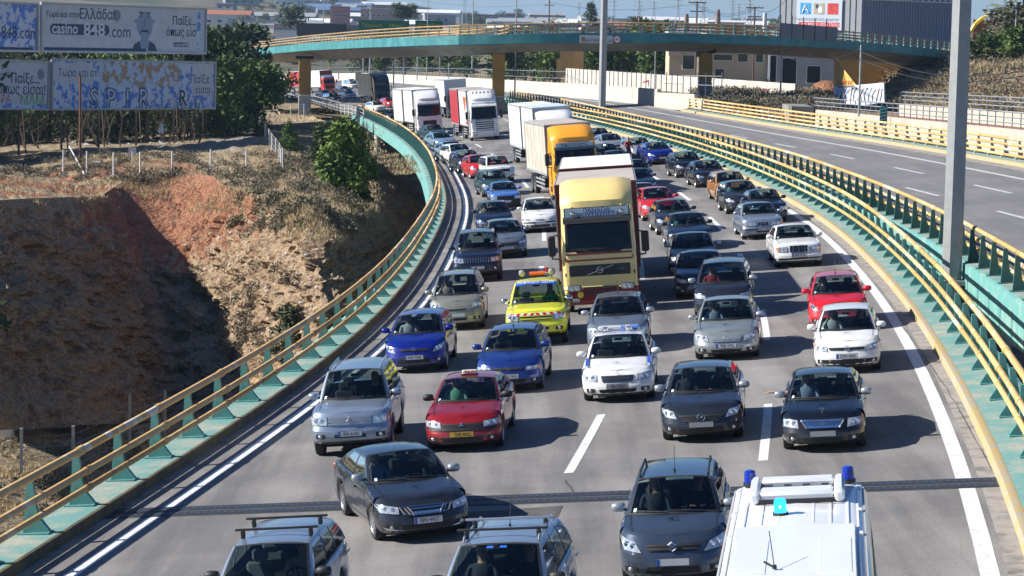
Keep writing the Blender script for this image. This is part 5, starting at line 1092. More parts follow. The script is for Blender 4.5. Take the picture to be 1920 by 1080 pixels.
# ------------------------------------------------------------------ cars
TYPES = {
 'sedan': dict(L=4.5, W=1.75, H=1.43, xc=1.3, rf=2.1, rr=3.25, rb=3.98, sh=[(0, .66), (.12, .72), (.35, .79), (1.3, .93), (2.5, .95), (3.9, 1.0), (4.4, .96), (4.5, .9)], wb=(.85, 3.55), r=.315, div=[(.0, .0), (.39, .36), (.45, .42), (.84, .78)]),
 'boxy': dict(L=4.5, W=1.72, H=1.42, xc=1.4, rf=2.05, rr=3.2, rb=3.8, sh=[(0, .72), (.05, .78), (.2, .84), (1.4, .93), (2.6, .93), (3.8, .95), (4.45, .93), (4.5, .88)], wb=(.8, 3.5), r=.3, af=.34, pf=3.2, ar=.4, div=[(.0, .0), (.42, .42), (.46, .46), (.88, .84)], dx=[(0, -.1), (.12, -.03), (.3, 0), (.5, -.01), (.6, -.06), (.88, -.09), (1, -.13)], front='boxy'),
 'hatch': dict(L=4.05, W=1.7, H=1.48, xc=1.05, rf=1.88, rr=3.5, rb=3.95, sh=[(0, .68), (.1, .75), (.3, .82), (1.05, .97), (2.5, .98), (4.05, 1.02)], wb=(.8, 3.28), r=.31, div=[(.0, .0), (.42, .4), (.47, .45), (.86, .86)]),
 'mpv': dict(L=4.0, W=1.7, H=1.64, xc=.82, rf=1.8, rr=3.65, rb=3.93, sh=[(0, .74), (.1, .82), (.3, .9), (.85, 1.04), (2.5, 1.04), (4.0, 1.06)], wb=(.78, 3.3), r=.31, div=[(.0, .0), (.44, .4), (.49, .45), (.84, .84)]),
 'wagon': dict(L=4.4, W=1.7, H=1.46, xc=1.12, rf=1.9, rr=3.95, rb=4.28, sh=[(0, .68), (.1, .74), (.3, .8), (1.12, .93), (2.5, .95), (4.4, .98)], wb=(.82, 3.4), r=.31, div=[(.0, .0), (.36, .34), (.4, .38), (.68, .68), (.72, .72), (.97, .97)]),
 'suv': dict(L=4.4, W=1.82, H=1.78, xc=1.25, rf=1.88, rr=4.0, rb=4.28, sh=[(0, .88), (.06, .98), (.25, 1.03), (1.25, 1.1), (2.5, 1.12), (4.4, 1.13)], wb=(.82, 3.4), r=.37, gc=.34, af=.36, pf=3.0, ar=.3, dx=[(0, -.12), (.12, -.03), (.25, 0), (.45, -.01), (.6, -.06), (.88, -.09), (1, -.15)], div=[(.0, .0), (.37, .35), (.41, .39), (.68, .68), (.72, .72), (.97, .97)], front='suv'),
 'pickup': dict(L=5.0, W=1.8, H=1.76, xc=1.35, rf=1.95, rr=3.2, rb=3.4, sh=[(0, .9), (.06, 1.0), (.25, 1.05), (1.35, 1.1), (3.4, 1.1), (5.0, 1.08)], wb=(.85, 3.85), r=.37, gc=.36, af=.38, pf=3.0, ar=.2, dx=[(0, -.12), (.12, -.03), (.25, 0), (.45, -.01), (.6, -.06), (.88, -.09), (1, -.15)], div=[(.0, .0), (.5, .5), (.56, .56), (.97, .97)], front='suv'),
}
FRONTS = {   # (y, z) quads seen from the front, one side; z in metres for a 0.7 m nose, shifted for tall noses
 'round': dict(lamp=[(.46, .56), (.80, .60), (.83, .72), (.52, .66)], grille=[(-.42, .555), (.42, .555), (.46, .64), (-.46, .64)], intake=[(-.42, .26), (.42, .26), (.5, .37), (-.5, .37)], fog=(.64, .33)),
 'boxy': dict(lamp=[(.46, .55), (.80, .55), (.80, .70), (.46, .70)], grille=[(-.44, .55), (.44, .55), (.44, .71), (-.44, .71)], intake=[(-.3, .3), (.3, .3), (.3, .36), (-.3, .36)], fog=None),
 'suv': dict(lamp=[(.5, .60), (.83, .62), (.85, .78), (.5, .76)], grille=[(-.48, .60), (.48, .60), (.48, .77), (-.48, .77)], intake=[(-.34, .38), (.34, .38), (.36, .46), (-.36, .46)], fog=(.66, .42)),
}
WS = [(0, .93), (.12, .965), (.35, 1), (.7, .99), (.88, .968), (.96, .945), (1, .91)]
DX = [(0, -.10), (.12, -.02), (.3, 0), (.45, -.012), (.6, -.05), (.75, -.09), (.88, -.15), (1, -.27)]
TL = [0, .12, .3, .45, .6, .75, .88, .96, 1]

class Shape:
    def __init__(s, p):
        s.p = p; s.L, s.W, s.H = p['L'], p['W'], p['H']; s.hw = s.W / 2; s.af = p.get('af', .58); s.pf = p.get('pf', 2.5); s.ar = p.get('ar', .4)
        s.gc = p.get('gc', .2); s.r = p['r']; s.dxt = p.get('dx', DX)
        s.rw = s.hw * p.get('rw', .67)
        s.ra = s.r + .055
    def zt(s, x): return interp(s.p['sh'], -x)
    def zb(s, x, side=True):
        z = s.gc
        if side:
            for w in s.p['wb']:
                d = abs(-x - w)
                if d < s.ra: z = max(z, s.r + math.sqrt(s.ra ** 2 - d * d))
        return z
    def hwid(s, t): return s.hw * interp(WS, t)
    def pt(s, x, y, t, side=False):
        zt, zb = s.zt(x), s.zb(x, side); return (x, y, zb + (zt - zb) * t)
    def loop(s, t, sides):
        w = s.hwid(t); out = []; xf = interp(s.dxt, t); N = 7
        for i in range(N + 1):
            a = math.pi / 2 * i / N; x = xf - s.af * (1 - math.cos(a) ** (2 / s.pf)) if i < N else xf - s.af
            y = w * math.sin(a) ** (2 / s.pf); out.append(s.pt(x, y, t))
        for x in sides:
            out.append(s.pt(x, w, t, True))
        xr = -s.L - .4 * interp(s.dxt, t)
        for i in range(5, -1, -1):
            a = math.pi / 2 * i / 5; x = xr + s.ar * (1 - math.cos(a) ** (2 / 3.0)) if i < 5 else xr + s.ar
            out.append(s.pt(x, w * math.sin(a) ** (2 / 3.0), t))
        return out
    def F(s, y, z, off=.007):              # point on the nose surface
        ay = abs(y); x = 0
        zt = s.zt(-.02); t = min(1, max(0, (z - s.gc) / (zt - s.gc)))
        for _ in range(3):
            w = s.hwid(t); xf = interp(s.dxt, t); q = min(1, ay / w) ** s.pf; x = xf - s.af * (1 - (1 - q) ** (1 / s.pf))
            zt = s.zt(x); t = min(1, max(0, (z - s.gc) / (zt - s.gc)))
        k = min(1, ay / s.hwid(t)) ** 2; z = min(z, zt - .014)
        return (x + off * (1.2 - k * .6), y * (1 + off * 1.2 * k), z + (off * .8 if t > .7 else 0))
    def S(s, x, z, sg, off=.006):             # point on the flank
        zt = s.zt(x); zb = s.zb(x); t = min(1, max(0, (z - zb) / (zt - zb))); return (x, sg * (s.hwid(t) + off), z)

def quadpatch(fn, q, nu=5, nv=2):
    rows = []
    for j in range(nv + 1):
        v = j / nv; rows.append([])
        for i in range(nu + 1):
            u = i / nu; a = [lerp(q[0][k], q[1][k], u) for k in (0, 1)]; c = [lerp(q[3][k], q[2][k], u) for k in (0, 1)]
            rows[-1].append(fn(lerp(a[0], c[0], v), lerp(a[1], c[1], v)))
    return rows

_wh = {}
def wheel_meshes(r, style):
    k = (round(r, 3), style)
    if k in _wh: return _wh[k]
    w = .205; t = B(M_RUB); prof = [(r * .66, -w / 2), (r * .93, -w / 2), (r, -w / 2 + .03), (r * 1.0, w / 2 - .03), (r * .93, w / 2), (r * .66, w / 2)]
    t.grid([[(math.cos(a) * q, y, math.sin(a) * q) for a in [2 * math.pi * i / 20 for i in range(20)]] for q, y in prof], closeu=True)
    rim = B(M_RIM if style != 'steel' else M_STEELRIM, M_DARK)
    ri = r * .67
    rim.grid([[(math.cos(a) * q, y, math.sin(a) * q) for a in [2 * math.pi * i / 20 for i in range(20)]] for q, y in [(ri, w / 2), (ri * .93, w / 2 - .012), (ri * .88, w / 2 - .05)]], closeu=True)
    rim.cyl((0, w / 2 - .06, 0), (0, w / 2 - .075, 0), ri * .9, n=16, mi=1)
    n = 5 if style == 'five' else (7 if style == 'seven' else 10)
    for i in range(n):
        a = 2 * math.pi * i / n; M = Matrix.Rotation(a, 4, 'Y'); wd = .3 / n * (ri / .2)
        rim.box(M @ Vector((ri * .5, w / 2 - .03, 0)), (ri * .9, .03, wd), M=M.to_3x3())
    rim.cyl((0, w / 2 - .045, 0), (0, w / 2 - .005, 0), ri * .22, n=10)
    _wh[k] = (t.mesh('tyre'), rim.mesh('rim')); return _wh[k]

_seat = {}
def seat_mesh(m):
    if m.name in _seat: return _seat[m.name]
    b = B(m)
    b.box((-.02, 0, .1), (.5, .48, .16), ch=.05); Mr = Matrix.Rotation(R(-14), 3, 'Y')
    b.box((-.3, 0, .42), (.13, .46, .58), M=Mr, ch=.05); b.box((-.37, 0, .8), (.1, .26, .18), M=Mr, ch=.04)
    _seat[m.name] = b.mesh('seat'); return _seat[m.name]

def emblem(b, c, kind, r, mi=0):
    """small raised maker's mark on the nose, c=(x,y,z) facing +x"""
    x, y, z = c
    def arc(cy_, cz_, rr, a0, a1, n=10, w=.16, sy=1.0):
        pts = [(cy_ + rr * sy * math.cos(a0 + (a1 - a0) * i / n), cz_ + rr * math.sin(a0 + (a1 - a0) * i / n)) for i in range(n + 1)]
        for (a, c_), (d, e) in zip(pts[:-1], pts[1:]): b.cyl((x, y + a, z + c_), (x, y + d, z + e), r * w * .5, n=4, mi=mi)
    def ln(p, q, w=.16): b.cyl((x, y + p[0] * r, z + p[1] * r), (x, y + q[0] * r, z + q[1] * r), r * w * .5, n=4, mi=mi)
    T = 2 * math.pi
    if kind == 'star':
        arc(0, 0, r, 0, T, 12)
        for a in (90, 210, 330): ln((0, 0), (math.cos(R(a)), math.sin(R(a))))
    elif kind == 'vw':
        arc(0, 0, r, 0, T, 12)
        for q in [((-.35, .85), (0, .1)), ((.35, .85), (0, .1)), ((-.8, .5), (-.35, -.75)), ((-.35, -.75), (0, 0)), ((0, 0), (.35, -.75)), ((.35, -.75), (.8, .5))]: ln(*q)
    elif kind == 'wing':
        arc(0, 0, r, 0, T, 12, sy=1.15); ln((-1, .4), (-.4, .3)); ln((-.4, .3), (0, -.2)); ln((0, -.2), (.4, .3)); ln((.4, .3), (1, .4))
    elif kind == 's':
        for q in [((.9, .35), (0, 1)), ((0, 1), (-.9, .35)), ((-.9, .35), (.75, -.3)), ((.9, -.35), (0, -1)), ((0, -1), (-.9, -.35))]: ln(*q, w=.4)
    elif kind == 'oval':
        arc(0, 0, r * .75, 0, T, 12, sy=1.45); arc(0, 0, r * .6, 0, T, 8, sy=.6)
    elif kind == 'diamond':
        for k_ in range(3):
            a = R(90 + 120 * k_); u = Vector((math.cos(a), math.sin(a))); v = Vector((-u.y, u.x))
            ln((0, 0), u * .5 + v * .25, .3); ln(u * .5 + v * .25, u, .3); ln(u, u * .5 - v * .25, .3); ln(u * .5 - v * .25, (0, 0), .3)
    elif kind == 'chevron':
        ln((-.8, -.1), (0, .55), .25); ln((0, .55), (.8, -.1), .25); ln((-.8, -.65), (0, 0), .25); ln((0, 0), (.8, -.65), .25)
    elif kind == 'h':
        arc(0, 0, r * .8, 0, T, 12, sy=1.4); ln((-.45, -.5), (-.3, .5)); ln((.3, -.5), (.45, .5)); ln((-.35, -.1), (.35, .1))
    else:
        arc(0, 0, r, 0, T, 10); ln((0, -.9), (0, .9)); ln((-.9, 0), (.9, 0))

def build_car(c):
    typ = dict(TYPES[c['type']]); typ.update(c.get('mod', {})); s = Shape(typ); p = typ; det = c.get('det', 1)
    pm = c['paint']; L, H, hw = s.L, s.H, s.hw
    t = thing(c.get('name', 'car'), c['label'], c.get('cat', 'car'), mw=c['mw'], group='vehicles in the traffic jam')
    # ---- body
    sides = set()
    for w in p['wb']:
        for k in (-1, -.97, -.88, -.7, -.45, -.2, .0, .2, .45, .7, .88, .97, 1): sides.add(round(-(w + k * s.ra), 4))
    x = -s.af - .1
    while x > -L + s.ar + .1: sides.add(round(x, 4)); x -= .3
    sides = sorted([x for x in sides if -L + s.ar < x < -s.af + .02], reverse=True)
    loops = [s.loop(t_, sides) for t_ in TL]; n = len(loops[0])
    b = B(pm, M_BLACK if c.get('lowblack') else pm, M_DARK)
    for sg in (1, -1):
        rows = [[(q[0], q[1] * sg, q[2]) for q in lp] for lp in loops]
        for j in range(len(rows) - 1):
            blk = 1 if (c.get('lowblack') and TL[j + 1] <= c['lowblack']) else 0
            b.grid([rows[j], rows[j + 1]], blk, flip=sg < 0)
    top = loops[-1]
    def caprow(q, cr, m_=16, crease=.0):
        y0 = q[1]; out = []
        for i in range(m_ + 1):
            u = 1 - 2 * i / m_; out.append((q[0] + cr * .9 * (1 - u * u) * 0, y0 * u, q[2] + cr * (1 - u ** 2) + crease * math.exp(-((abs(u) - .62) / .22) ** 2)))
        return out
    fr = [q for q in top[:n - 6] if -q[0] <= p['xc'] + .02]
    rows = [caprow(q, .055 * min(1, (-q[0]) / .5 + .1 * (q[1] > .2)), crease=.012 * min(1, -q[0])) for q in fr]
    xl = -p['xc'] - .22; rows.append(caprow((xl, s.hwid(1), s.zt(xl)), .045))
    b.grid(rows, 0)
    # rear deck
    rb = [q for q in top if -q[0] >= p['rb'] - .02]
    if c['type'] == 'pickup':
        rows = [caprow((-p['rb'] - .05, s.hwid(1), s.zt(-4)), .0)]
        b.box((-(p['rb'] + L) / 2 - .05, 0, .8), (L - p['rb'] - .3, s.W * .8, .05), 2)
        for sg in (1, -1): b.box((-(p['rb'] + L) / 2 - .05, sg * (s.hwid(1) - .05), 1.06), (L - p['rb'] - .25, .13, .06))
        b.box((-L + .14, 0, .9), (.06, s.W * .8, .36)); b.box((-p['rb'] - .1, 0, .9), (.06, s.W * .8, .4))
    else:
        b.grid([caprow((-p['rb'] + .08, s.hwid(1), s.zt(-p['rb'])), .03)] + [caprow(q, .03) for q in rb], 0)
    # ---- greenhouse frame (same mesh: roof, pillars)
    wb = s.hwid(1) - .015; rw = s.rw; ze = H - .075
    bow = p.get('bow', .16)
    def wsB(u, off=0):
        x = -p['xc'] - .02 + bow * (1 - u * u) + off; return Vector((x, u * wb * .95, s.zt(x) + .012 + .048 * (1 - u * u)))
    def wsT(u): return Vector((-p['rf'] + .08 * (1 - u * u), u * (rw - .0), ze + .01 + .045 * (1 - u ** 2)))
    def wsP(u, v, off=0):
        q = wsB(u).lerp(wsT(u), v); bl = .03 * math.sin(math.pi * v); return q + Vector((.55, 0, .8)) * (bl + off)
    def beltp(x): return Vector((x, s.hwid(1) - .015, s.zt(x) + .004))
    def topp(x): return Vector((x, rw + .035, ze - .02 - .02 * max(0, (-x - p['rr'] + .4)) ))
    def sp(xb, xt, h, off=0):
        q = beltp(xb).lerp(topp(xt), h); q.y += .03 * math.sin(math.pi * h) + off; return q
    def side_grid(xb0, xt0, xb1, xt1, sg, h0=0, h1=1, off=0, nv=3):
        rows = []
        for j in range(nv + 1):
            h = lerp(h0, h1, j / nv); r = []
            for i in range(2):
                q = sp(lerp(xb0, xb1, i), lerp(xt0, xt1, i), h, off); r.append((q.x, q.y * sg, q.z))
            rows.append(r)
        return rows
    xb0, xt0 = -p['xc'] - .14, -p['rf'] - .06; xb1, xt1 = -p['rb'] - (.0), -p['rr']
    ps = c.get('roofpaint', pm)
    g = B(ps, M_BLACK, pm)
    NR = 8
    rr_rows = []
    for i in range(NR + 1):
        u = i / NR; r = []
        for k in range(11):
            q = -1 + 2 * k / 10; x0 = wsT(q).x; x = lerp(x0, -p['rr'] - .02, u)
            r.append((x, q * rw * (1 - .05 * u), ze + .01 + .05 * (1 - abs(q) ** 2.4) * lerp(.9, 1, math.sin(math.pi * u)) + .012 * math.sin(math.pi * u) - (.03 * u * u)))
        rr_rows.append(r)
    g.grid(rr_rows, 0)
    for sg in (1, -1):
        r0 = [r[-1 if sg > 0 else 0] for r in rr_rows]; r1 = [(a[0], sg * (topp(a[0]).y), topp(a[0]).z) for a in r0]
        g.grid([r0, r1], 0, flip=sg < 0)
        # A pillar
        rows = []
        for j in range(7):
            v = j / 6; a = wsP(1, v); d = sp(xb0, xt0, v); m_ = (a + d) / 2 + Vector((.012, .014, .01))
            rows.append([(a.x, a.y * sg, a.z), (m_.x, m_.y * sg, m_.z), (d.x, d.y * sg, d.z)])
        g.grid(rows, 2)
    divs = p['div']; panes = []
    edges = [(lerp(xb0, xb1, a), lerp(xt0, xt1, c_)) for a, c_ in divs] + [(xb1, xt1)]
    for sg in (1, -1):
        for i in range(len(edges) - 1):
            (a, at), (d, dt) = edges[i], edges[i + 1]
            if i % 2 == 0 and i < len(divs) - 1 or (len(divs) % 2 == 1 and i == len(divs) - 1):
                panes.append((a, at, d, dt, sg))
                g.grid(side_grid(a, at, d, dt, sg, .9, 1.0, 0, 1), 2)
            else:
                g.grid(side_grid(a, at, d, dt, sg, 0, 1), 1 if i < len(divs) - 1 else 2)
        # belt moulding
        g.grid([[(lambda q: (q.x, q.y * sg + sg * .004, q.z + o_))(beltp(x)) for x in np.linspace(xb0, xb1, 6)] for o_ in (-.01, .02)], 1)
    # rear glass + frame
    def rgB(u): x = -p['rb'] - .06 * (1 - u * u); return Vector((x, u * wb * .93, s.zt(x) + .03))
    def rgT(u): return Vector((-p['rr'] - .02, u * rw * .95, ze + .0 + .03 * (1 - u * u)))
    for sg in (1, -1):
        rows = []
        for j in range(5):
            v = j / 4; a = rgB(.86 * sg).lerp(rgT(.86 * sg), v); d = sp(xb1, xt1, v); rows.append([tuple(a), (d.x, d.y * sg, d.z)])
        g.grid(rows, 2)
    # merge frame into body
    b2_mats = [pm, M_BLACK, M_DARK, ps]
    body = B(*b2_mats)
    body.add(b.v, b.f, 0); body.m = [1 if (x == 1 and c.get('lowblack')) else (2 if x == 2 else 0) for x in b.m]
    o_ = len(body.v); body.v += g.v; body.f += [tuple(i + o_ for i in f) for f in g.f]; body.m += [{0: 3, 1: 1, 2: 0}[x] for x in g.m]
    # underside + wheel wells
    body.box((-L / 2, 0, s.gc + .06), (L - .5, s.W * .78, .04), 2)
    for w in p['wb']: body.box((-w, 0, s.r + .12), (s.ra * 2.0, s.W - .5, s.r * 1.4), 2)
    # shut lines
    if det:
        def seam(pts, wd=.009):
            rows = [[], []]
            for i, q in enumerate(pts):
                q = Vector(q); a = Vector(pts[max(0, i - 1)]); d = Vector(pts[min(len(pts) - 1, i + 1)]); tn = (d - a).normalized()
                nn = Vector((0, 0, 1)) if abs(tn.z) < .7 else Vector((1, 0, 0)); k_ = (nn - tn * nn.dot(tn)).normalized() * wd
                if abs(q.y) < hw * .93 and q.z > .6: k_ = Vector((0, wd, 0)) if abs(tn.x) > .3 else Vector((wd, 0, 0))
                rows[0].append(tuple(q + k_)); rows[1].append(tuple(q - k_))
            body.grid(rows, 1)
        hy = .8
        for sg in (1, -1):
            seam([(lambda q: (x_, sg * hw * hy * lerp(.93, 1, min(1, -x_)), s.zt(x_) + .036))(0) for x_ in np.linspace(-.38, -p['xc'] - .02, 7)], .006)
            for (e0, e1) in [(e[0], e[1]) for e in edges[1:3:2] + edges[-2:-1]]:
                seam([s.S(e0, z_, sg) for z_ in np.linspace(s.gc + .08, s.zt(e0) - .02, 7)], .006)
            seam([s.S(xb0 + .02, z_, sg) for z_ in np.linspace(s.gc + .3, s.zt(xb0) - .02, 6)], .006)
            seam([s.S(x_, s.gc + .12, sg) for x_ in np.linspace(-p['wb'][0] - s.ra - .05, -p['wb'][1] + s.ra + .05, 5)], .006)
            if c.get('mould'): seam([s.S(x_, .5, sg, .01) for x_ in np.linspace(-p['wb'][0] - s.ra, -p['wb'][1] + s.ra, 6)], .03)
    body.obj('body', t, sharp=32)
    # ---- glazing
    g = B(M_GLASS); g.grid([[tuple(wsP(u, v, .004)) for u in np.linspace(-.985, .985, 9)] for v in np.linspace(0, .985, 6)]); ws = g.obj('windshield', t)
    k = B(M_BLACK)      # frit band round the pane
    for (v0, v1) in ((0, .05), (.955, .99)):
        k.grid([[tuple(wsP(u, v, .007)) for u in np.linspace(-.985, .985, 9)] for v in (v0, v1)])
    for (u0, u1) in ((-.99, -.955), (.955, .99)): k.grid([[tuple(wsP(u, v, .007)) for u in (u0, u1)] for v in np.linspace(0, .99, 6)])
    k.obj('windshield_seal', t)
    for (a, at, d, dt, sg) in panes:
        g = B(M_TINT); g.grid(side_grid(a, at, d, dt, sg, .0, .92, .004)); g.obj('side_window', t)
    g = B(M_TINT); g.grid([[tuple(rgB(u).lerp(rgT(u), v)) for u in np.linspace(-.88, .88, 6)] for v in (0, .33, .66, 1)]); g.obj('rear_window', t)
    # ---- face
    fz = dict(FRONTS[typ.get('front', 'round')]); fz.update(c.get('face', {}))
    dz = s.zt(-.05) - {'round': .70, 'boxy': .76, 'suv': .97}[typ.get('front', 'round')] + (.16 if typ.get('front') == 'suv' else 0)
    if typ.get('front') == 'suv': dz = s.zt(-.05) - .81
    def qd(pts, sg=1, z=dz): return [(a * sg, b_ + z) for a, b_ in pts]
    for sg in (1, -1):
        g = B(c.get('lamp', M_LAMP), M_BLACK, M_BULB, M_AMBER)
        q = qd(fz['lamp'], sg); cxy = (sum(a for a, _ in q) / 4, sum(b_ for _, b_ in q) / 4)
        big = [(cxy[0] + (a - cxy[0]) * 1.08, cxy[1] + (b_ - cxy[1]) * 1.12) for a, b_ in q]
        g.grid(quadpatch(lambda y, z: s.F(y, z, .007), big, 6, 2), 1); g.grid(quadpatch(lambda y, z: s.F(y, z, .014), q, 6, 2), 0)
        if det:
            for f_ in (.3, .66):
                y_ = lerp(lerp(q[0][0], q[3][0], .5), lerp(q[1][0], q[2][0], .5), f_); z_ = lerp(lerp(q[0][1], q[3][1], .5), lerp(q[1][1], q[2][1], .5), f_)
                hh_ = abs(q[3][1] - q[0][1]) * .36; fx = s.F(y_, z_, .016)
                g.ell(fx, (.012, hh_, hh_), 2, nu=8, nv=4)
            q2 = [(lerp(q[0][0], q[1][0], .84), lerp(q[0][1], q[1][1], .84)), q[1], q[2], (lerp(q[3][0], q[2][0], .84), lerp(q[3][1], q[2][1], .84))]
            if c.get('amber', sg > 0): g.grid(quadpatch(lambda y, z: s.F(y, z, .018), q2, 2, 1), 3)
        g.obj('headlight', t, 50)
    g = B(M_BLACK, c.get('grillec', M_CHROME), c.get('barc', M_BLACK))
    q = qd(fz['grille']); g.grid(quadpatch(lambda y, z: s.F(y, z, .01), q, 10, 3), 0)
    nb = c.get('bars', 3)
    for j in range(nb):
        v = (j + .5) / nb; qq = [(lerp(q[0][0], q[3][0], v - .11), lerp(q[0][1], q[3][1], v - .11)), (lerp(q[1][0], q[2][0], v - .11), lerp(q[1][1], q[2][1], v - .11)), (lerp(q[1][0], q[2][0], v + .11), lerp(q[1][1], q[2][1], v + .11)), (lerp(q[0][0], q[3][0], v + .11), lerp(q[0][1], q[3][1], v + .11))]
        g.grid(quadpatch(lambda y, z: s.F(y, z, .018), qq, 10, 1), 1 if c.get('chromebars') else 2)
    if c.get('vbars'):
        for j in range(c['vbars']):
            u = (j + .5) / c['vbars']; y_ = lerp(q[0][0], q[1][0], u)
            g.grid(quadpatch(lambda y, z: s.F(y, z, .019), [(y_ - .008, q[0][1]), (y_ + .008, q[0][1]), (y_ + .008, q[2][1]), (y_ - .008, q[2][1])], 1, 2), 1)
    if c.get('ring', False) and det:
        for a, d in zip(q, q[1:] + q[:1]):
            for k_ in range(6):
                u, v = k_ / 6, (k_ + 1) / 6; g.cyl(s.F(lerp(a[0], d[0], u), lerp(a[1], d[1], u), .02), s.F(lerp(a[0], d[0], v), lerp(a[1], d[1], v), .02), .014, n=4, mi=1)
    if c.get('emb'):
        ez = (q[0][1] + q[2][1]) / 2 + c.get('embz', 0); fx = s.F(0, ez, .034); emblem(g, fx, c['emb'], c.get('embr', .055), 1)
        if c['emb'] == 'star' and c.get('mascot'): emblem(g, (-.3, 0, s.zt(-.3) + .13), 'star', .04, 1); g.cyl((-.3, 0, s.zt(-.3) + .02), (-.3, 0, s.zt(-.3) + .1), .008, n=4, mi=1)
    g.obj('grille', t, 30)
    g = B(M_BLACK, M_RUB); q = qd(fz['intake'], z=dz * .6); g.grid(quadpatch(lambda y, z: s.F(y, z, .008), q, 8, 2), 0)
    for j in range(2):
        z_ = lerp(q[0][1], q[2][1], (j + .7) / 2.4); g.grid(quadpatch(lambda y, z: s.F(y, z, .016), [(q[0][0] * .97, z_), (q[1][0] * .97, z_), (q[1][0] * .97, z_ + .012), (q[0][0] * .97, z_ + .012)], 8, 1), 1)
    q = [(-.78, s.gc + .005), (.78, s.gc + .005), (.78, s.gc + .05), (-.78, s.gc + .05)]; g.grid(quadpatch(lambda y, z: s.F(y, z, .006), q, 10, 1), 0)
    if c.get('bumpstrip'):
        z_ = c['bumpstrip']; g.grid(quadpatch(lambda y, z: s.F(y, z, .015), [(-.84, z_), (.84, z_), (.84, z_ + .06), (-.84, z_ + .06)], 14, 1), 0)
    g.obj('bumper_intake', t, 30)
    if fz.get('fog'):
        for sg in (1, -1):
            g = B(M_BLACK, M_LAMP); y_, z_ = fz['fog'][0] * sg, fz['fog'][1] + dz * .6
            g.grid(quadpatch(lambda y, z: s.F(y, z, .009), [(y_ - .1, z_ - .05), (y_ + .1, z_ - .05), (y_ + .1, z_ + .05), (y_ - .1, z_ + .05)], 3, 2), 0)
            g.ell(s.F(y_, z_, .014), (.02, .042, .042), 1, nu=8, nv=4); g.obj('fog_lamp', t)
    # plate
    if c.get('plate', 1):
        pz = c.get('platez', .44 + dz * .8); px_ = max(s.F(.0, pz, .02)[0], s.F(.0, pz - .05, .02)[0], s.F(0, pz + .05, .02)[0]) + .004
        g = B(c.get('platem', M_PLATE), M_PBLUE, M_BLACK); g.box((px_, 0, pz), (.014, .54, .13), 2, ch=.004); g.box((px_ + .008, .0, pz), (.006, .52, .11), 0)
        if c.get('platem') is None: g.box((px_ + .0115, .235, pz), (.003, .045, .108), 1) if False else g.box((px_ + .0115, -.235, pz), (.003, .045, .108), 1)
        pl = g.obj('license_plate', t, 0)
        if c.get('ptext') and det: text(c['ptext'], .115, M_INK, frame((px_ + .013, .02, pz), (0, 1, 0), (0, 0, 1)), pl, depth=.001, sx=.8)
    # mirrors
    mm = c.get('mirror', pm)
    for sg in (1, -1):
        g = B(mm, M_BLACK, M_LAMPD); mx_ = -p['xc'] - .3; y_ = s.hwid(1) + .12; z_ = s.zt(mx_) + .11
        g.ell((mx_, sg * y_, z_), (.085, .125, .08), 0, nu=10, nv=6, pw=.75); g.box((mx_ - .01, sg * (y_ - .13), z_ - .05), (.07, .14, .035), 1)
        g.box((mx_ - .084, sg * y_, z_), (.006, .19, .11), 2, ch=.002); g.obj('wing_mirror', t, 50)
    # wheels
    st = c.get('rim', 'five'); wt, wr = wheel_meshes(s.r, st)
    for w in p['wb']:
        for sg in (1, -1):
            M = Matrix.Translation((-w, sg * (hw - .125), s.r)) @ (Matrix.Identity(4) if sg > 0 else Matrix.Rotation(math.pi, 4, 'Z'))
            o = link('wheel', None, t, mw=M); o.empty_display_size = .3
            link('tyre', wt, o); link('rim', wr, o)
    # wipers
    for y0, y1 in ((.52, -.05), (-.1, -.62)) if not c.get('onewiper') else ((.3, -.4),):
        g = B(M_BLACK); prev = None
        for i in range(5):
            u = lerp(y0, y1, i / 4) / (wb * .95); q = wsP(u, .03 + .045 * (i / 4), .02)
            if prev: g.cyl(prev, q, .012, n=4)
            prev = q
        g.obj('wiper', t)
    # interior
    g = B(M_INT, M_DARK); zc = s.zt(-p['xc'] - .3)
    g.grid([[(-p['xc'] + .02, u * wb * .9, zc - .03), (-p['xc'] - .5, u * wb * .93, zc - .015), (-p['xc'] - .62, u * wb * .93, zc - .12), (-p['xc'] - .6, u * wb * .9, zc - .45)] for u in np.linspace(-1, 1, 5)], 0)
    g.box((-(p['xc'] + p['rb']) / 2 - .1, 0, s.gc + .15), (p['rb'] - p['xc'], wb * 1.85, .05), 1)
    for sg in (1, -1): g.box((-(p['xc'] + p['rb']) / 2 - .1, sg * (wb - .06), (s.gc + zc) / 2), (p['rb'] - p['xc'], .06, zc - s.gc - .12), 0)
    g.obj('dashboard', t, 40)
    g = B(M_BLACK); ring_ = []
    Ms = Matrix.Translation((-p['xc'] - .82, .37, zc - .06)) @ Matrix.Rotation(R(-62), 4, 'Y')
    pts = [Ms @ Vector((math.cos(a) * .18, math.sin(a) * .18, 0)) for a in [2 * math.pi * i / 12 for i in range(13)]]; g.tube(pts, .016, 5)
    g.cyl(Ms @ Vector((-.18, 0, 0)), Ms @ Vector((.18, 0, 0)), .018, n=4); g.obj('steering_wheel', t)
    sm = seat_mesh(c.get('seat', M_SEAT)); fl = zc - .66; s.seats = []
    xs = -p['xc'] - 1.22
    for x_, ys in ((xs, (.37, -.37)), (xs - .85, (.37, -.37))):
        if x_ < -p['rb'] + .25: continue
        for y_ in ys: link('seat', sm, t, loc=(x_, y_, fl))
    t['_seat'] = 0; del t['_seat']
    c['shape'] = s; c['root'] = t; c['seatpos'] = (xs, fl); c['zc'] = zc; c['wsP'] = wsP; c['ze'] = ze
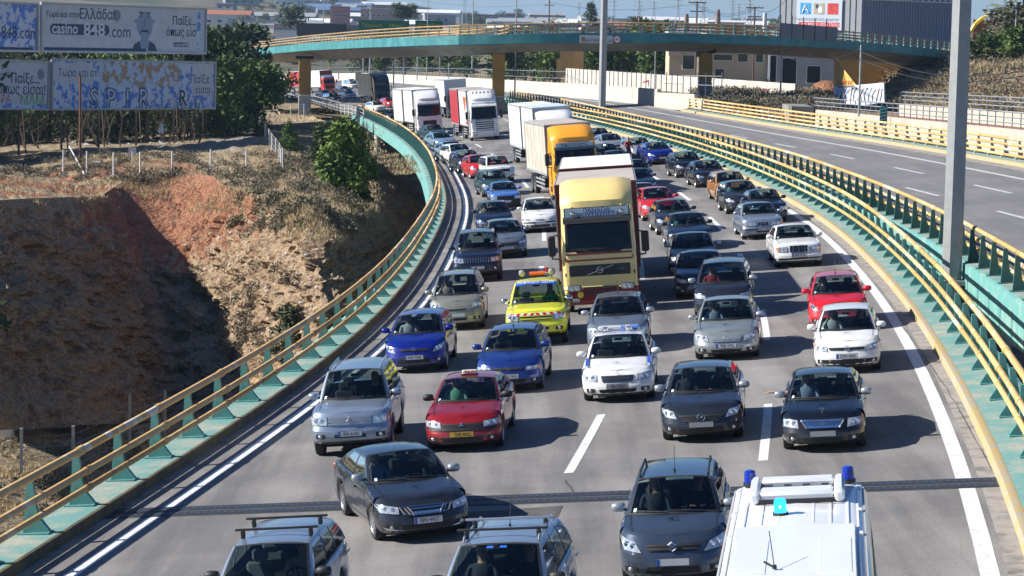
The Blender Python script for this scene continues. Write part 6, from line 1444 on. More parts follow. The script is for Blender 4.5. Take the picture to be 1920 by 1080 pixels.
    if det:
        g = B(M_BLACK); q = wsP(0, .9, -.06); g.box((q.x - .04, q.y, q.z - .03), (.04, .2, .06), ch=.012); g.obj('rear_view_mirror', t)
        if c.get('sticker', 1):
            g = B(M_STICK)
            g.grid([[tuple(wsP(u, v, .009)) for u in (.8, .88)] for v in (.08, .17)]) if c.get('sticker', 1) == 2 else g.grid([[tuple(wsP(u, v, .009)) for u in (-.9, -.83)] for v in (.07, .16)])
            g.obj('windshield_sticker', t, 0)
        for sg in (1, -1):
            for (e0, _) in edges[1:3:2] + edges[-2:-1]:
                q = s.S(e0 + .15, s.zt(e0) - .16, sg, .02); g = B(c.get('handle', pm)); g.box(q, (.17, .03, .03), ch=.008); g.obj('door_handle', t)
    if c.get('antenna'):
        g = B(M_BLACK); x_ = -p['rf'] - c['antenna']; g.cyl((x_, 0, H - .02), (x_, 0, H + .03), .02, n=6); g.cyl((x_, 0, H), (x_ - .25, 0, H + .38), .006, n=4); g.obj('aerial', t)
    if c.get('rails'):
        for sg in (1, -1):
            g = B(c['rails']); pts = [(-p['rf'] - .15, sg * (rw - .02), H - .05), (-p['rf'] - .25, sg * (rw - .02), H + .005), (-p['rr'] + .25, sg * (rw * .95), H + .0), (-p['rr'] + .12, sg * rw * .95, H - .07)]
            g.tube([Vector(q) for q in pts], .022, 6); g.obj('roof_rail', t)
    for k_, m_, r_ in c.get('bars_across', []):
        g = B(m_, M_BLACK); x_ = -p['rf'] - k_
        g.box((x_, 0, H + .1), (.05, s.W * .8, .035), 0, ch=.008)
        for sg in (1, -1): g.box((x_, sg * (rw - .04), H + .02), (.07, .07, .13), 1, ch=.015)
        g.obj('roof_bar', t)
    # tail lamps
    for sg in (1, -1):
        g = B(M_RED); g.box((-L + .05, sg * (hw - .2), .82 if typ.get('front') != 'suv' else .95), (.1, .24, .14), ch=.03); g.obj('tail_light', t)
    return t
# ------------------------------------------------------------------ people (one skinned surface each)
_pm = {}
M_SKIN = mat('skin', (.5, .29, .19), .6); M_HAIRD = mat('dark_hair', (.02, .014, .01), .6); M_HAIRB = mat('brown_hair', (.12, .06, .03), .6); M_HAIRG = mat('grey_hair', (.3, .29, .28), .6); M_HAIRR = mat('fair_hair', (.4, .24, .12), .6)
M_EYE = mat('eye_dark', (.02, .015, .012), .3)
def person_mesh(pose):
    if pose in _pm: return _pm[pose]
    V = []; E_ = []; Rr = []
    def v(p, r, par=None):
        V.append(p); Rr.append(r); 
        if par is not None: E_.append((par, len(V) - 1))
        return len(V) - 1
    stand = pose == 'stand'
    hz = .93 if stand else .12         # pelvis height (seat surface is zero when seated)
    lean = 0 if stand else -.12
    pel = v((0, 0, hz), (.15, .12)); w1 = v((lean * .3, 0, hz + .17), (.135, .1), pel); ch = v((lean * .8, 0, hz + .38), (.165, .11), w1)
    nk = v((lean, 0, hz + .53), (.06, .06), ch); hd0 = v((lean + .01, 0, hz + .62), (.058, .066), nk); hd1 = v((lean + .02, 0, hz + .7), (.078, .092), hd0); hd2 = v((lean + .01, 0, hz + .77), (.07, .085), hd1); v((lean + .0, 0, hz + .81), (.04, .05), hd2)
    v((lean + .115, 0, hz + .672), (.012, .012), hd1)                      # nose
    for sg in (1, -1): v((lean, sg * .088, hz + .68), (.014, .02), hd1)       # ears
    for sg in (1, -1):
        sh = v((lean * .9, sg * .19, hz + .46), (.06, .06), ch)
        if stand: el_, wr_ = (.05, sg * .25, hz + .2), (.2, sg * .22, hz + .02)
        elif pose == 'drive': el_, wr_ = (.12, sg * .27, hz + .26), (.38, sg * .13, hz + .34)
        elif pose == 'armout' and sg < 0: el_, wr_ = (.1, -.42, hz + .38), (.2, -.72, hz + .42)
        elif pose == 'phone' and sg < 0: el_, wr_ = (.12, -.27, hz + .3), (.16, -.12, hz + .55)
        else: el_, wr_ = (.05, sg * .26, hz + .2), (.26, sg * .12, hz + .1)
        e = v(el_, (.042, .042), sh); wv = v(wr_, (.028, .028), e)
        d = (Vector(wr_) - Vector(el_)).normalized(); side = d.cross(Vector((0, 0, 1))).normalized()
        palm = v(tuple(Vector(wr_) + d * .07), (.035, .018), wv)
        for k, ln in zip((-1.5, -.5, .5, 1.5), (.06, .075, .08, .065)):
            a = v(tuple(Vector(wr_) + d * .11 + side * k * .019), (.009, .009), palm); v(tuple(Vector(wr_) + d * (.11 + ln) + side * k * .021 + Vector((0, 0, -.025))), (.008, .008), a)
        v(tuple(Vector(wr_) + d * .08 + side * -sg * .055), (.01, .01), palm)
        if stand: kn, an, ft = (.03, sg * .11, .5), (-.01, sg * .12, .09), (.15, sg * .13, .035)
        else: kn, an, ft = (.42, sg * .14, hz + .06), (.62, sg * .13, hz - .28), (.74, sg * .13, hz - .32)
        hp = v((.02, sg * .1, hz - .04 if stand else hz - .02), (.09, .09), pel); k_ = v(kn, (.06, .06), hp); a_ = v(an, (.042, .042), k_); v(ft, (.04, .035), a_)
    me = bpy.data.meshes.new('person'); me.from_pydata(V, E_, [])
    o = bpy.data.objects.new('person_tmp', me); SC.collection.objects.link(o)
    md = o.modifiers.new('s', 'SKIN'); md.use_smooth_shade = True
    o.modifiers.new('u', 'SUBSURF').levels = 1
    for i, r in enumerate(Rr): me.skin_vertices[0].data[i].radius = r
    me.skin_vertices[0].data[0].use_root = True
    dg = bpy.context.evaluated_depsgraph_get(); dg.update(); m2 = bpy.data.meshes.new_from_object(o.evaluated_get(dg)); bpy.data.objects.remove(o)
    m2.materials.clear()
    top = hz + .52
    for pl in m2.polygons:
        c = pl.center; r_ = math.hypot(c.x - lean * .9, c.y)
        if c.z > top: k = 0
        elif c.z < hz + .02 or (not stand and c.x > .2 and abs(c.y) < .22 and c.z < hz + .18): k = 2
        elif (Vector((c.x, c.y, 0)).length > .3): k = 0
        else: k = 1
        if stand and c.z < .9: k = 2
        if stand and abs(c.y) > .2 and c.z < hz + .12 and c.z > hz - .1: k = 0
        if c.z > hz + .69 and c.z < hz + .715 and .025 < abs(c.y) < .05 and c.x > lean + .05: k = 3
        pl.material_index = k; pl.use_smooth = True
    hair = B(None); hx = lean
    hair.ell((hx - .035, 0, hz + .755), (.09, .093, .085), 0, nu=10, nv=7)
    hl = B(None); hl.ell((hx - .035, 0, hz + .755), (.09, .095, .088), 0, nu=10, nv=7); hl.ell((hx - .045, 0, hz + .58), (.06, .12, .2), 0, nu=8, nv=6)
    for sg in (1, -1): hl.ell((hx + .04, sg * .085, hz + .5), (.04, .035, .16), 0, nu=6, nv=5)
    _pm[pose] = (m2, hair, hl); return _pm[pose]
def person(label, pose, M, shirt, hairm=M_HAIRD, long=False, trousers=None, group=None):
    m2, ha, hl = person_mesh(pose); me = m2.copy()
    for m in (M_SKIN, shirt, trousers or M_INT, M_EYE): me.materials.append(m)
    o = link('person', me, mw=M, label=label, cat='person', group=group)
    hb = hl if long else ha; q = B(hairm); q.v, q.f, q.m = hb.v, hb.f, hb.m; q.obj('hair', o, 60)
    return o
def seat_person(c, who, pose, shirt, hairm=M_HAIRD, long=False, label='', seat='r'):
    xs, fl = c['seatpos']; y = .37 if seat == 'l' else -.37          # left seat = driver
    M = c['mw'] @ Matrix.Translation((xs + .02, y, fl + .17)); 
    return person(label, pose, M, shirt, hairm, long)
# ------------------------------------------------------------------ lorries
def rrect(xf, xb, hw, rc, z, n=4):
    out = []
    for cx_, cy_, a0 in ((xf - rc, hw - rc, 0), (xb + .05, hw - .05, 90), (xb + .05, -hw + .05, 180), (xf - rc, -hw + rc, 270)):
        r = rc if a0 in (0, 270) else .05
        for i in range(n + 1):
            a = R(a0 + 90 * i / n); out.append((cx_ + r * math.cos(a), cy_ + r * math.sin(a), z))
    return out
def side_truck_wheels(t, axles, W):
    wt, wr = wheel_meshes(.5, 'seven')
    for x in axles:
        for sg in (1, -1):
            M = Matrix.Translation((x, sg * (W / 2 - .16), .5)) @ (Matrix.Identity(4) if sg > 0 else Matrix.Rotation(math.pi, 4, 'Z')) @ Matrix.Diagonal((1, 1.4, 1, 1))
            o = link('wheel', None, t, mw=M); link('tyre', wt, o); link('rim', wr, o)
def box_body(t, x0, x1, W, z0, z1, m, mroof=None, mfront=None, name='cargo_box', ribs=True):
    b = B(m, mroof or m, mfront or m, M_METAL); xc_, L = (x0 + x1) / 2, x0 - x1
    b.box((xc_, 0, (z0 + z1) / 2), (L, W, z1 - z0), 0, ch=.03)
    b.add([(x0 + .01, -W / 2 + .05, z0 + .05), (x0 + .01, W / 2 - .05, z0 + .05), (x0 + .01, W / 2 - .05, z1 - .05), (x0 + .01, -W / 2 + .05, z1 - .05)], [(0, 1, 2, 3)], 2)
    rows = []
    for i in range(9):        # roof sheet with a slight sag between its bows
        x = lerp(x0 - .03, x1 + .03, i / 8); rows.append([(x, y, z1 + .012 + (.02 if i % 2 else 0) * (1 - (2 * y / W) ** 2)) for y in np.linspace(-W / 2 + .03, W / 2 - .03, 5)])
    b.grid(rows, 1)
    for sg in (1, -1):
        b.box((xc_, sg * (W / 2 + .012), z1 - .06), (L, .03, .1), 3); b.box((xc_, sg * (W / 2 + .012), z0 + .06), (L, .03, .12), 3)
        if ribs:
            for i in range(1, int(L / 1.2)): b.box((x0 - i * 1.2, sg * (W / 2 + .004), (z0 + z1) / 2), (.04, .012, z1 - z0 - .25), 0)
        for x in (x0 - .04, x1 + .04): b.box((x, sg * (W / 2 + .008), (z0 + z1) / 2), (.08, .03, z1 - z0), 3)
    b.box((xc_, 0, z0 - .12), (L, .9, .22), 3)
    return b.obj(name, t)
def build_truck(c):
    W = c.get('W', 2.48); hw = W / 2; t = thing('lorry', c['label'], 'lorry', mw=c['mw'], group='vehicles in the traffic jam')
    pm = c['paint']; bm = c.get('bumper', pm); hm = c.get('header', pm); CL = c.get('cl', 2.1); ch_ = c.get('h', 2.85)
    lv = [(.32, -.1, 0), (.45, 0, 0), (.85, 0, 0), (.92, -.04, 0), (1.2, -.03, 0), (c.get('z0', 1.9) - .15, -.06, 0), (c.get('z0', 1.9), -.09, 0), (.92 * ch_, -.24, 1), (ch_, -.34, 2), (ch_ + .12, -.5, 2)]
    b = B(pm, M_BLACK, bm, hm); loops = [rrect(dx, -CL, hw - (.02 if z > .9 else 0) - max(0, z - 1.9) * .03, .2, z) for z, dx, _ in lv]
    n = len(loops[0])
    for i in range(len(loops) - 1):
        front_open = (i == 6)
        for j in range(n):
            k = (j + 1) % n; a = loops[i][j]; d = loops[i][k]
            if front_open and a[0] > -CL + .3 and d[0] > -CL + .3 and abs((a[1] + d[1]) / 2) < hw - .16: continue
            mi = 2 if i < 2 else (3 if i >= 7 else 0)
            b.add([a, d, loops[i + 1][k], loops[i + 1][j]], [(0, 1, 2, 3)], mi)
    b.add(loops[-1], [tuple(range(n))], 3)
    b.obj('cab', t, sharp=35)
    z0, z1 = c.get('z0', 1.9), lv[7][0]; ww = hw - .19
    def W_(y, z, off=0): v = (z - z0) / (z1 - z0); return (-.09 - .15 * v - .05 * (abs(y) / hw) ** 3 + off, y, z)
    g = B(M_GLASS); g.grid([[W_(y, z, .004) for y in np.linspace(-ww, ww, 7)] for z in np.linspace(z0, z1, 4)]); g.obj('windshield', t)
    g = B(M_BLACK)
    for a, d in (((-ww - .02, z0 - .05), (ww + .02, z0 + .1)), ((-ww - .02, z1 - .06), (ww + .02, z1 + .03)), ((-ww - .03, z0), (-ww + .05, z1)), ((ww - .05, z0), (ww + .03, z1))):
        g.grid([[W_(y, z, .014) for y in np.linspace(a[0], d[0], 6)] for z in (a[1], d[1])])
    g.obj('windshield_seal', t)
    g = B(M_INT, M_SEATG, M_DARK)
    g.box((-.45, 0, 1.86), (.55, W - .3, .12), 1, ch=.04); g.box((-CL + .2, 0, 2.2), (.1, W - .2, 1.2), 2); g.box((-1, 0, 1.3), (1.9, W - .2, .1), 2)
    for y in (.62, -.62): g.box((-1.25, y, 1.95), (.15, .5, .8), 0, ch=.05); g.box((-1, y, 1.6), (.5, .5, .15), 0, ch=.04)
    g.obj('dashboard', t)
    for sg in (1, -1):
        g = B(M_TINT); g.add([(-.32, sg * (hw + .004), 1.92), (-1.25, sg * (hw + .004), 1.92), (-1.25, sg * (hw - .012), 2.5), (-.5, sg * (hw - .012), 2.5)], [(0, 1, 2, 3)]); g.obj('side_window', t)
        g = B(M_BLACK)
        g.tube([Vector((-.3, sg * hw, 2.6)), Vector((-.12, sg * (hw + .28), 2.55)), Vector((-.12, sg * (hw + .28), 1.85)), Vector((-.3, sg * hw, 1.8))], .025, 5)
        g.box((-.13, sg * (hw + .28), 2.25), (.14, .25, .66), ch=.05); g.obj('wing_mirror', t)
        g = B(M_BLACK); g.box((-1.0, sg * (hw + .01), .62), (.55, .04, .3), ch=.01); g.box((-.78, sg * (hw - .01), 1.0), (.03, .05, 1.6)); g.obj('step', t)
    # front face
    gr = c.get('gr', {}); gm = gr.get('m', M_BLACK)
    g = B(gm, gr.get('bar', M_BLACK), M_CHROME)
    g.box((-.045, 0, gr.get('z', 1.25)), (.05, gr.get('w', 1.7), gr.get('h', .3)), 0, ch=.015)
    for i in range(gr.get('n', 0)):
        z = gr.get('z', 1.25) - gr.get('h', .3) / 2 + gr.get('h', .3) * (i + .5) / gr['n']; g.box((-.005, 0, z), (.05, gr.get('w', 1.7) * .96, gr.get('h', .3) / gr['n'] * .45), 1, ch=.008)
    if gr.get('diag'):
        emblem(g, (.0, 0, gr['z']), 'plain', .1, 2); g.cyl((-.005, -.42, gr['z'] - .14), (-.005, .42, gr['z'] + .14), .012, n=4, mi=2)
    g.obj('grille', t)
    if gr.get('lower'):
        g = B(M_BLACK, pm)
        for i in range(4): g.box((.0, 0, .62 + .085 * i), (.03, 1.0 + .04 * i, .042), ch=.006)
        g.obj('lower_grille', t)
    for sg in (1, -1):
        g = B(M_BLACK, c.get('lamp', M_LAMP), M_BULB)
        g.box((-.02, sg * (hw - .36), c.get('lz', .72)), (.06, .42, .2), 0, ch=.02); g.box((.012, sg * (hw - .36), c.get('lz', .72)), (.02, .37, .16), 1, ch=.01)
        g.ell((.02, sg * (hw - .29), c.get('lz', .72)), (.02, .06, .06), 2, nu=8, nv=4); g.ell((.02, sg * (hw - .44), c.get('lz', .72)), (.02, .06, .06), 2, nu=8, nv=4)
        g.obj('headlight', t)
        g = B(M_BLACK, M_LAMP); g.box((.0, sg * (hw - .4), .48), (.03, .3, .14), 0, ch=.01); g.box((.01, sg * (hw - .4), .48), (.03, .22, .1), 1, ch=.01); g.obj('fog_lamp', t)
    g = B(c.get('platem', M_PLATE)); g.box((.015, 0, .42), (.02, .52, .11)); g.obj('license_plate', t, 0)
    if c.get('visor'):
        g = B(c['visor']); zt = lv[7][0]
        g.grid([[(x, y, z) for y in np.linspace(-hw + .12, hw - .12, 5)] for x, z in ((-.26, zt + .1), (-.02, zt + .03), (.04, zt - .1))]); g.grid([[(x - .02, y, z) for y in np.linspace(-hw + .12, hw - .12, 5)] for x, z in ((-.26, zt + .08), (-.04, zt + .01), (.02, zt - .1))], flip=True); g.obj('sun_visor', t)
    for i, y0 in enumerate((.75, .1, -.5)):
        g = B(M_BLACK); g.cyl(W_(y0, z0 + .03, .03), W_(y0 - .5, z0 + .1, .03), .016, n=4); g.obj('wiper', t)
    # roof deflector
    if c.get('defl'):
        dz, dl = c['defl']; zb = ch_ + .1; g = B(c.get('deflm', pm))
        prof = [(0, -.42), (.25, -.44), (.55, -.75), (.85, -1.25), (1, -1.75)]
        rows = []
        for v, x in prof:
            r = []
            for k in range(11):
                u = -1 + 2 * k / 10; r.append((x - .28 * abs(u) ** 4, u * (hw - .05), zb + dz * v - .12 * abs(u) ** 6 * (v > 0)))
            rows.append(r)
        g.grid(rows)
        for sg in (1, -1):
            r0 = [r[-1 if sg > 0 else 0] for r in rows]; g.grid([r0, [(-CL + .1, sg * (hw - .06), q[2]) for q in r0]], flip=sg < 0)
        g.obj('roof_deflector', t)
        if c.get('cup'):
            g = B(c.get('deflm', pm))
            for k in range(5): g.ell((-.46, -.8 + .4 * k, zb + .03), (.04, .05, .03), 0, nu=6, nv=4)
            g.obj('marker_light', t)
    for hl in range(c.get('roofhorns', 0)):
        g = B(M_BLACK, M_BULB); y = lerp(-.85, .85, hl / (c['roofhorns'] - 1)); g.ell((-.42, y, ch_ + .1 + c.get('hornz', .1)), (.07, .1, .1), 0, nu=10, nv=6); g.ell((-.37, y, ch_ + .1 + c.get('hornz', .1)), (.04, .08, .08), 1, nu=10, nv=6); g.obj('roof_lamp', t)
    # chassis and boxes
    axles = [-1.35]
    g = B(M_BLACK, M_METAL)
    for (x0, x1, z0_, z1_, mm, rm, fm) in c['boxes']:
        box_body(t, x0, x1, c.get('bw', 2.5), z0_, z1_, mm, rm, fm)
        Lb = x0 - x1; axles += [x1 + 1.5, x1 + 2.8] + ([x1 + 4.1] if Lb > 9 else [])
        g.box(((x0 + x1) / 2, 0, z0_ - .3), (Lb, .8, .25))
        for sg in (1, -1):
            for z in (.5, .72, .94): g.box((x0 - Lb * .38, sg * (hw - .03), z), (Lb * .42, .03, .1), 1, ch=.006)
            g.box((x0 - Lb * .3, sg * (hw - .3), .75), (1.2, .5, .5))
            g.box((x0 - Lb * .38, sg * (hw - .08), .95), (.06, .06, .6))
        for x in (x1 + 2.8,):
            for sg in (1, -1): g.box((x - .2, sg * (hw - .2), 1.06), (4.2 if Lb > 9 else 2.7, .4, .05))
    if c['boxes'][0][0] - c['boxes'][0][1] > 9: axles.append(-CL - 2.0)
    for sg in (1, -1): g.box((-2.7, sg * .4, .9), (3.4, .1, .25))
    g.obj('chassis', t)
    side_truck_wheels(t, axles, W)
    c['root'] = t; c['W_'] = W_; return t
# ------------------------------------------------------------------ the traffic
def pose(px, py, yaw=0, lift=.17):
    g = G(px, py); g = G(px, py + lift * (FPX / g[1])); s = ll_dir(g[1]); a = math.atan2(-1, -s) + R(yaw)
    return on_road(g[0], g[1], math.cos(a), math.sin(a))
P_SIL = paint('silver', (.42, .45, .48), .6, .34); P_SILB = paint('silver_blue', (.3, .37, .47), .55, .34); P_WHT = paint('white', (.76, .76, .75), 0, .3)
P_DGR = paint('dark_grey', (.03, .036, .05), .45, .22); P_GRB = paint('graphite_blue', (.06, .085, .125), .5, .24); P_BLK = paint('black', (.006, .008, .014), .2, .25)
P_NVY = paint('navy', (.014, .024, .06), .35, .28); P_BLU = paint('deep_blue', (.004, .016, .24), .3, .28); P_BLU2 = paint('mid_blue', (.014, .042, .22), .4, .3); P_SKY = paint('sky_blue', (.25, .4, .55), .4, .35)
P_RED = paint('bright_red', (.6, .012, .02), .05, .28); P_DRED = paint('dark_red', (.3, .008, .012), .3, .28); P_BGE = paint('beige_grey', (.3, .3, .25), .5, .35); P_SGR = paint('silver_green', (.32, .36, .35), .55, .34)
P_YEL = paint('signal_yellow', (.72, .72, .03), 0, .35); P_OLDB = paint('faded_blue', (.08, .2, .55), .1, .4); P_ORB = paint('orange_brown', (.45, .2, .05), .2, .35); P_TEALC = paint('dark_teal', (.04, .1, .12), .4, .3); P_CRM = paint('cream', (.8, .62, .24), 0, .4)
P_STEEL = paint('steel_grey', (.2, .235, .28), .55, .32)
CARS = []
def car(px, py, yaw, typ, pm, label, **k):
    k.update(type=typ, paint=pm, label=label, mw=pose(px, py, yaw)); build_car(k); CARS.append(k); return k
C1 = {}
# nearest row
C1['est'] = car(478, 1222, 3, 'wagon', P_SILB, 'silver-blue estate with two thin black roof bars at the lower left edge', bars_across=[(.45, M_BLACK, 0), (1.35, M_BLACK, 0)], mirror=M_BLACK, seat=M_SEATG, mod=dict(W=1.66, rw=.7), rim='steel')
C1['est2'] = car(912, 1238, 0, 'wagon', P_SILB, 'pale silver estate with rails and silver crossbars beside the white van, cut by the frame', rails=P_SIL, bars_across=[(.35, M_BLACK, 0), (1.15, P_SIL, 0)], antenna=1.1, mirror=M_BLACK, mod=dict(W=1.74, H=1.52, rw=.68))
C1['sx'] = car(1265, 1092, 2, 'hatch', P_GRB, 'grey-blue tall hatchback with black roof rails just left of the white van', mod=dict(H=1.62, W=1.76, L=4.13, r=.33, gc=.23, sh=[(0, .72), (.08, .82), (.3, .92), (1.0, 1.06), (2.5, 1.07), (4.13, 1.1)], rf=1.75, dx=[(0, -.1), (.12, -.02), (.3, 0), (.45, -.012), (.6, -.04), (.75, -.08), (.88, -.13), (1, -.22)]), rails=M_BLACK, antenna=.3, emb='s', embr=.075, face=dict(lamp=[(.5, .56), (.78, .60), (.86, .80), (.60, .70)], grille=[(-.38, .575), (.38, .575), (.44, .68), (-.44, .68)], intake=[(-.46, .22), (.46, .22), (.42, .38), (-.42, .38)], fog=(.68, .33)), bars=2, seat=M_SEAT, mirror=P_SIL, sticker=1, plate=1)
C1['saab'] = car(806, 1000, 24, 'sedan', P_DGR, 'dark grey saloon with three-part chrome grille angled across the expansion joint', bars=2, chromebars=True, ring=True, face=dict(lamp=[(.50, .57), (.80, .60), (.86, .73), (.50, .68)], grille=[(-.24, .54), (.24, .54), (.34, .67), (-.34, .67)], intake=[(-.45, .25), (.45, .25), (.5, .38), (-.5, .38)]), emb=None, rim='ten', ptext='IBN 4457', mod=dict(L=4.6, W=1.76), mirror=P_SIL)
C1['merc'] = car(1545, 836, 0, 'sedan', P_BLK, 'black saloon with chrome radiator grille and an arm pointing out of its side window', face=dict(lamp=[(.50, .55), (.80, .58), (.80, .71), (.52, .70)], grille=[(-.34, .55), (.34, .55), (.44, .69), (-.44, .69)], intake=[(-.38, .27), (.38, .27), (.42, .35), (-.42, .35)], fog=(.62, .33)), bars=4, chromebars=True, ring=True, emb='star', mascot=1, embr=.03, platem=M_PLATEG, rim='seven', mirror=P_SIL)
C1['mazda'] = car(1317, 818, 2, 'sedan', P_DGR, 'dark grey saloon with winged-ring badge between the police car and the black saloon', face=dict(lamp=[(.52, .56), (.76, .60), (.88, .76), (.60, .70)], grille=[(-.36, .50), (.36, .50), (.5, .63), (-.5, .63)], intake=[(-.5, .27), (.5, .27), (.46, .39), (-.46, .39)], fog=(.68, .34)), emb='wing', embr=.075, bars=3, platem=M_PLATEG, mod=dict(L=4.7, W=1.79, xc=1.22, rf=2.1, rr=3.4), mirror=P_SIL, handle=M_CHROME, rim='seven')
C1['taxi'] = car(868, 836, 3, 'sedan', P_DRED, 'dark red taxi with a small lit-style sign on its roof', cat='taxi', name='taxi', face=dict(lamp=[(.46, .57), (.80, .60), (.82, .71), (.48, .68)], grille=[(-.42, .57), (.42, .57), (.44, .65), (-.44, .65)]), emb='diamond', embr=.05, platem=M_PLATEY, ptext='TAE 4062', bumpstrip=.5, mirror=M_BLACK, mod=dict(L=4.45, W=1.7), rim='ten')
C1['paj'] = car(660, 846, 6, 'suv', P_SILB, 'silver-blue off-roader with four-bar grille beside the dark red taxi', face=dict(lamp=[(.5, .60), (.84, .61), (.86, .77), (.5, .76)]), bars=4, chromebars=True, grillec=P_SIL, emb='diamond', embr=.07, rails=P_SILB, sticker=1, ptext='IBN 6183', rim='five', mod=dict(L=4.6, W=1.78), lamp=M_LAMP)
C1['pol'] = car(1160, 744, 3, 'sedan', P_WHT, 'white patrol car with blue stripes and a flat light bar on its roof', cat='police car', name='police_car', face=dict(lamp=[(.5, .56), (.78, .58), (.86, .71), (.50, .69)], grille=[(-.36, .54), (.36, .54), (.40, .68), (-.40, .68)], intake=[(-.42, .25), (.42, .25), (.46, .37), (-.46, .37)], fog=(.66, .34)), vbars=12, emb='plain', embz=.1, embr=.045, ptext='EA 22031', mod=dict(L=4.57, W=1.77, H=1.47), platem=M_PLATEG, amber=None, rim='seven')
C1['i20'] = car(778, 690, 2, 'hatch', P_BLU, 'deep blue hatchback in the leftmost lane beside the barrier', face=dict(lamp=[(.5, .56), (.72, .60), (.84, .79), (.62, .70)], grille=[(-.36, .60), (.36, .60), (.4, .66), (-.4, .66)], intake=[(-.46, .28), (.46, .28), (.42, .44), (-.42, .44)], fog=(.66, .36)), emb='h', embr=.06, ptext='INM 7389', platez=.46, bars=2)
C1['fiat'] = car(955, 727, 2, 'hatch', P_BLU2, 'mid-blue hatchback partly behind the dark red taxi', face=dict(lamp=[(.44, .56), (.78, .58), (.8, .66), (.46, .65)], grille=[(-.35, .58), (.35, .58), (.38, .64), (-.38, .64)]), ptext='ZMH 7412', emb='plain', embr=.035, antenna=.4, bars=1, rim='steel')
C1['aven'] = car(1363, 666, 0, 'sedan', P_SGR, 'silver-green saloon with oval badge directly behind the grey saloon', face=dict(lamp=[(.46, .55), (.78, .59), (.84, .74), (.50, .69)], grille=[(-.36, .54), (.36, .54), (.42, .66), (-.42, .66)], intake=[(-.38, .25), (.38, .25), (.42, .33), (-.42, .33)], fog=(.64, .32)), chromebars=True, grillec=P_SIL, bars=4, emb='oval', embr=.07, ptext='TKB 3742', mod=dict(L=4.65, W=1.76, H=1.48), mirror=P_SIL)
C1['polo'] = car(1590, 690, -1, 'hatch', P_WHT, 'white hatchback with a round badge, foremost of the white cars in the right lane', face=dict(lamp=[(.48, .57), (.78, .60), (.84, .74), (.50, .67)], grille=[(-.42, .59), (.42, .59), (.46, .655), (-.46, .655)], intake=[(-.66, .24), (.66, .24), (.74, .38), (-.74, .38)]), emb='vw', embr=.065, ptext='ZXM 8905', platez=.47, bars=2, mod=dict(L=3.97, W=1.68), amber=True)
C1['fies'] = car(1573, 612, -1, 'hatch', P_RED, 'bright red hatchback close behind the white hatchback in the right lane', face=dict(lamp=[(.52, .58), (.7, .62), (.84, .84), (.66, .74)], grille=[(-.36, .6), (.36, .6), (.38, .65), (-.38, .65)]), antenna=.4, amber=True)
C1['yar'] = car(858, 611, 3, 'mpv', P_BGE, 'beige-grey tall minicar with roof rails and a big headlamp beside the yellow pickup', face=dict(lamp=[(.46, .60), (.78, .62), (.84, .80), (.52, .74)], grille=[(-.3, .56), (.3, .56), (.34, .60), (-.34, .60)], intake=[(-.3, .28), (.3, .28), (.34, .36), (-.34, .36)], fog=(.62, .34)), rails=M_BLACK, rim='steel', bars=1)
C1['pick'] = car(1008, 640, 3, 'pickup', P_YEL, 'signal-yellow road-assistance pickup with orange beacon and red-striped bonnet edge', cat='pickup', name='pickup', face=dict(lamp=[(.52, .60), (.82, .62), (.85, .78), (.52, .76)], grille=[(-.46, .61), (.46, .61), (.46, .76), (-.46, .76)], intake=[(-.36, .4), (.36, .4), (.38, .48), (-.38, .48)]), barc=P_YEL, bars=2, mirror=M_CHROME, mod=dict(W=1.8))
C1['cor'] = car(1160, 655, 2, 'hatch', P_STEEL, 'steel-grey hatchback directly behind the white patrol car', face=dict(lamp=[(.5, .56), (.76, .59), (.86, .74), (.56, .69)]), antenna=.5, sticker=1, mod=dict(W=1.76, L=4.25), mirror=P_SIL, amber=None)
C1['cit'] = car(1356, 590, -2, 'mpv', P_DGR, 'dark grey rounded people carrier directly behind the silver-green saloon', mod=dict(L=4.3, W=1.8), mirror=P_SIL, det=0)
C1['l200'] = car(897, 522, 2, 'suv', P_NVY, 'navy off-roader with large clear headlamps in the left lane ahead of the beige minicar', vbars=10, bars=1, det=1, sticker=1)
C1['foc'] = car(952, 478, 4, 'hatch', P_STEEL, 'grey-blue hatchback beside the navy off-roader', sticker=1, mod=dict(L=4.2), lowblack=.3, ptext='YHT 4120')
C1['blk1'] = car(930, 436, 3, 'hatch', P_NVY, 'near-black hatchback with bright headlamp partly hidden by the grey-blue hatchback', lamp=M_BULB)
C1['brav'] = car(1014, 430, 1, 'hatch', P_WHT, 'white smooth-nosed hatchback beside the cream lorry', face=dict(lamp=[(.46, .57), (.82, .59), (.84, .65), (.48, .63)], grille=[(-.2, .57), (.2, .57), (.2, .60), (-.2, .60)]), bumpstrip=.46, bars=1, amber=True)
C1['old'] = car(950, 388, 3, 'boxy', P_OLDB, 'old faded blue boxy car with black front beside the white hatchback', mod=dict(L=4.0, H=1.38, W=1.6), lowblack=.6, rim='steel')
C1['estd'] = car(934, 364, 6, 'wagon', P_TEALC, 'dark teal car crowded with passengers right behind the old blue car', rim='steel', det=1)
C1['4x4'] = car(943, 340, 8, 'suv', P_WHT, 'white small off-roader in the left lane behind the dark teal car', mod=dict(L=3.9, W=1.65, H=1.68), mirror=M_BLACK, det=0)
C1['redl'] = car(909, 330, 8, 'hatch', P_RED, 'bright red hatchback in the left lane behind the white off-roader', det=0, amber=None)
C1['foc2'] = car(886, 319, 10, 'hatch', P_NVY, 'navy hatchback with white headlamp glare in the left lane, ahead of the red one', det=0, lamp=M_BULB)
C1['w2'] = car(872, 304, 12, 'wagon', P_WHT, 'white estate mostly hidden behind the navy hatchback in the left lane', det=0)
C1['sl3'] = car(858, 299, 12, 'hatch', P_SKY, 'pale blue hatchback third in the run of blue cars near the curved turquoise barrier', det=0)
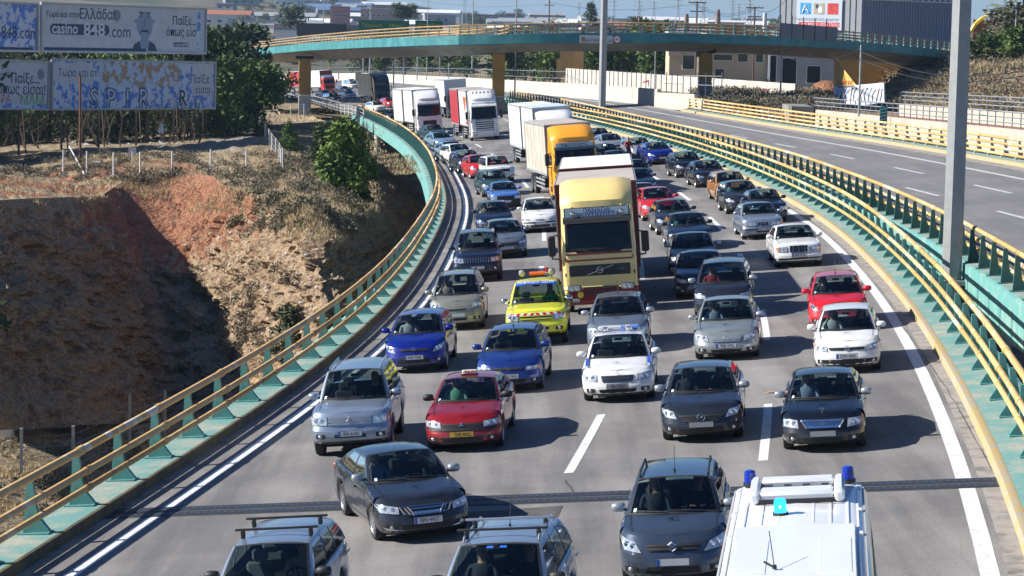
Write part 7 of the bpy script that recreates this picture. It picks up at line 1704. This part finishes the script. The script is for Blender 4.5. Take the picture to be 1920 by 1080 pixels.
C1['sl2'] = car(840, 277, 14, 'sedan', P_SKY, 'pale blue saloon with a glinting headlamp near the curved turquoise barrier', det=0)
C1['sl1'] = car(826, 264, 14, 'pickup', P_TEALC, 'dark teal pickup just behind the pale blue saloon', det=0, mod=dict(L=4.6, W=1.7, H=1.6))
C1['dk'] = car(741, 226, 18, 'hatch', P_DGR, 'dark hatchback squeezed between the white car and the white lorry', det=0)
C1['w3'] = car(716, 208, 16, 'wagon', P_WHT, 'white car alone at the left edge where the curved barrier begins', det=0)
C1['r3'] = car(740, 200, 16, 'hatch', P_RED, 'small red car between the far white car and the white lorry', det=0)
C1['suvf'] = car(634, 192, 20, 'suv', P_BLK, 'black off-roader far away near the yellow bridge pier', det=0)
C1['f1'] = car(618, 182, 20, 'hatch', P_SILB, 'silver car far away behind the black off-roader', det=0)
C1['f2'] = car(663, 184, 22, 'hatch', P_SILB, 'silver-blue hatchback far away left of the dark lorry', det=0)
C1['f3'] = car(655, 173, 22, 'sedan', P_DGR, 'grey car far away behind the silver-blue hatchback', det=0)
# right-hand lanes
C1['q1'] = car(1318, 552, 1, 'sedan', P_NVY, 'navy saloon directly behind the dark grey people carrier', det=0)
C1['q2'] = car(1305, 510, 1, 'sedan', P_NVY, 'navy saloon with pale roof reflection second behind the people carrier', det=0, mirror=P_SIL)
C1['q3'] = car(1297, 464, 2, 'sedan', P_NVY, 'navy saloon with a light-blue shirt showing behind the windscreen, ahead of the dark grey saloon', det=1)
C1['q4'] = car(1271, 434, 3, 'sedan', P_DGR, 'dark grey saloon between the bright red hatchback and the navy saloons', det=1)
C1['q5'] = car(1241, 408, 4, 'hatch', P_RED, 'bright red hatchback in the third lane beside the cream lorry', det=1, lowblack=0)
C1['q6'] = car(1212, 396, 4, 'sedan', P_SIL, 'silver saloon tucked behind the red hatchback in the third lane', det=0)
C1['q7'] = car(1205, 363, 4, 'sedan', P_NVY, 'navy saloon behind the silver saloon beside the cream lorry', det=0)
C1['q8'] = car(1200, 343, 4, 'sedan', P_GRB, 'dark blue-grey saloon beside the white roof of the cream lorry trailer', det=0)
C1['q9'] = car(1168, 322, 6, 'sedan', P_NVY, 'navy car peeping out above the white trailer roof', det=0)
C1['qa'] = car(1146, 308, 6, 'hatch', P_GRB, 'dark car peeping out right of the yellow lorry cab', det=0)
C1['bmw'] = car(1433, 442, 2, 'boxy', P_SILB, 'silver-blue angular saloon with twin grille behind the old white saloon', face=dict(lamp=[(.3, .57), (.76, .57), (.78, .69), (.32, .69)], grille=[(-.2, .57), (.2, .57), (.2, .70), (-.2, .70)]), bars=1, emb='plain', embr=.04, vbars=2, bumpstrip=.42, ptext='ZHT 5586')
C1['w124'] = car(1500, 493, 1, 'boxy', P_WHT, 'old white saloon with upright chrome-framed grille alone in the right lane', face=dict(lamp=[(.42, .57), (.76, .57), (.80, .73), (.42, .73)], grille=[(-.32, .54), (.32, .54), (.32, .75), (-.32, .75)]), vbars=3, ring=True, bars=1, mod=dict(L=4.7, W=1.74), ptext='AIA 1234'.replace('1234', '9318'), onewiper=1, lowblack=0, bumpstrip=.3, rim='ten', amber=True, mascot=1, emb='star', embr=.02)
C1['e30'] = car(1445, 412, 3, 'boxy', P_NVY, 'navy angular saloon half behind the silver-blue saloon', mod=dict(L=4.3, W=1.66), det=0, rim='steel')
C1['sko'] = car(1398, 395, 3, 'hatch', P_DGR, 'dark grey hatchback with unpainted bumper behind the navy angular saloon', det=0, lowblack=.45)
C1['or'] = car(1378, 373, 3, 'wagon', P_ORB, 'orange-brown old estate behind the dark grey hatchback with unpainted bumper', det=0, rim='steel')
C1['rov'] = car(1338, 346, 4, 'sedan', P_BLK, 'black saloon with bright twin headlamps, front one of two black cars behind the orange-brown estate', det=1, lamp=M_BULB, mod=dict(L=4.7, W=1.78))
C1['aud'] = car(1298, 328, 5, 'hatch', P_BLK, 'black hatchback just behind the black saloon with twin headlamps', det=1, mod=dict(L=4.3))
C1['civ'] = car(1243, 304, 7, 'hatch', P_BLU, 'vivid blue low hatchback in the right lane far back', det=1, mod=dict(H=1.43, W=1.77, L=4.2), lamp=M_SKIN if False else M_LAMP)
C1['s1'] = car(1208, 295, 7, 'hatch', P_SIL, 'silver hatchback right behind the vivid blue one', det=0)
C1['s2'] = car(1157, 284, 8, 'sedan', P_SIL, 'silver saloon beside the yellow lorry, near the person in red', det=0)
C1['s3'] = car(1134, 272, 9, 'wagon', P_GRB, 'dark blue-grey car at the far end of the right lane beside the yellow lorry roof', det=0)

# ------------------------------------------------------------------ lorries
TR = {}
def truck(px, py, yaw, **k): k['mw'] = pose(px, py, yaw, .26); build_truck(k); return k
M_BEIGE = mat('beige_box_panel', (.46, .41, .34), .6, noise=.1, nscale=.8, col2=(.58, .54, .46)); M_WBOX = mat('white_box_panel', (.68, .67, .65), .55, noise=.06, nscale=.5); M_MAR = mat('maroon_tarpaulin', (.1, .012, .015), .6, noise=.3, nscale=1)
M_TAR = mat('grey_roof_sheet', (.42, .37, .34), .75, noise=.15, nscale=.7); M_WROOF = mat('white_roof_sheet', (.76, .73, .72), .6, noise=.05); M_BROOF = mat('bluish_roof_sheet', (.52, .62, .7), .5, noise=.06); M_MARP = mat('maroon_paint', (.22, .01, .015), .35, coat=.5)
M_ORG = mat('orange_paint', (.85, .36, .02), .38, coat=.5, noise=.05); M_REDT = mat('red_curtain', (.38, .03, .04), .6, noise=.15, nscale=1); M_REDP = mat('red_cab_paint', (.55, .02, .02), .35, coat=.5); M_VIS = mat('smoked_visor', (.03, .045, .07), .15, coat=.5); M_SIGN = mat('pale_name_board', (.5, .62, .66), .4); M_CREAM = P_CRM
TR['fh'] = truck(1130, 574, 2, paint=M_CREAM, bumper=M_MARP, W=2.42, bw=2.66, h=3.3, z0=2.03, label='cream-yellow lorry with maroon bumper and pale name board in the middle of the jam', defl=(.85, 1), cup=True, gr=dict(z=1.42, w=1.95, h=.36, m=M_BLACK, diag=True, lower=True), lz=.86, visor=M_BLACK, boxes=[(-2.5, -9.9, 1.2, 4.05, M_MAR, M_TAR, M_MAR), (-10.6, -18.6, 1.1, 4.12, M_MAR, M_WROOF, M_MAR)], platem=M_PLATEY)
t = TR['fh']['root']
b = B(M_SIGN, M_BLACK); b.box((-.29, 0, 3.24), (.05, 2.1, .36), 1, ch=.01); b.box((-.255, 0, 3.24), (.03, 2.02, .31), 0); nb = b.obj('name_board', t)
M_BLUT = mat('blue_lettering', (.03, .08, .3), .5)
text('ΠΑΝΑΓΙΑ', .2, M_BLUT, frame((-.235, 0, 3.315), (0, 1, 0), (0, 0, 1)), nb, depth=.002); text('ΠΡΟΥΣΙΩΤΙΣΣΑ', .2, M_BLUT, frame((-.235, 0, 3.165), (0, 1, 0), (0, 0, 1)), nb, depth=.002, bold=.004)
for y in (.78, -.78): b = B(M_BLACK, M_BULB); b.ell((-.18, y, 3.24), (.06, .085, .085)); b.ell((-.14, y, 3.24), (.04, .07, .07), 1); b.obj('spot_lamp', t)
b = B(M_MARP)
for z, w in ((1.95, 1.0), (1.75, 1.0)): b.box((-.05, 0, z), (.035, 2.1, .05), 0)
for sg in (1, -1): b.box((-.07, sg * 1.08, 1.8), (.03, .03, .12), 0); b.box((-.4, sg * 1.25, 1.2), (.03, .02, 1.6), 0)
b.obj('red_stripe', t)
text('FH12', .11, M_CHROME, frame((-.005, .72, 1.42), (0, 1, 0), (0, 0, 1)), t, name='badge')
b = B(mat('yellow_disc', (.75, .6, .05), .5)); b.cyl((.0, -.66, .66), (.02, -.66, .66), .1, n=14); b.obj('quarantine_disc' if False else 'yellow_disc', t)
TR['or'] = truck(1084, 366, 6, paint=M_ORG, h=3.05, label='orange-yellow lorry with beige box bodies behind the cream lorry', defl=(.85, 1), cup=True, gr=dict(z=1.3, w=1.8, h=.5, n=4), visor=M_VIS, boxes=[(-2.4, -11, 1.25, 4.05, M_BEIGE, M_TAR, M_TAR)])
b = B(M_SIGN); b.box((-.17, 0, 2.98), (.03, 2.0, .26)); nb = b.obj('name_board', TR['or']['root']); text('ΝΙΚΟΛΑΪΔΗΣ', .24, M_INK, frame((-.15, 0, 2.98), (0, 1, 0), (0, 0, 1)), nb, depth=.003)
TR['wh'] = truck(1050, 316, 3, paint=P_WHT, label='white lorry with two box bodies and a faint sailboat picture, left of the orange one', h=3.0, defl=(.9, 1), gr=dict(z=1.3, w=1.8, h=.5, n=4), boxes=[(-2.6, -9.9, 1.25, 4.2, M_WBOX, M_BROOF, M_WBOX), (-10.7, -18.9, 1.15, 4.15, M_WBOX, M_WROOF, M_WBOX)])
b = B(mat('printed_blue', (.2, .4, .7), .6), mat('printed_orange', (.6, .25, .1), .6), mat('printed_green', (.35, .5, .2), .6))
for (x, z, dx, dz, m_) in ((-4.6, 3.2, .5, .5, 0), (-4.7, 2.8, .8, .5, 0), (-4.8, 2.45, .5, .3, 1), (-5.0, 1.9, 1.3, .6, 2)):
    b.add([(x - dx, -1.262, z - dz / 2), (x + dx, -1.262, z - dz / 2), (x + dx * .4, -1.262, z + dz / 2), (x - dx * .3, -1.262, z + dz / 2)], [(0, 1, 2, 3)], m_)
b.obj('printed_picture', TR['wh']['root'], 0)
TR['sc'] = truck(911, 258, 2, paint=P_WHT, label='white lorry with a row of round roof lamps and a white and red side', h=3.35, roofhorns=6, hornz=.75, defl=(.95, 1), gr=dict(z=1.35, w=1.6, h=.9, n=5, m=M_BLACK, bar=P_WHT), visor=P_WHT, boxes=[(-2.5, -9.4, 1.2, 4.4, M_WBOX, M_TAR, M_WBOX), (-10.6, -18.2, 1.1, 4.4, M_REDT, M_TAR, M_REDT)])
b = B(mat('printed_red', (.6, .04, .03), .5), mat('printed_amber', (.75, .3, .05), .5))
b.add([(-2.7, -1.262, 3.8), (-5.6, -1.262, 3.8), (-4.2, -1.262, 2.4)], [(0, 1, 2)], 0); b.add([(-2.6, -1.262, 2.0), (-4.4, -1.262, 1.4), (-2.6, -1.262, 1.4)], [(0, 1, 2)], 0); b.add([(-2.7, -1.266, 3.82), (-3.5, -1.266, 3.82), (-3.9, -1.266, 2.9)], [(0, 1, 2)], 1)
b.obj('printed_picture', TR['sc']['root'], 0)
TR['da'] = truck(808, 249, 4, paint=P_WHT, label='white lorry with dark sun visor and grid-like lower grille nearest the curved turquoise barrier', h=3.2, defl=(1.0, 1), gr=dict(z=1.2, w=1.3, h=.5, n=4), visor=M_VIS, boxes=[(-2.4, -9.4, 1.2, 4.4, M_WBOX, M_WROOF, M_WBOX), (-10.5, -18, 1.1, 4.35, M_WBOX, M_WROOF, M_WBOX)])
TR['d2'] = truck(862, 217, 2, paint=P_NVY, label='dark-cabbed lorry with pale blue roof hidden between the two white lorries', h=2.8, gr=dict(z=1.2, w=1.6, h=.6, n=4), boxes=[(-2.3, -12, 1.2, 4.4, M_WBOX, M_BROOF, M_WBOX)])
TR['bk'] = truck(719, 191, 6, paint=P_DGR, label='dark grey lorry with a pale box body beside the far red car', h=3.6, defl=(.7, 1), gr=dict(z=1.2, w=1.6, h=.6, n=4), boxes=[(-2.3, -14, 1.2, 4.5, M_BEIGE, M_TAR, P_DGR)])
TR['rd'] = truck(619, 172, 9, paint=M_REDP, label='red lorry with white and orange side standing right of the yellow bridge pier', h=2.9, defl=(.6, 1), deflm=P_SILB, gr=dict(z=1.2, w=1.6, h=.6, n=4), boxes=[(-2.3, -14.5, 1.2, 4.5, M_WBOX, M_WROOF, M_MARP)])
TR['rd2'] = truck(590, 171, 12, paint=M_REDP, label='red curtain-sided lorry mostly behind the yellow bridge pier', h=2.9, gr=dict(z=1.2, w=1.6, h=.6, n=4), boxes=[(-2.3, -15, 1.2, 4.45, M_REDT, M_WROOF, M_REDT)])
# white van beside the far lorries
C1['vanf'] = car(667, 165, 20, 'mpv', P_WHT, 'white van far away between the red lorry and the dark lorry', cat='van', name='van', det=0, mod=dict(L=4.9, W=1.85, H=2.1, rr=4.6, rb=4.85))

# ------------------------------------------------------------------ ambulance van (foreground, only its roof and flank in view)
gA = G(1498, 907, 2.62); hd = math.atan2(-1, -ll_dir(35)) + R(1); gA = gA - NRM * 2.62; gx, gy = gA[0], gA[1]
MA = on_road(gx, gy, math.cos(hd), math.sin(hd))      # origin: rear end
t = thing('ambulance', 'white high-roofed van with three blue beacons in the lower right foreground', 'van', mw=MA)
M_VAN = mat('van_white', (.78, .79, .8), .35, coat=.6, noise=.03, nscale=1); M_VSEAM = mat('van_seam_grey', (.38, .4, .42), .6)
VL, VW, VH = 8.0, 2.08, 2.62
def vsec(x, drop=0, wd=0): 
    prof = [(VW / 2 - .02, .35), (VW / 2, .6), (VW / 2, 1.25), (VW / 2 - .05, 1.4), (VW / 2 - .1, 2.3), (VW / 2 - .125, 2.48), (VW / 2 - .19, 2.58), (VW / 2 - .32, 2.625)]
    h = [(x, y - wd, z - drop * (z > 1.4)) for y, z in prof]; return h + [(x, 0, 2.665 - drop)] + [(q[0], -q[1], q[2]) for q in h[::-1]]
b = B(M_VAN, M_VSEAM, M_DARK)
b.grid([vsec(x, d, w) for x, d, w in ((0, .05, .04), (.04, .0, .0), (1.5, 0, 0), (3.2, .0, 0), (6.2, .02, .0), (6.6, .35, .03), (7.1, 1.05, .05))], 0)
b.add(vsec(0, .05, .04), [tuple(range(17))], 0)
b.grid([[(7.1, y, 1.2), (7.7, y, .95), (7.8, y, .6), (7.8, y, .35)] for y in np.linspace(.94, -.94, 5)], 0)
for i in range(7):         # pressed roof ribs
    y = -.66 + i * .22
    b.box((2.1, y, 2.652 - abs(y) * .03), (1.6, .035, .026), 0, ch=.006)
for sg in (1, -1):
    b.box((3.1, sg * .79, 2.6), (6.0, .03, .03), 0, ch=.006); b.box((3.1, sg * .87, 2.57), (6.0, .02, .02), 1)
    for x in (.35, 1.9, 3.4): b.box((x, sg * .82, 2.6), (.14, .06, .04), 0, ch=.01)
b.box((4.6, 0, 2.65), (3.1, 1.5, .025), 0, ch=.012); b.box((4.9, -.5, 2.66), (1.9, .4, .02), 0, ch=.009); b.box((4.9, .5, 2.66), (1.9, .4, .02), 0, ch=.009)
b.obj('body', t, 40)
for sg in (1, -1):
    for x0_, x1_ in ((.35, 2.0), (2.2, 3.8), (4.4, 5.6)):
        g = B(M_TINT, M_BLACK); q = lambda x, z: (x, sg * (VW / 2 - .05 - (z - 1.4) * .056 + .008), z)
        g.add([q(x0_, 1.5), q(x1_, 1.5), q(x1_, 2.15), q(x0_, 2.15)], [(0, 1, 2, 3)], 1); g.obj('side_window', t)
    g = B(M_BLACK, M_CHROME); g.box((6.4, sg * 1.16, 1.55), (.12, .22, .34), ch=.04); g.obj('wing_mirror', t)
    g = B(M_BLACK); g.box((2.3, sg * (VW / 2 + .01), .75), (3.6, .03, .1), ch=.01); g.obj('side_moulding', t)
g = B(M_GLASS); g.grid([[(lerp(6.45, 7.12, v), y, lerp(2.5, 1.25, v) + .01) for y in np.linspace(-.75, .75, 5)] for v in (0, .5, 1)]); g.obj('windshield', t)
wt, wr = wheel_meshes(.34, 'seven')
for x in (1.7, 6.4):
    for sg in (1, -1):
        o = link('wheel', None, t, mw=Matrix.Translation((x, sg * .87, .34)) @ (Matrix.Identity(4) if sg > 0 else Matrix.Rotation(math.pi, 4, 'Z'))); link('tyre', wt, o); link('rim', wr, o)
g = B(M_VAN, M_DARK, M_BLACK)      # roof air unit: two end cheeks, two bars, dark slots
for sg in (1, -1): g.box((.95, sg * .56, 2.73), (1.2, .14, .16), 0, ch=.04)
g.box((.5, 0, 2.74), (.3, 1.0, .13), 0, ch=.04); g.box((1.3, 0, 2.73), (.42, 1.0, .14), 0, ch=.045); g.box((.9, 0, 2.69), (.6, 1.04, .05), 1); g.box((1.6, 0, 2.69), (.04, 1.0, .06), 2)
for i in range(4): g.box((.9, -.38 + i * .25, 2.74), (.2, .1, .06), 2)
g.obj('roof_air_unit', t)
M_BEAC = mat('blue_beacon', (.005, .03, .36), .2, coat=.8); M_BEACL = mat('blue_beacon_lit', (0, .25, .7), .2, emis=(.02, .45, 1, 1.6)); M_BCORE = mat('beacon_flash', (.8, 1, 1), .3, emis=(.6, .95, 1, 3))
for x, y, mm in ((.14, -.66, M_BEAC), (.14, .68, M_BEAC), (2.3, -.2, M_BEACL)):
    g = B(mm, M_BLACK, M_BCORE); zb = 2.64; g.cyl((x, y, zb), (x, y, zb + .05), .1, n=14, mi=1); g.cyl((x, y, zb + .05), (x, y, zb + .2), .085, .078, n=16); g.cyl((x, y, zb + .2), (x, y, zb + .225), .078, .05, n=16)
    if mm is M_BEACL: g.ell((x + .08, y, zb + .13), (.012, .015, .02), 2, nu=6, nv=4)
    g.obj('beacon', t)
g = B(M_BLACK); g.cyl((5.6, -.2, 2.68), (5.6, -.2, 2.72), .03, n=8); g.cyl((5.6, -.2, 2.7), (5.0, -.26, 3.0), .006, n=4); g.cyl((5.6, -.2, 2.69), (5.54, -.32, 2.75), .014, n=5); g.obj('aerial', t)

# ------------------------------------------------------------------ extras on particular vehicles
k = C1['taxi']; t = k['root']; H = k['shape'].H; x = -2.3
b = B(mat('taxi_sign_cream', (.8, .72, .6), .5), M_BLACK); b.box((x, 0, H + .055), (.09, .34, .1), 0, ch=.02); b.box((x, 0, H + .0), (.12, .38, .03), 1); sg_ = b.obj('roof_sign', t)
text('TAXI', .11, mat('red_lettering', (.5, .02, .02), .5), frame((x + .047, 0, H + .055), (0, 1, 0), (0, 0, 1)), sg_, depth=.002)
k = C1['pol']; t = k['root']; H = k['shape'].H; x = -2.75
M_POLB = mat('police_blue', (.02, .09, .5), .35, coat=.5); M_BARW = mat('light_bar_clear', (.55, .6, .65), .2, coat=.6); M_BARB = mat('light_bar_blue', (.15, .3, .75), .2, coat=.6)
b = B(M_BARW, M_BARB, M_BLACK, M_BULB); b.box((x, 0, H + .07), (.26, 1.05, .09), 0, ch=.03); b.box((x, .38, H + .072), (.27, .28, .092), 1, ch=.03); b.box((x, .1, H + .072), (.27, .16, .092), 1, ch=.03)
for y in (-.34, .26): b.box((x + .16, y, H + .06), (.06, .15, .1), 3, ch=.02)
for y in (-.4, .4): b.box((x, y, H + .01), (.1, .08, .05), 2)
b.obj('light_bar', t)
wp = k['wsP']; Mt = frame(wp(0, 1.04, .02), (0, 1, 0), tuple(wp(0, 1.0) - wp(0, .8)))
text('ΤΡΟΧΑΙΑ ΑΥΤ/ΜΩΝ', .1, M_POLB, Mt, t, depth=.003); text('Ω C', .18, M_POLB, frame((-2.42, 0, H + .012), (0, 1, 0), (-1, 0, .02)), t, depth=.002)
s_ = k['shape']
for sg in (1, -1):
    b = B(M_POLB)
    b.grid([[s_.S(x_, z_, sg, .012) for z_ in np.linspace(z0_, z1_, 3)] for x_, z0_, z1_ in ((-.75, .78, .84), (-1.3, .66, .9), (-2.2, .62, .9), (-3.6, .64, .95), (-3.9, .74, .96))])
    if sg: b.grid([[(x_, sg * s_.hwid(1) * w_, s_.zt(x_) + .05 + .0 * w_) for w_ in (.9, .98)] for x_ in np.linspace(-.6, -1.32, 5)])
    b.obj('blue_stripe', t)
k = C1['pick']; t = k['root']; H = k['shape'].H; s_ = k['shape']; wp = k['wsP']
b = B(mat('beacon_orange', (.8, .14, .01), .25, coat=.7), M_BLACK); x = -2.75
b.cyl((x, -.22, H + .11), (x, .24, H + .11), .072, n=12); b.box((x, 0, H + .03), (.18, .6, .04), 1); b.obj('orange_beacon', t)
for y in (-.44, .44):
    b = B(M_BLACK, mat('work_lamp_lens', (.45, .44, .3), .2, coat=.6)); b.ell((x - .02, y, H + .15), (.07, .12, .12)); b.ell((x + .03, y, H + .15), (.04, .1, .1), 1); b.cyl((x - .02, y, H), (x - .02, y, H + .1), .02, n=5); b.obj('work_lamp', t)
b = B(P_RED, M_WHITE); b.cyl((x - .1, .3, H + .12), (x - .1, .3, H + .28), .045, n=8); b.cyl((x - .1, .34, H + .0), (x - .1, .31, H + .14), .06, n=8, mi=1); b.obj('rolled_flag', t)
b = B(mat('screen_blue', (.01, .09, .6), .45)); b.grid([[tuple(wp(u, v, .012)) for u in np.linspace(-.97, .97, 8)] for v in (.83, .985)]); bd = b.obj('windshield_banner', t, 0)
text('ΑΣΦΑΛΕΙΑ ΟΔΩΝ', .13, M_WHITE, frame(wp(-.03, .9, .03), (0, 1, 0), tuple(wp(0, .95) - wp(0, .8))), bd, depth=.002)
M_STR = mat('reflective_white', (.75, .72, .7), .4)
b = B(P_RED, M_STR)
for i in range(15):
    y0, y1 = lerp(-.78, .74, i / 15), lerp(-.78, .74, (i + 1) / 15); lean = .05 if i < 8 else -.05
    fz_ = s_.zt(-.1)
    b.add([s_.F(y0, fz_ - .1, .02), s_.F(y1, fz_ - .1, .02), s_.F(y1 + lean, fz_ - .035, .02), s_.F(y0 + lean, fz_ - .035, .02)], [(0, 1, 2, 3)], i % 2)
    xx = lambda y, d: (s_.F(y, fz_ - .03, .01)[0] - d, y, s_.zt(-.2) + .012)
b.obj('striped_band', t, 0)
for sg in (1, -1):
    b = B(mat('dark_blue_reflective', (.03, .04, .15), .4), M_STR)
    for i in range(9): b.add([s_.S(-.7 - i * .16, .95, sg, .012), s_.S(-.78 - i * .16, .95, sg, .012), s_.S(-.88 - i * .16, s_.zt(-1) - .03, sg, .012), s_.S(-.8 - i * .16, s_.zt(-1) - .03, sg, .012)], [(0, 1, 2, 3)], i % 2)
    b.obj('side_stripe', t, 0)
# saab: outer chrome grilles and lower chrome blades
k = C1['saab']; t = k['root']; s_ = k['shape']
for sg in (1, -1):
    g = B(M_BLACK, M_CHROME); q = [(.30 * sg, .555), (.40 * sg, .575), (.48 * sg, .675), (.39 * sg, .665)]; q = [(a, z - .02) for a, z in q]
    g.grid(quadpatch(lambda y, z: s_.F(y, z, .012), q, 3, 2))
    for a, d in zip(q, q[1:] + q[:1]): g.cyl(s_.F(a[0], a[1], .02), s_.F(d[0], d[1], .02), .013, n=4, mi=1)
    g.obj('side_grille', t); g = B(M_CHROME)
    g.grid(quadpatch(lambda y, z: s_.F(y, z, .02), [(.42 * sg, .26), (.72 * sg, .27), (.78 * sg, .33), (.66 * sg, .3)], 4, 1)); g.obj('chrome_blade', t)
k = C1['est2']; wp = k['wsP']; b = B(mat('blue_sticker', (.02, .12, .6), .5))
for u0 in (-.28, .05): b.grid([[tuple(wp(u, v, .01)) for u in (u0, u0 + .17)] for v in (.87, .92)])
b.obj('windshield_sticker', k['root'], 0)
k = C1['est2']; b = B(mat('pink_paper', (.7, .05, .2), .6)); b.box((-k['shape'].p['xc'] - .25, .0, k['zc'] + .04), (.18, .2, .07), ch=.01); b.obj('pink_box', None, 0, label='pink box lying on the dashboard of the silver estate beside the van', cat='box').matrix_world = k['mw']
# people
S_W = mat('white_shirt', (.55, .56, .6), .8); S_G = mat('mint_shirt', (.2, .5, .35), .8); S_HI = mat('hi_vis_green', (.1, .6, .04), .7); S_R = mat('red_top', (.4, .02, .03), .8); S_B = mat('light_blue_shirt', (.2, .45, .6), .8); S_D = mat('dark_shirt', (.03, .03, .04), .8); S_S = mat('blue_stripe_shirt', (.3, .36, .55), .8); S_K = mat('peach_top', (.5, .35, .3), .8)
for key, seat, ps_, sh_, hm_, lg, lb in [
    ('sx', 'r', 'rest', S_D, M_HAIRB, True, 'woman with long brown hair in the passenger seat of the tall grey-blue hatchback'),
    ('sx', 'l', 'drive', S_D, M_HAIRD, False, 'driver in dark clothes at the wheel of the tall grey-blue hatchback'),
    ('est2', 'l', 'drive', S_D, M_HAIRD, False, 'driver in dark clothes of the pale silver estate beside the white van'),
    ('est2', 'r', 'rest', S_D, M_HAIRD, False, 'passenger in dark clothes of the pale silver estate beside the white van'),
    ('est', 'l', 'drive', S_K, M_HAIRD, False, 'driver of the silver-blue estate with black roof bars'),
    ('saab', 'r', 'phone', S_B, M_HAIRD, False, 'passenger with raised hand in the dark grey saloon on the expansion joint'),
    ('saab', 'l', 'drive', S_D, M_HAIRD, False, 'driver in dark clothes of the dark grey saloon on the expansion joint'),
    ('merc', 'r', 'armout', S_S, M_HAIRD, False, 'passenger of the black saloon stretching an arm out of the window'),
    ('merc', 'l', 'drive', S_D, M_HAIRD, False, 'driver of the black saloon with chrome grille holding the steering wheel'),
    ('mazda', 'r', 'rest', S_D, M_HAIRB, True, 'long-haired passenger of the dark grey saloon next to the police car'),
    ('mazda', 'l', 'drive', S_D, M_HAIRD, False, 'driver of the dark grey saloon next to the police car'),
    ('taxi', 'r', 'rest', S_G, M_HAIRD, False, 'passenger in a mint-green shirt in the dark red taxi'),
    ('taxi', 'l', 'drive', S_D, M_HAIRG, False, 'driver of the dark red taxi'),
    ('pol', 'l', 'drive', S_D, M_HAIRD, False, 'driver in dark uniform in the white patrol car'),
    ('i20', 'r', 'rest', S_W, M_HAIRG, False, 'passenger in a pale shirt in the deep blue hatchback'),
    ('i20', 'l', 'drive', S_D, M_HAIRD, False, 'driver of the deep blue hatchback'),
    ('aven', 'r', 'rest', S_S, M_HAIRD, False, 'passenger in a blue shirt in the silver-green saloon'),
    ('aven', 'l', 'drive', S_D, M_HAIRD, False, 'driver of the silver-green saloon'),
    ('polo', 'r', 'phone', S_W, M_HAIRD, False, 'passenger with raised arm in the white hatchback'),
    ('polo', 'l', 'drive', S_D, M_HAIRD, False, 'driver of the white hatchback with round badge'),
    ('fies', 'r', 'phone', S_D, M_HAIRD, False, 'passenger holding a hand up in the bright red hatchback'),
    ('yar', 'r', 'phone', S_K, M_HAIRR, False, 'passenger in the beige-grey minicar'),
    ('yar', 'l', 'drive', S_D, M_HAIRD, False, 'driver of the beige-grey minicar'),
    ('pick', 'l', 'drive', S_HI, M_HAIRD, False, 'driver in hi-vis green in the signal-yellow pickup'),
    ('cit', 'r', 'rest', S_R, M_HAIRD, False, 'passenger in a red top in the dark grey people carrier'),
    ('cor', 'l', 'drive', S_D, M_HAIRD, False, 'driver of the steel-grey hatchback behind the patrol car'),
    ('q3', 'r', 'rest', S_B, M_HAIRD, False, 'passenger in a light-blue shirt in the navy saloon'),
    ('blk1', 'r', 'rest', S_K, M_HAIRD, False, 'passenger with a sunlit face in the near-black hatchback'),
    ('paj', 'l', 'drive', S_D, M_HAIRG, False, 'driver in dark clothes of the silver-blue off-roader'),
    ('sko', 'r', 'rest', S_B, M_HAIRD, False, 'passenger in blue in the dark grey hatchback with unpainted bumper')]:
    seat_person(C1[key], None, ps_, sh_, hm_, lg, lb, seat)
g = G(1180, 305); person('person in a red top standing between the cars in the far right lane', 'stand', on_road(g[0], g[1], .5, -1), S_R, M_HAIRR)
# grey car and walker on the flyover
c, d = FLYCAR; n = Vector((0, 0, 1)); M = Matrix.Identity(4); f = Vector(d); l = n.cross(f)
for i in range(3): M[i][0], M[i][1], M[i][2], M[i][3] = f[i], l[i], n[i], c[i]
k = dict(type='sedan', paint=P_SGR, label='grey car driving left on the flyover behind the tall mast', mw=M @ Matrix.Translation((2.4, 0, -.1)), det=0); build_car(k)
i = min(range(len(fe)), key=lambda k: abs(960 + FPX * fe[k][0] / fe[k][1] - 1197)); p = fe[i] + away(i) * .6
person('walker in dark clothes at the railing of the flyover', 'stand', Matrix.Translation(tuple(p)) @ Matrix.Rotation(R(180), 4, 'Z'), S_D)
# haze over the plain
hm = bpy.data.materials.new('haze_volume'); hm.use_nodes = True; nt = hm.node_tree; nt.nodes.remove(nt.nodes['Principled BSDF']); pv = nt.nodes.new('ShaderNodeVolumePrincipled')
pv.inputs['Color'].default_value = (.5, .72, 1, 1); pv.inputs['Density'].default_value = HAZE; pv.inputs['Anisotropy'].default_value = .2
nt.links.new(pv.outputs[0], nt.nodes['Material Output'].inputs['Volume'])
b = B(hm); b.box((0, 7700, 40), (19000, 17000, 130)); o = b.obj('haze', sharp=0); o['kind'] = 'stuff'; o['label'] = 'thin bluish haze over the far town and plain'; o['category'] = 'haze'
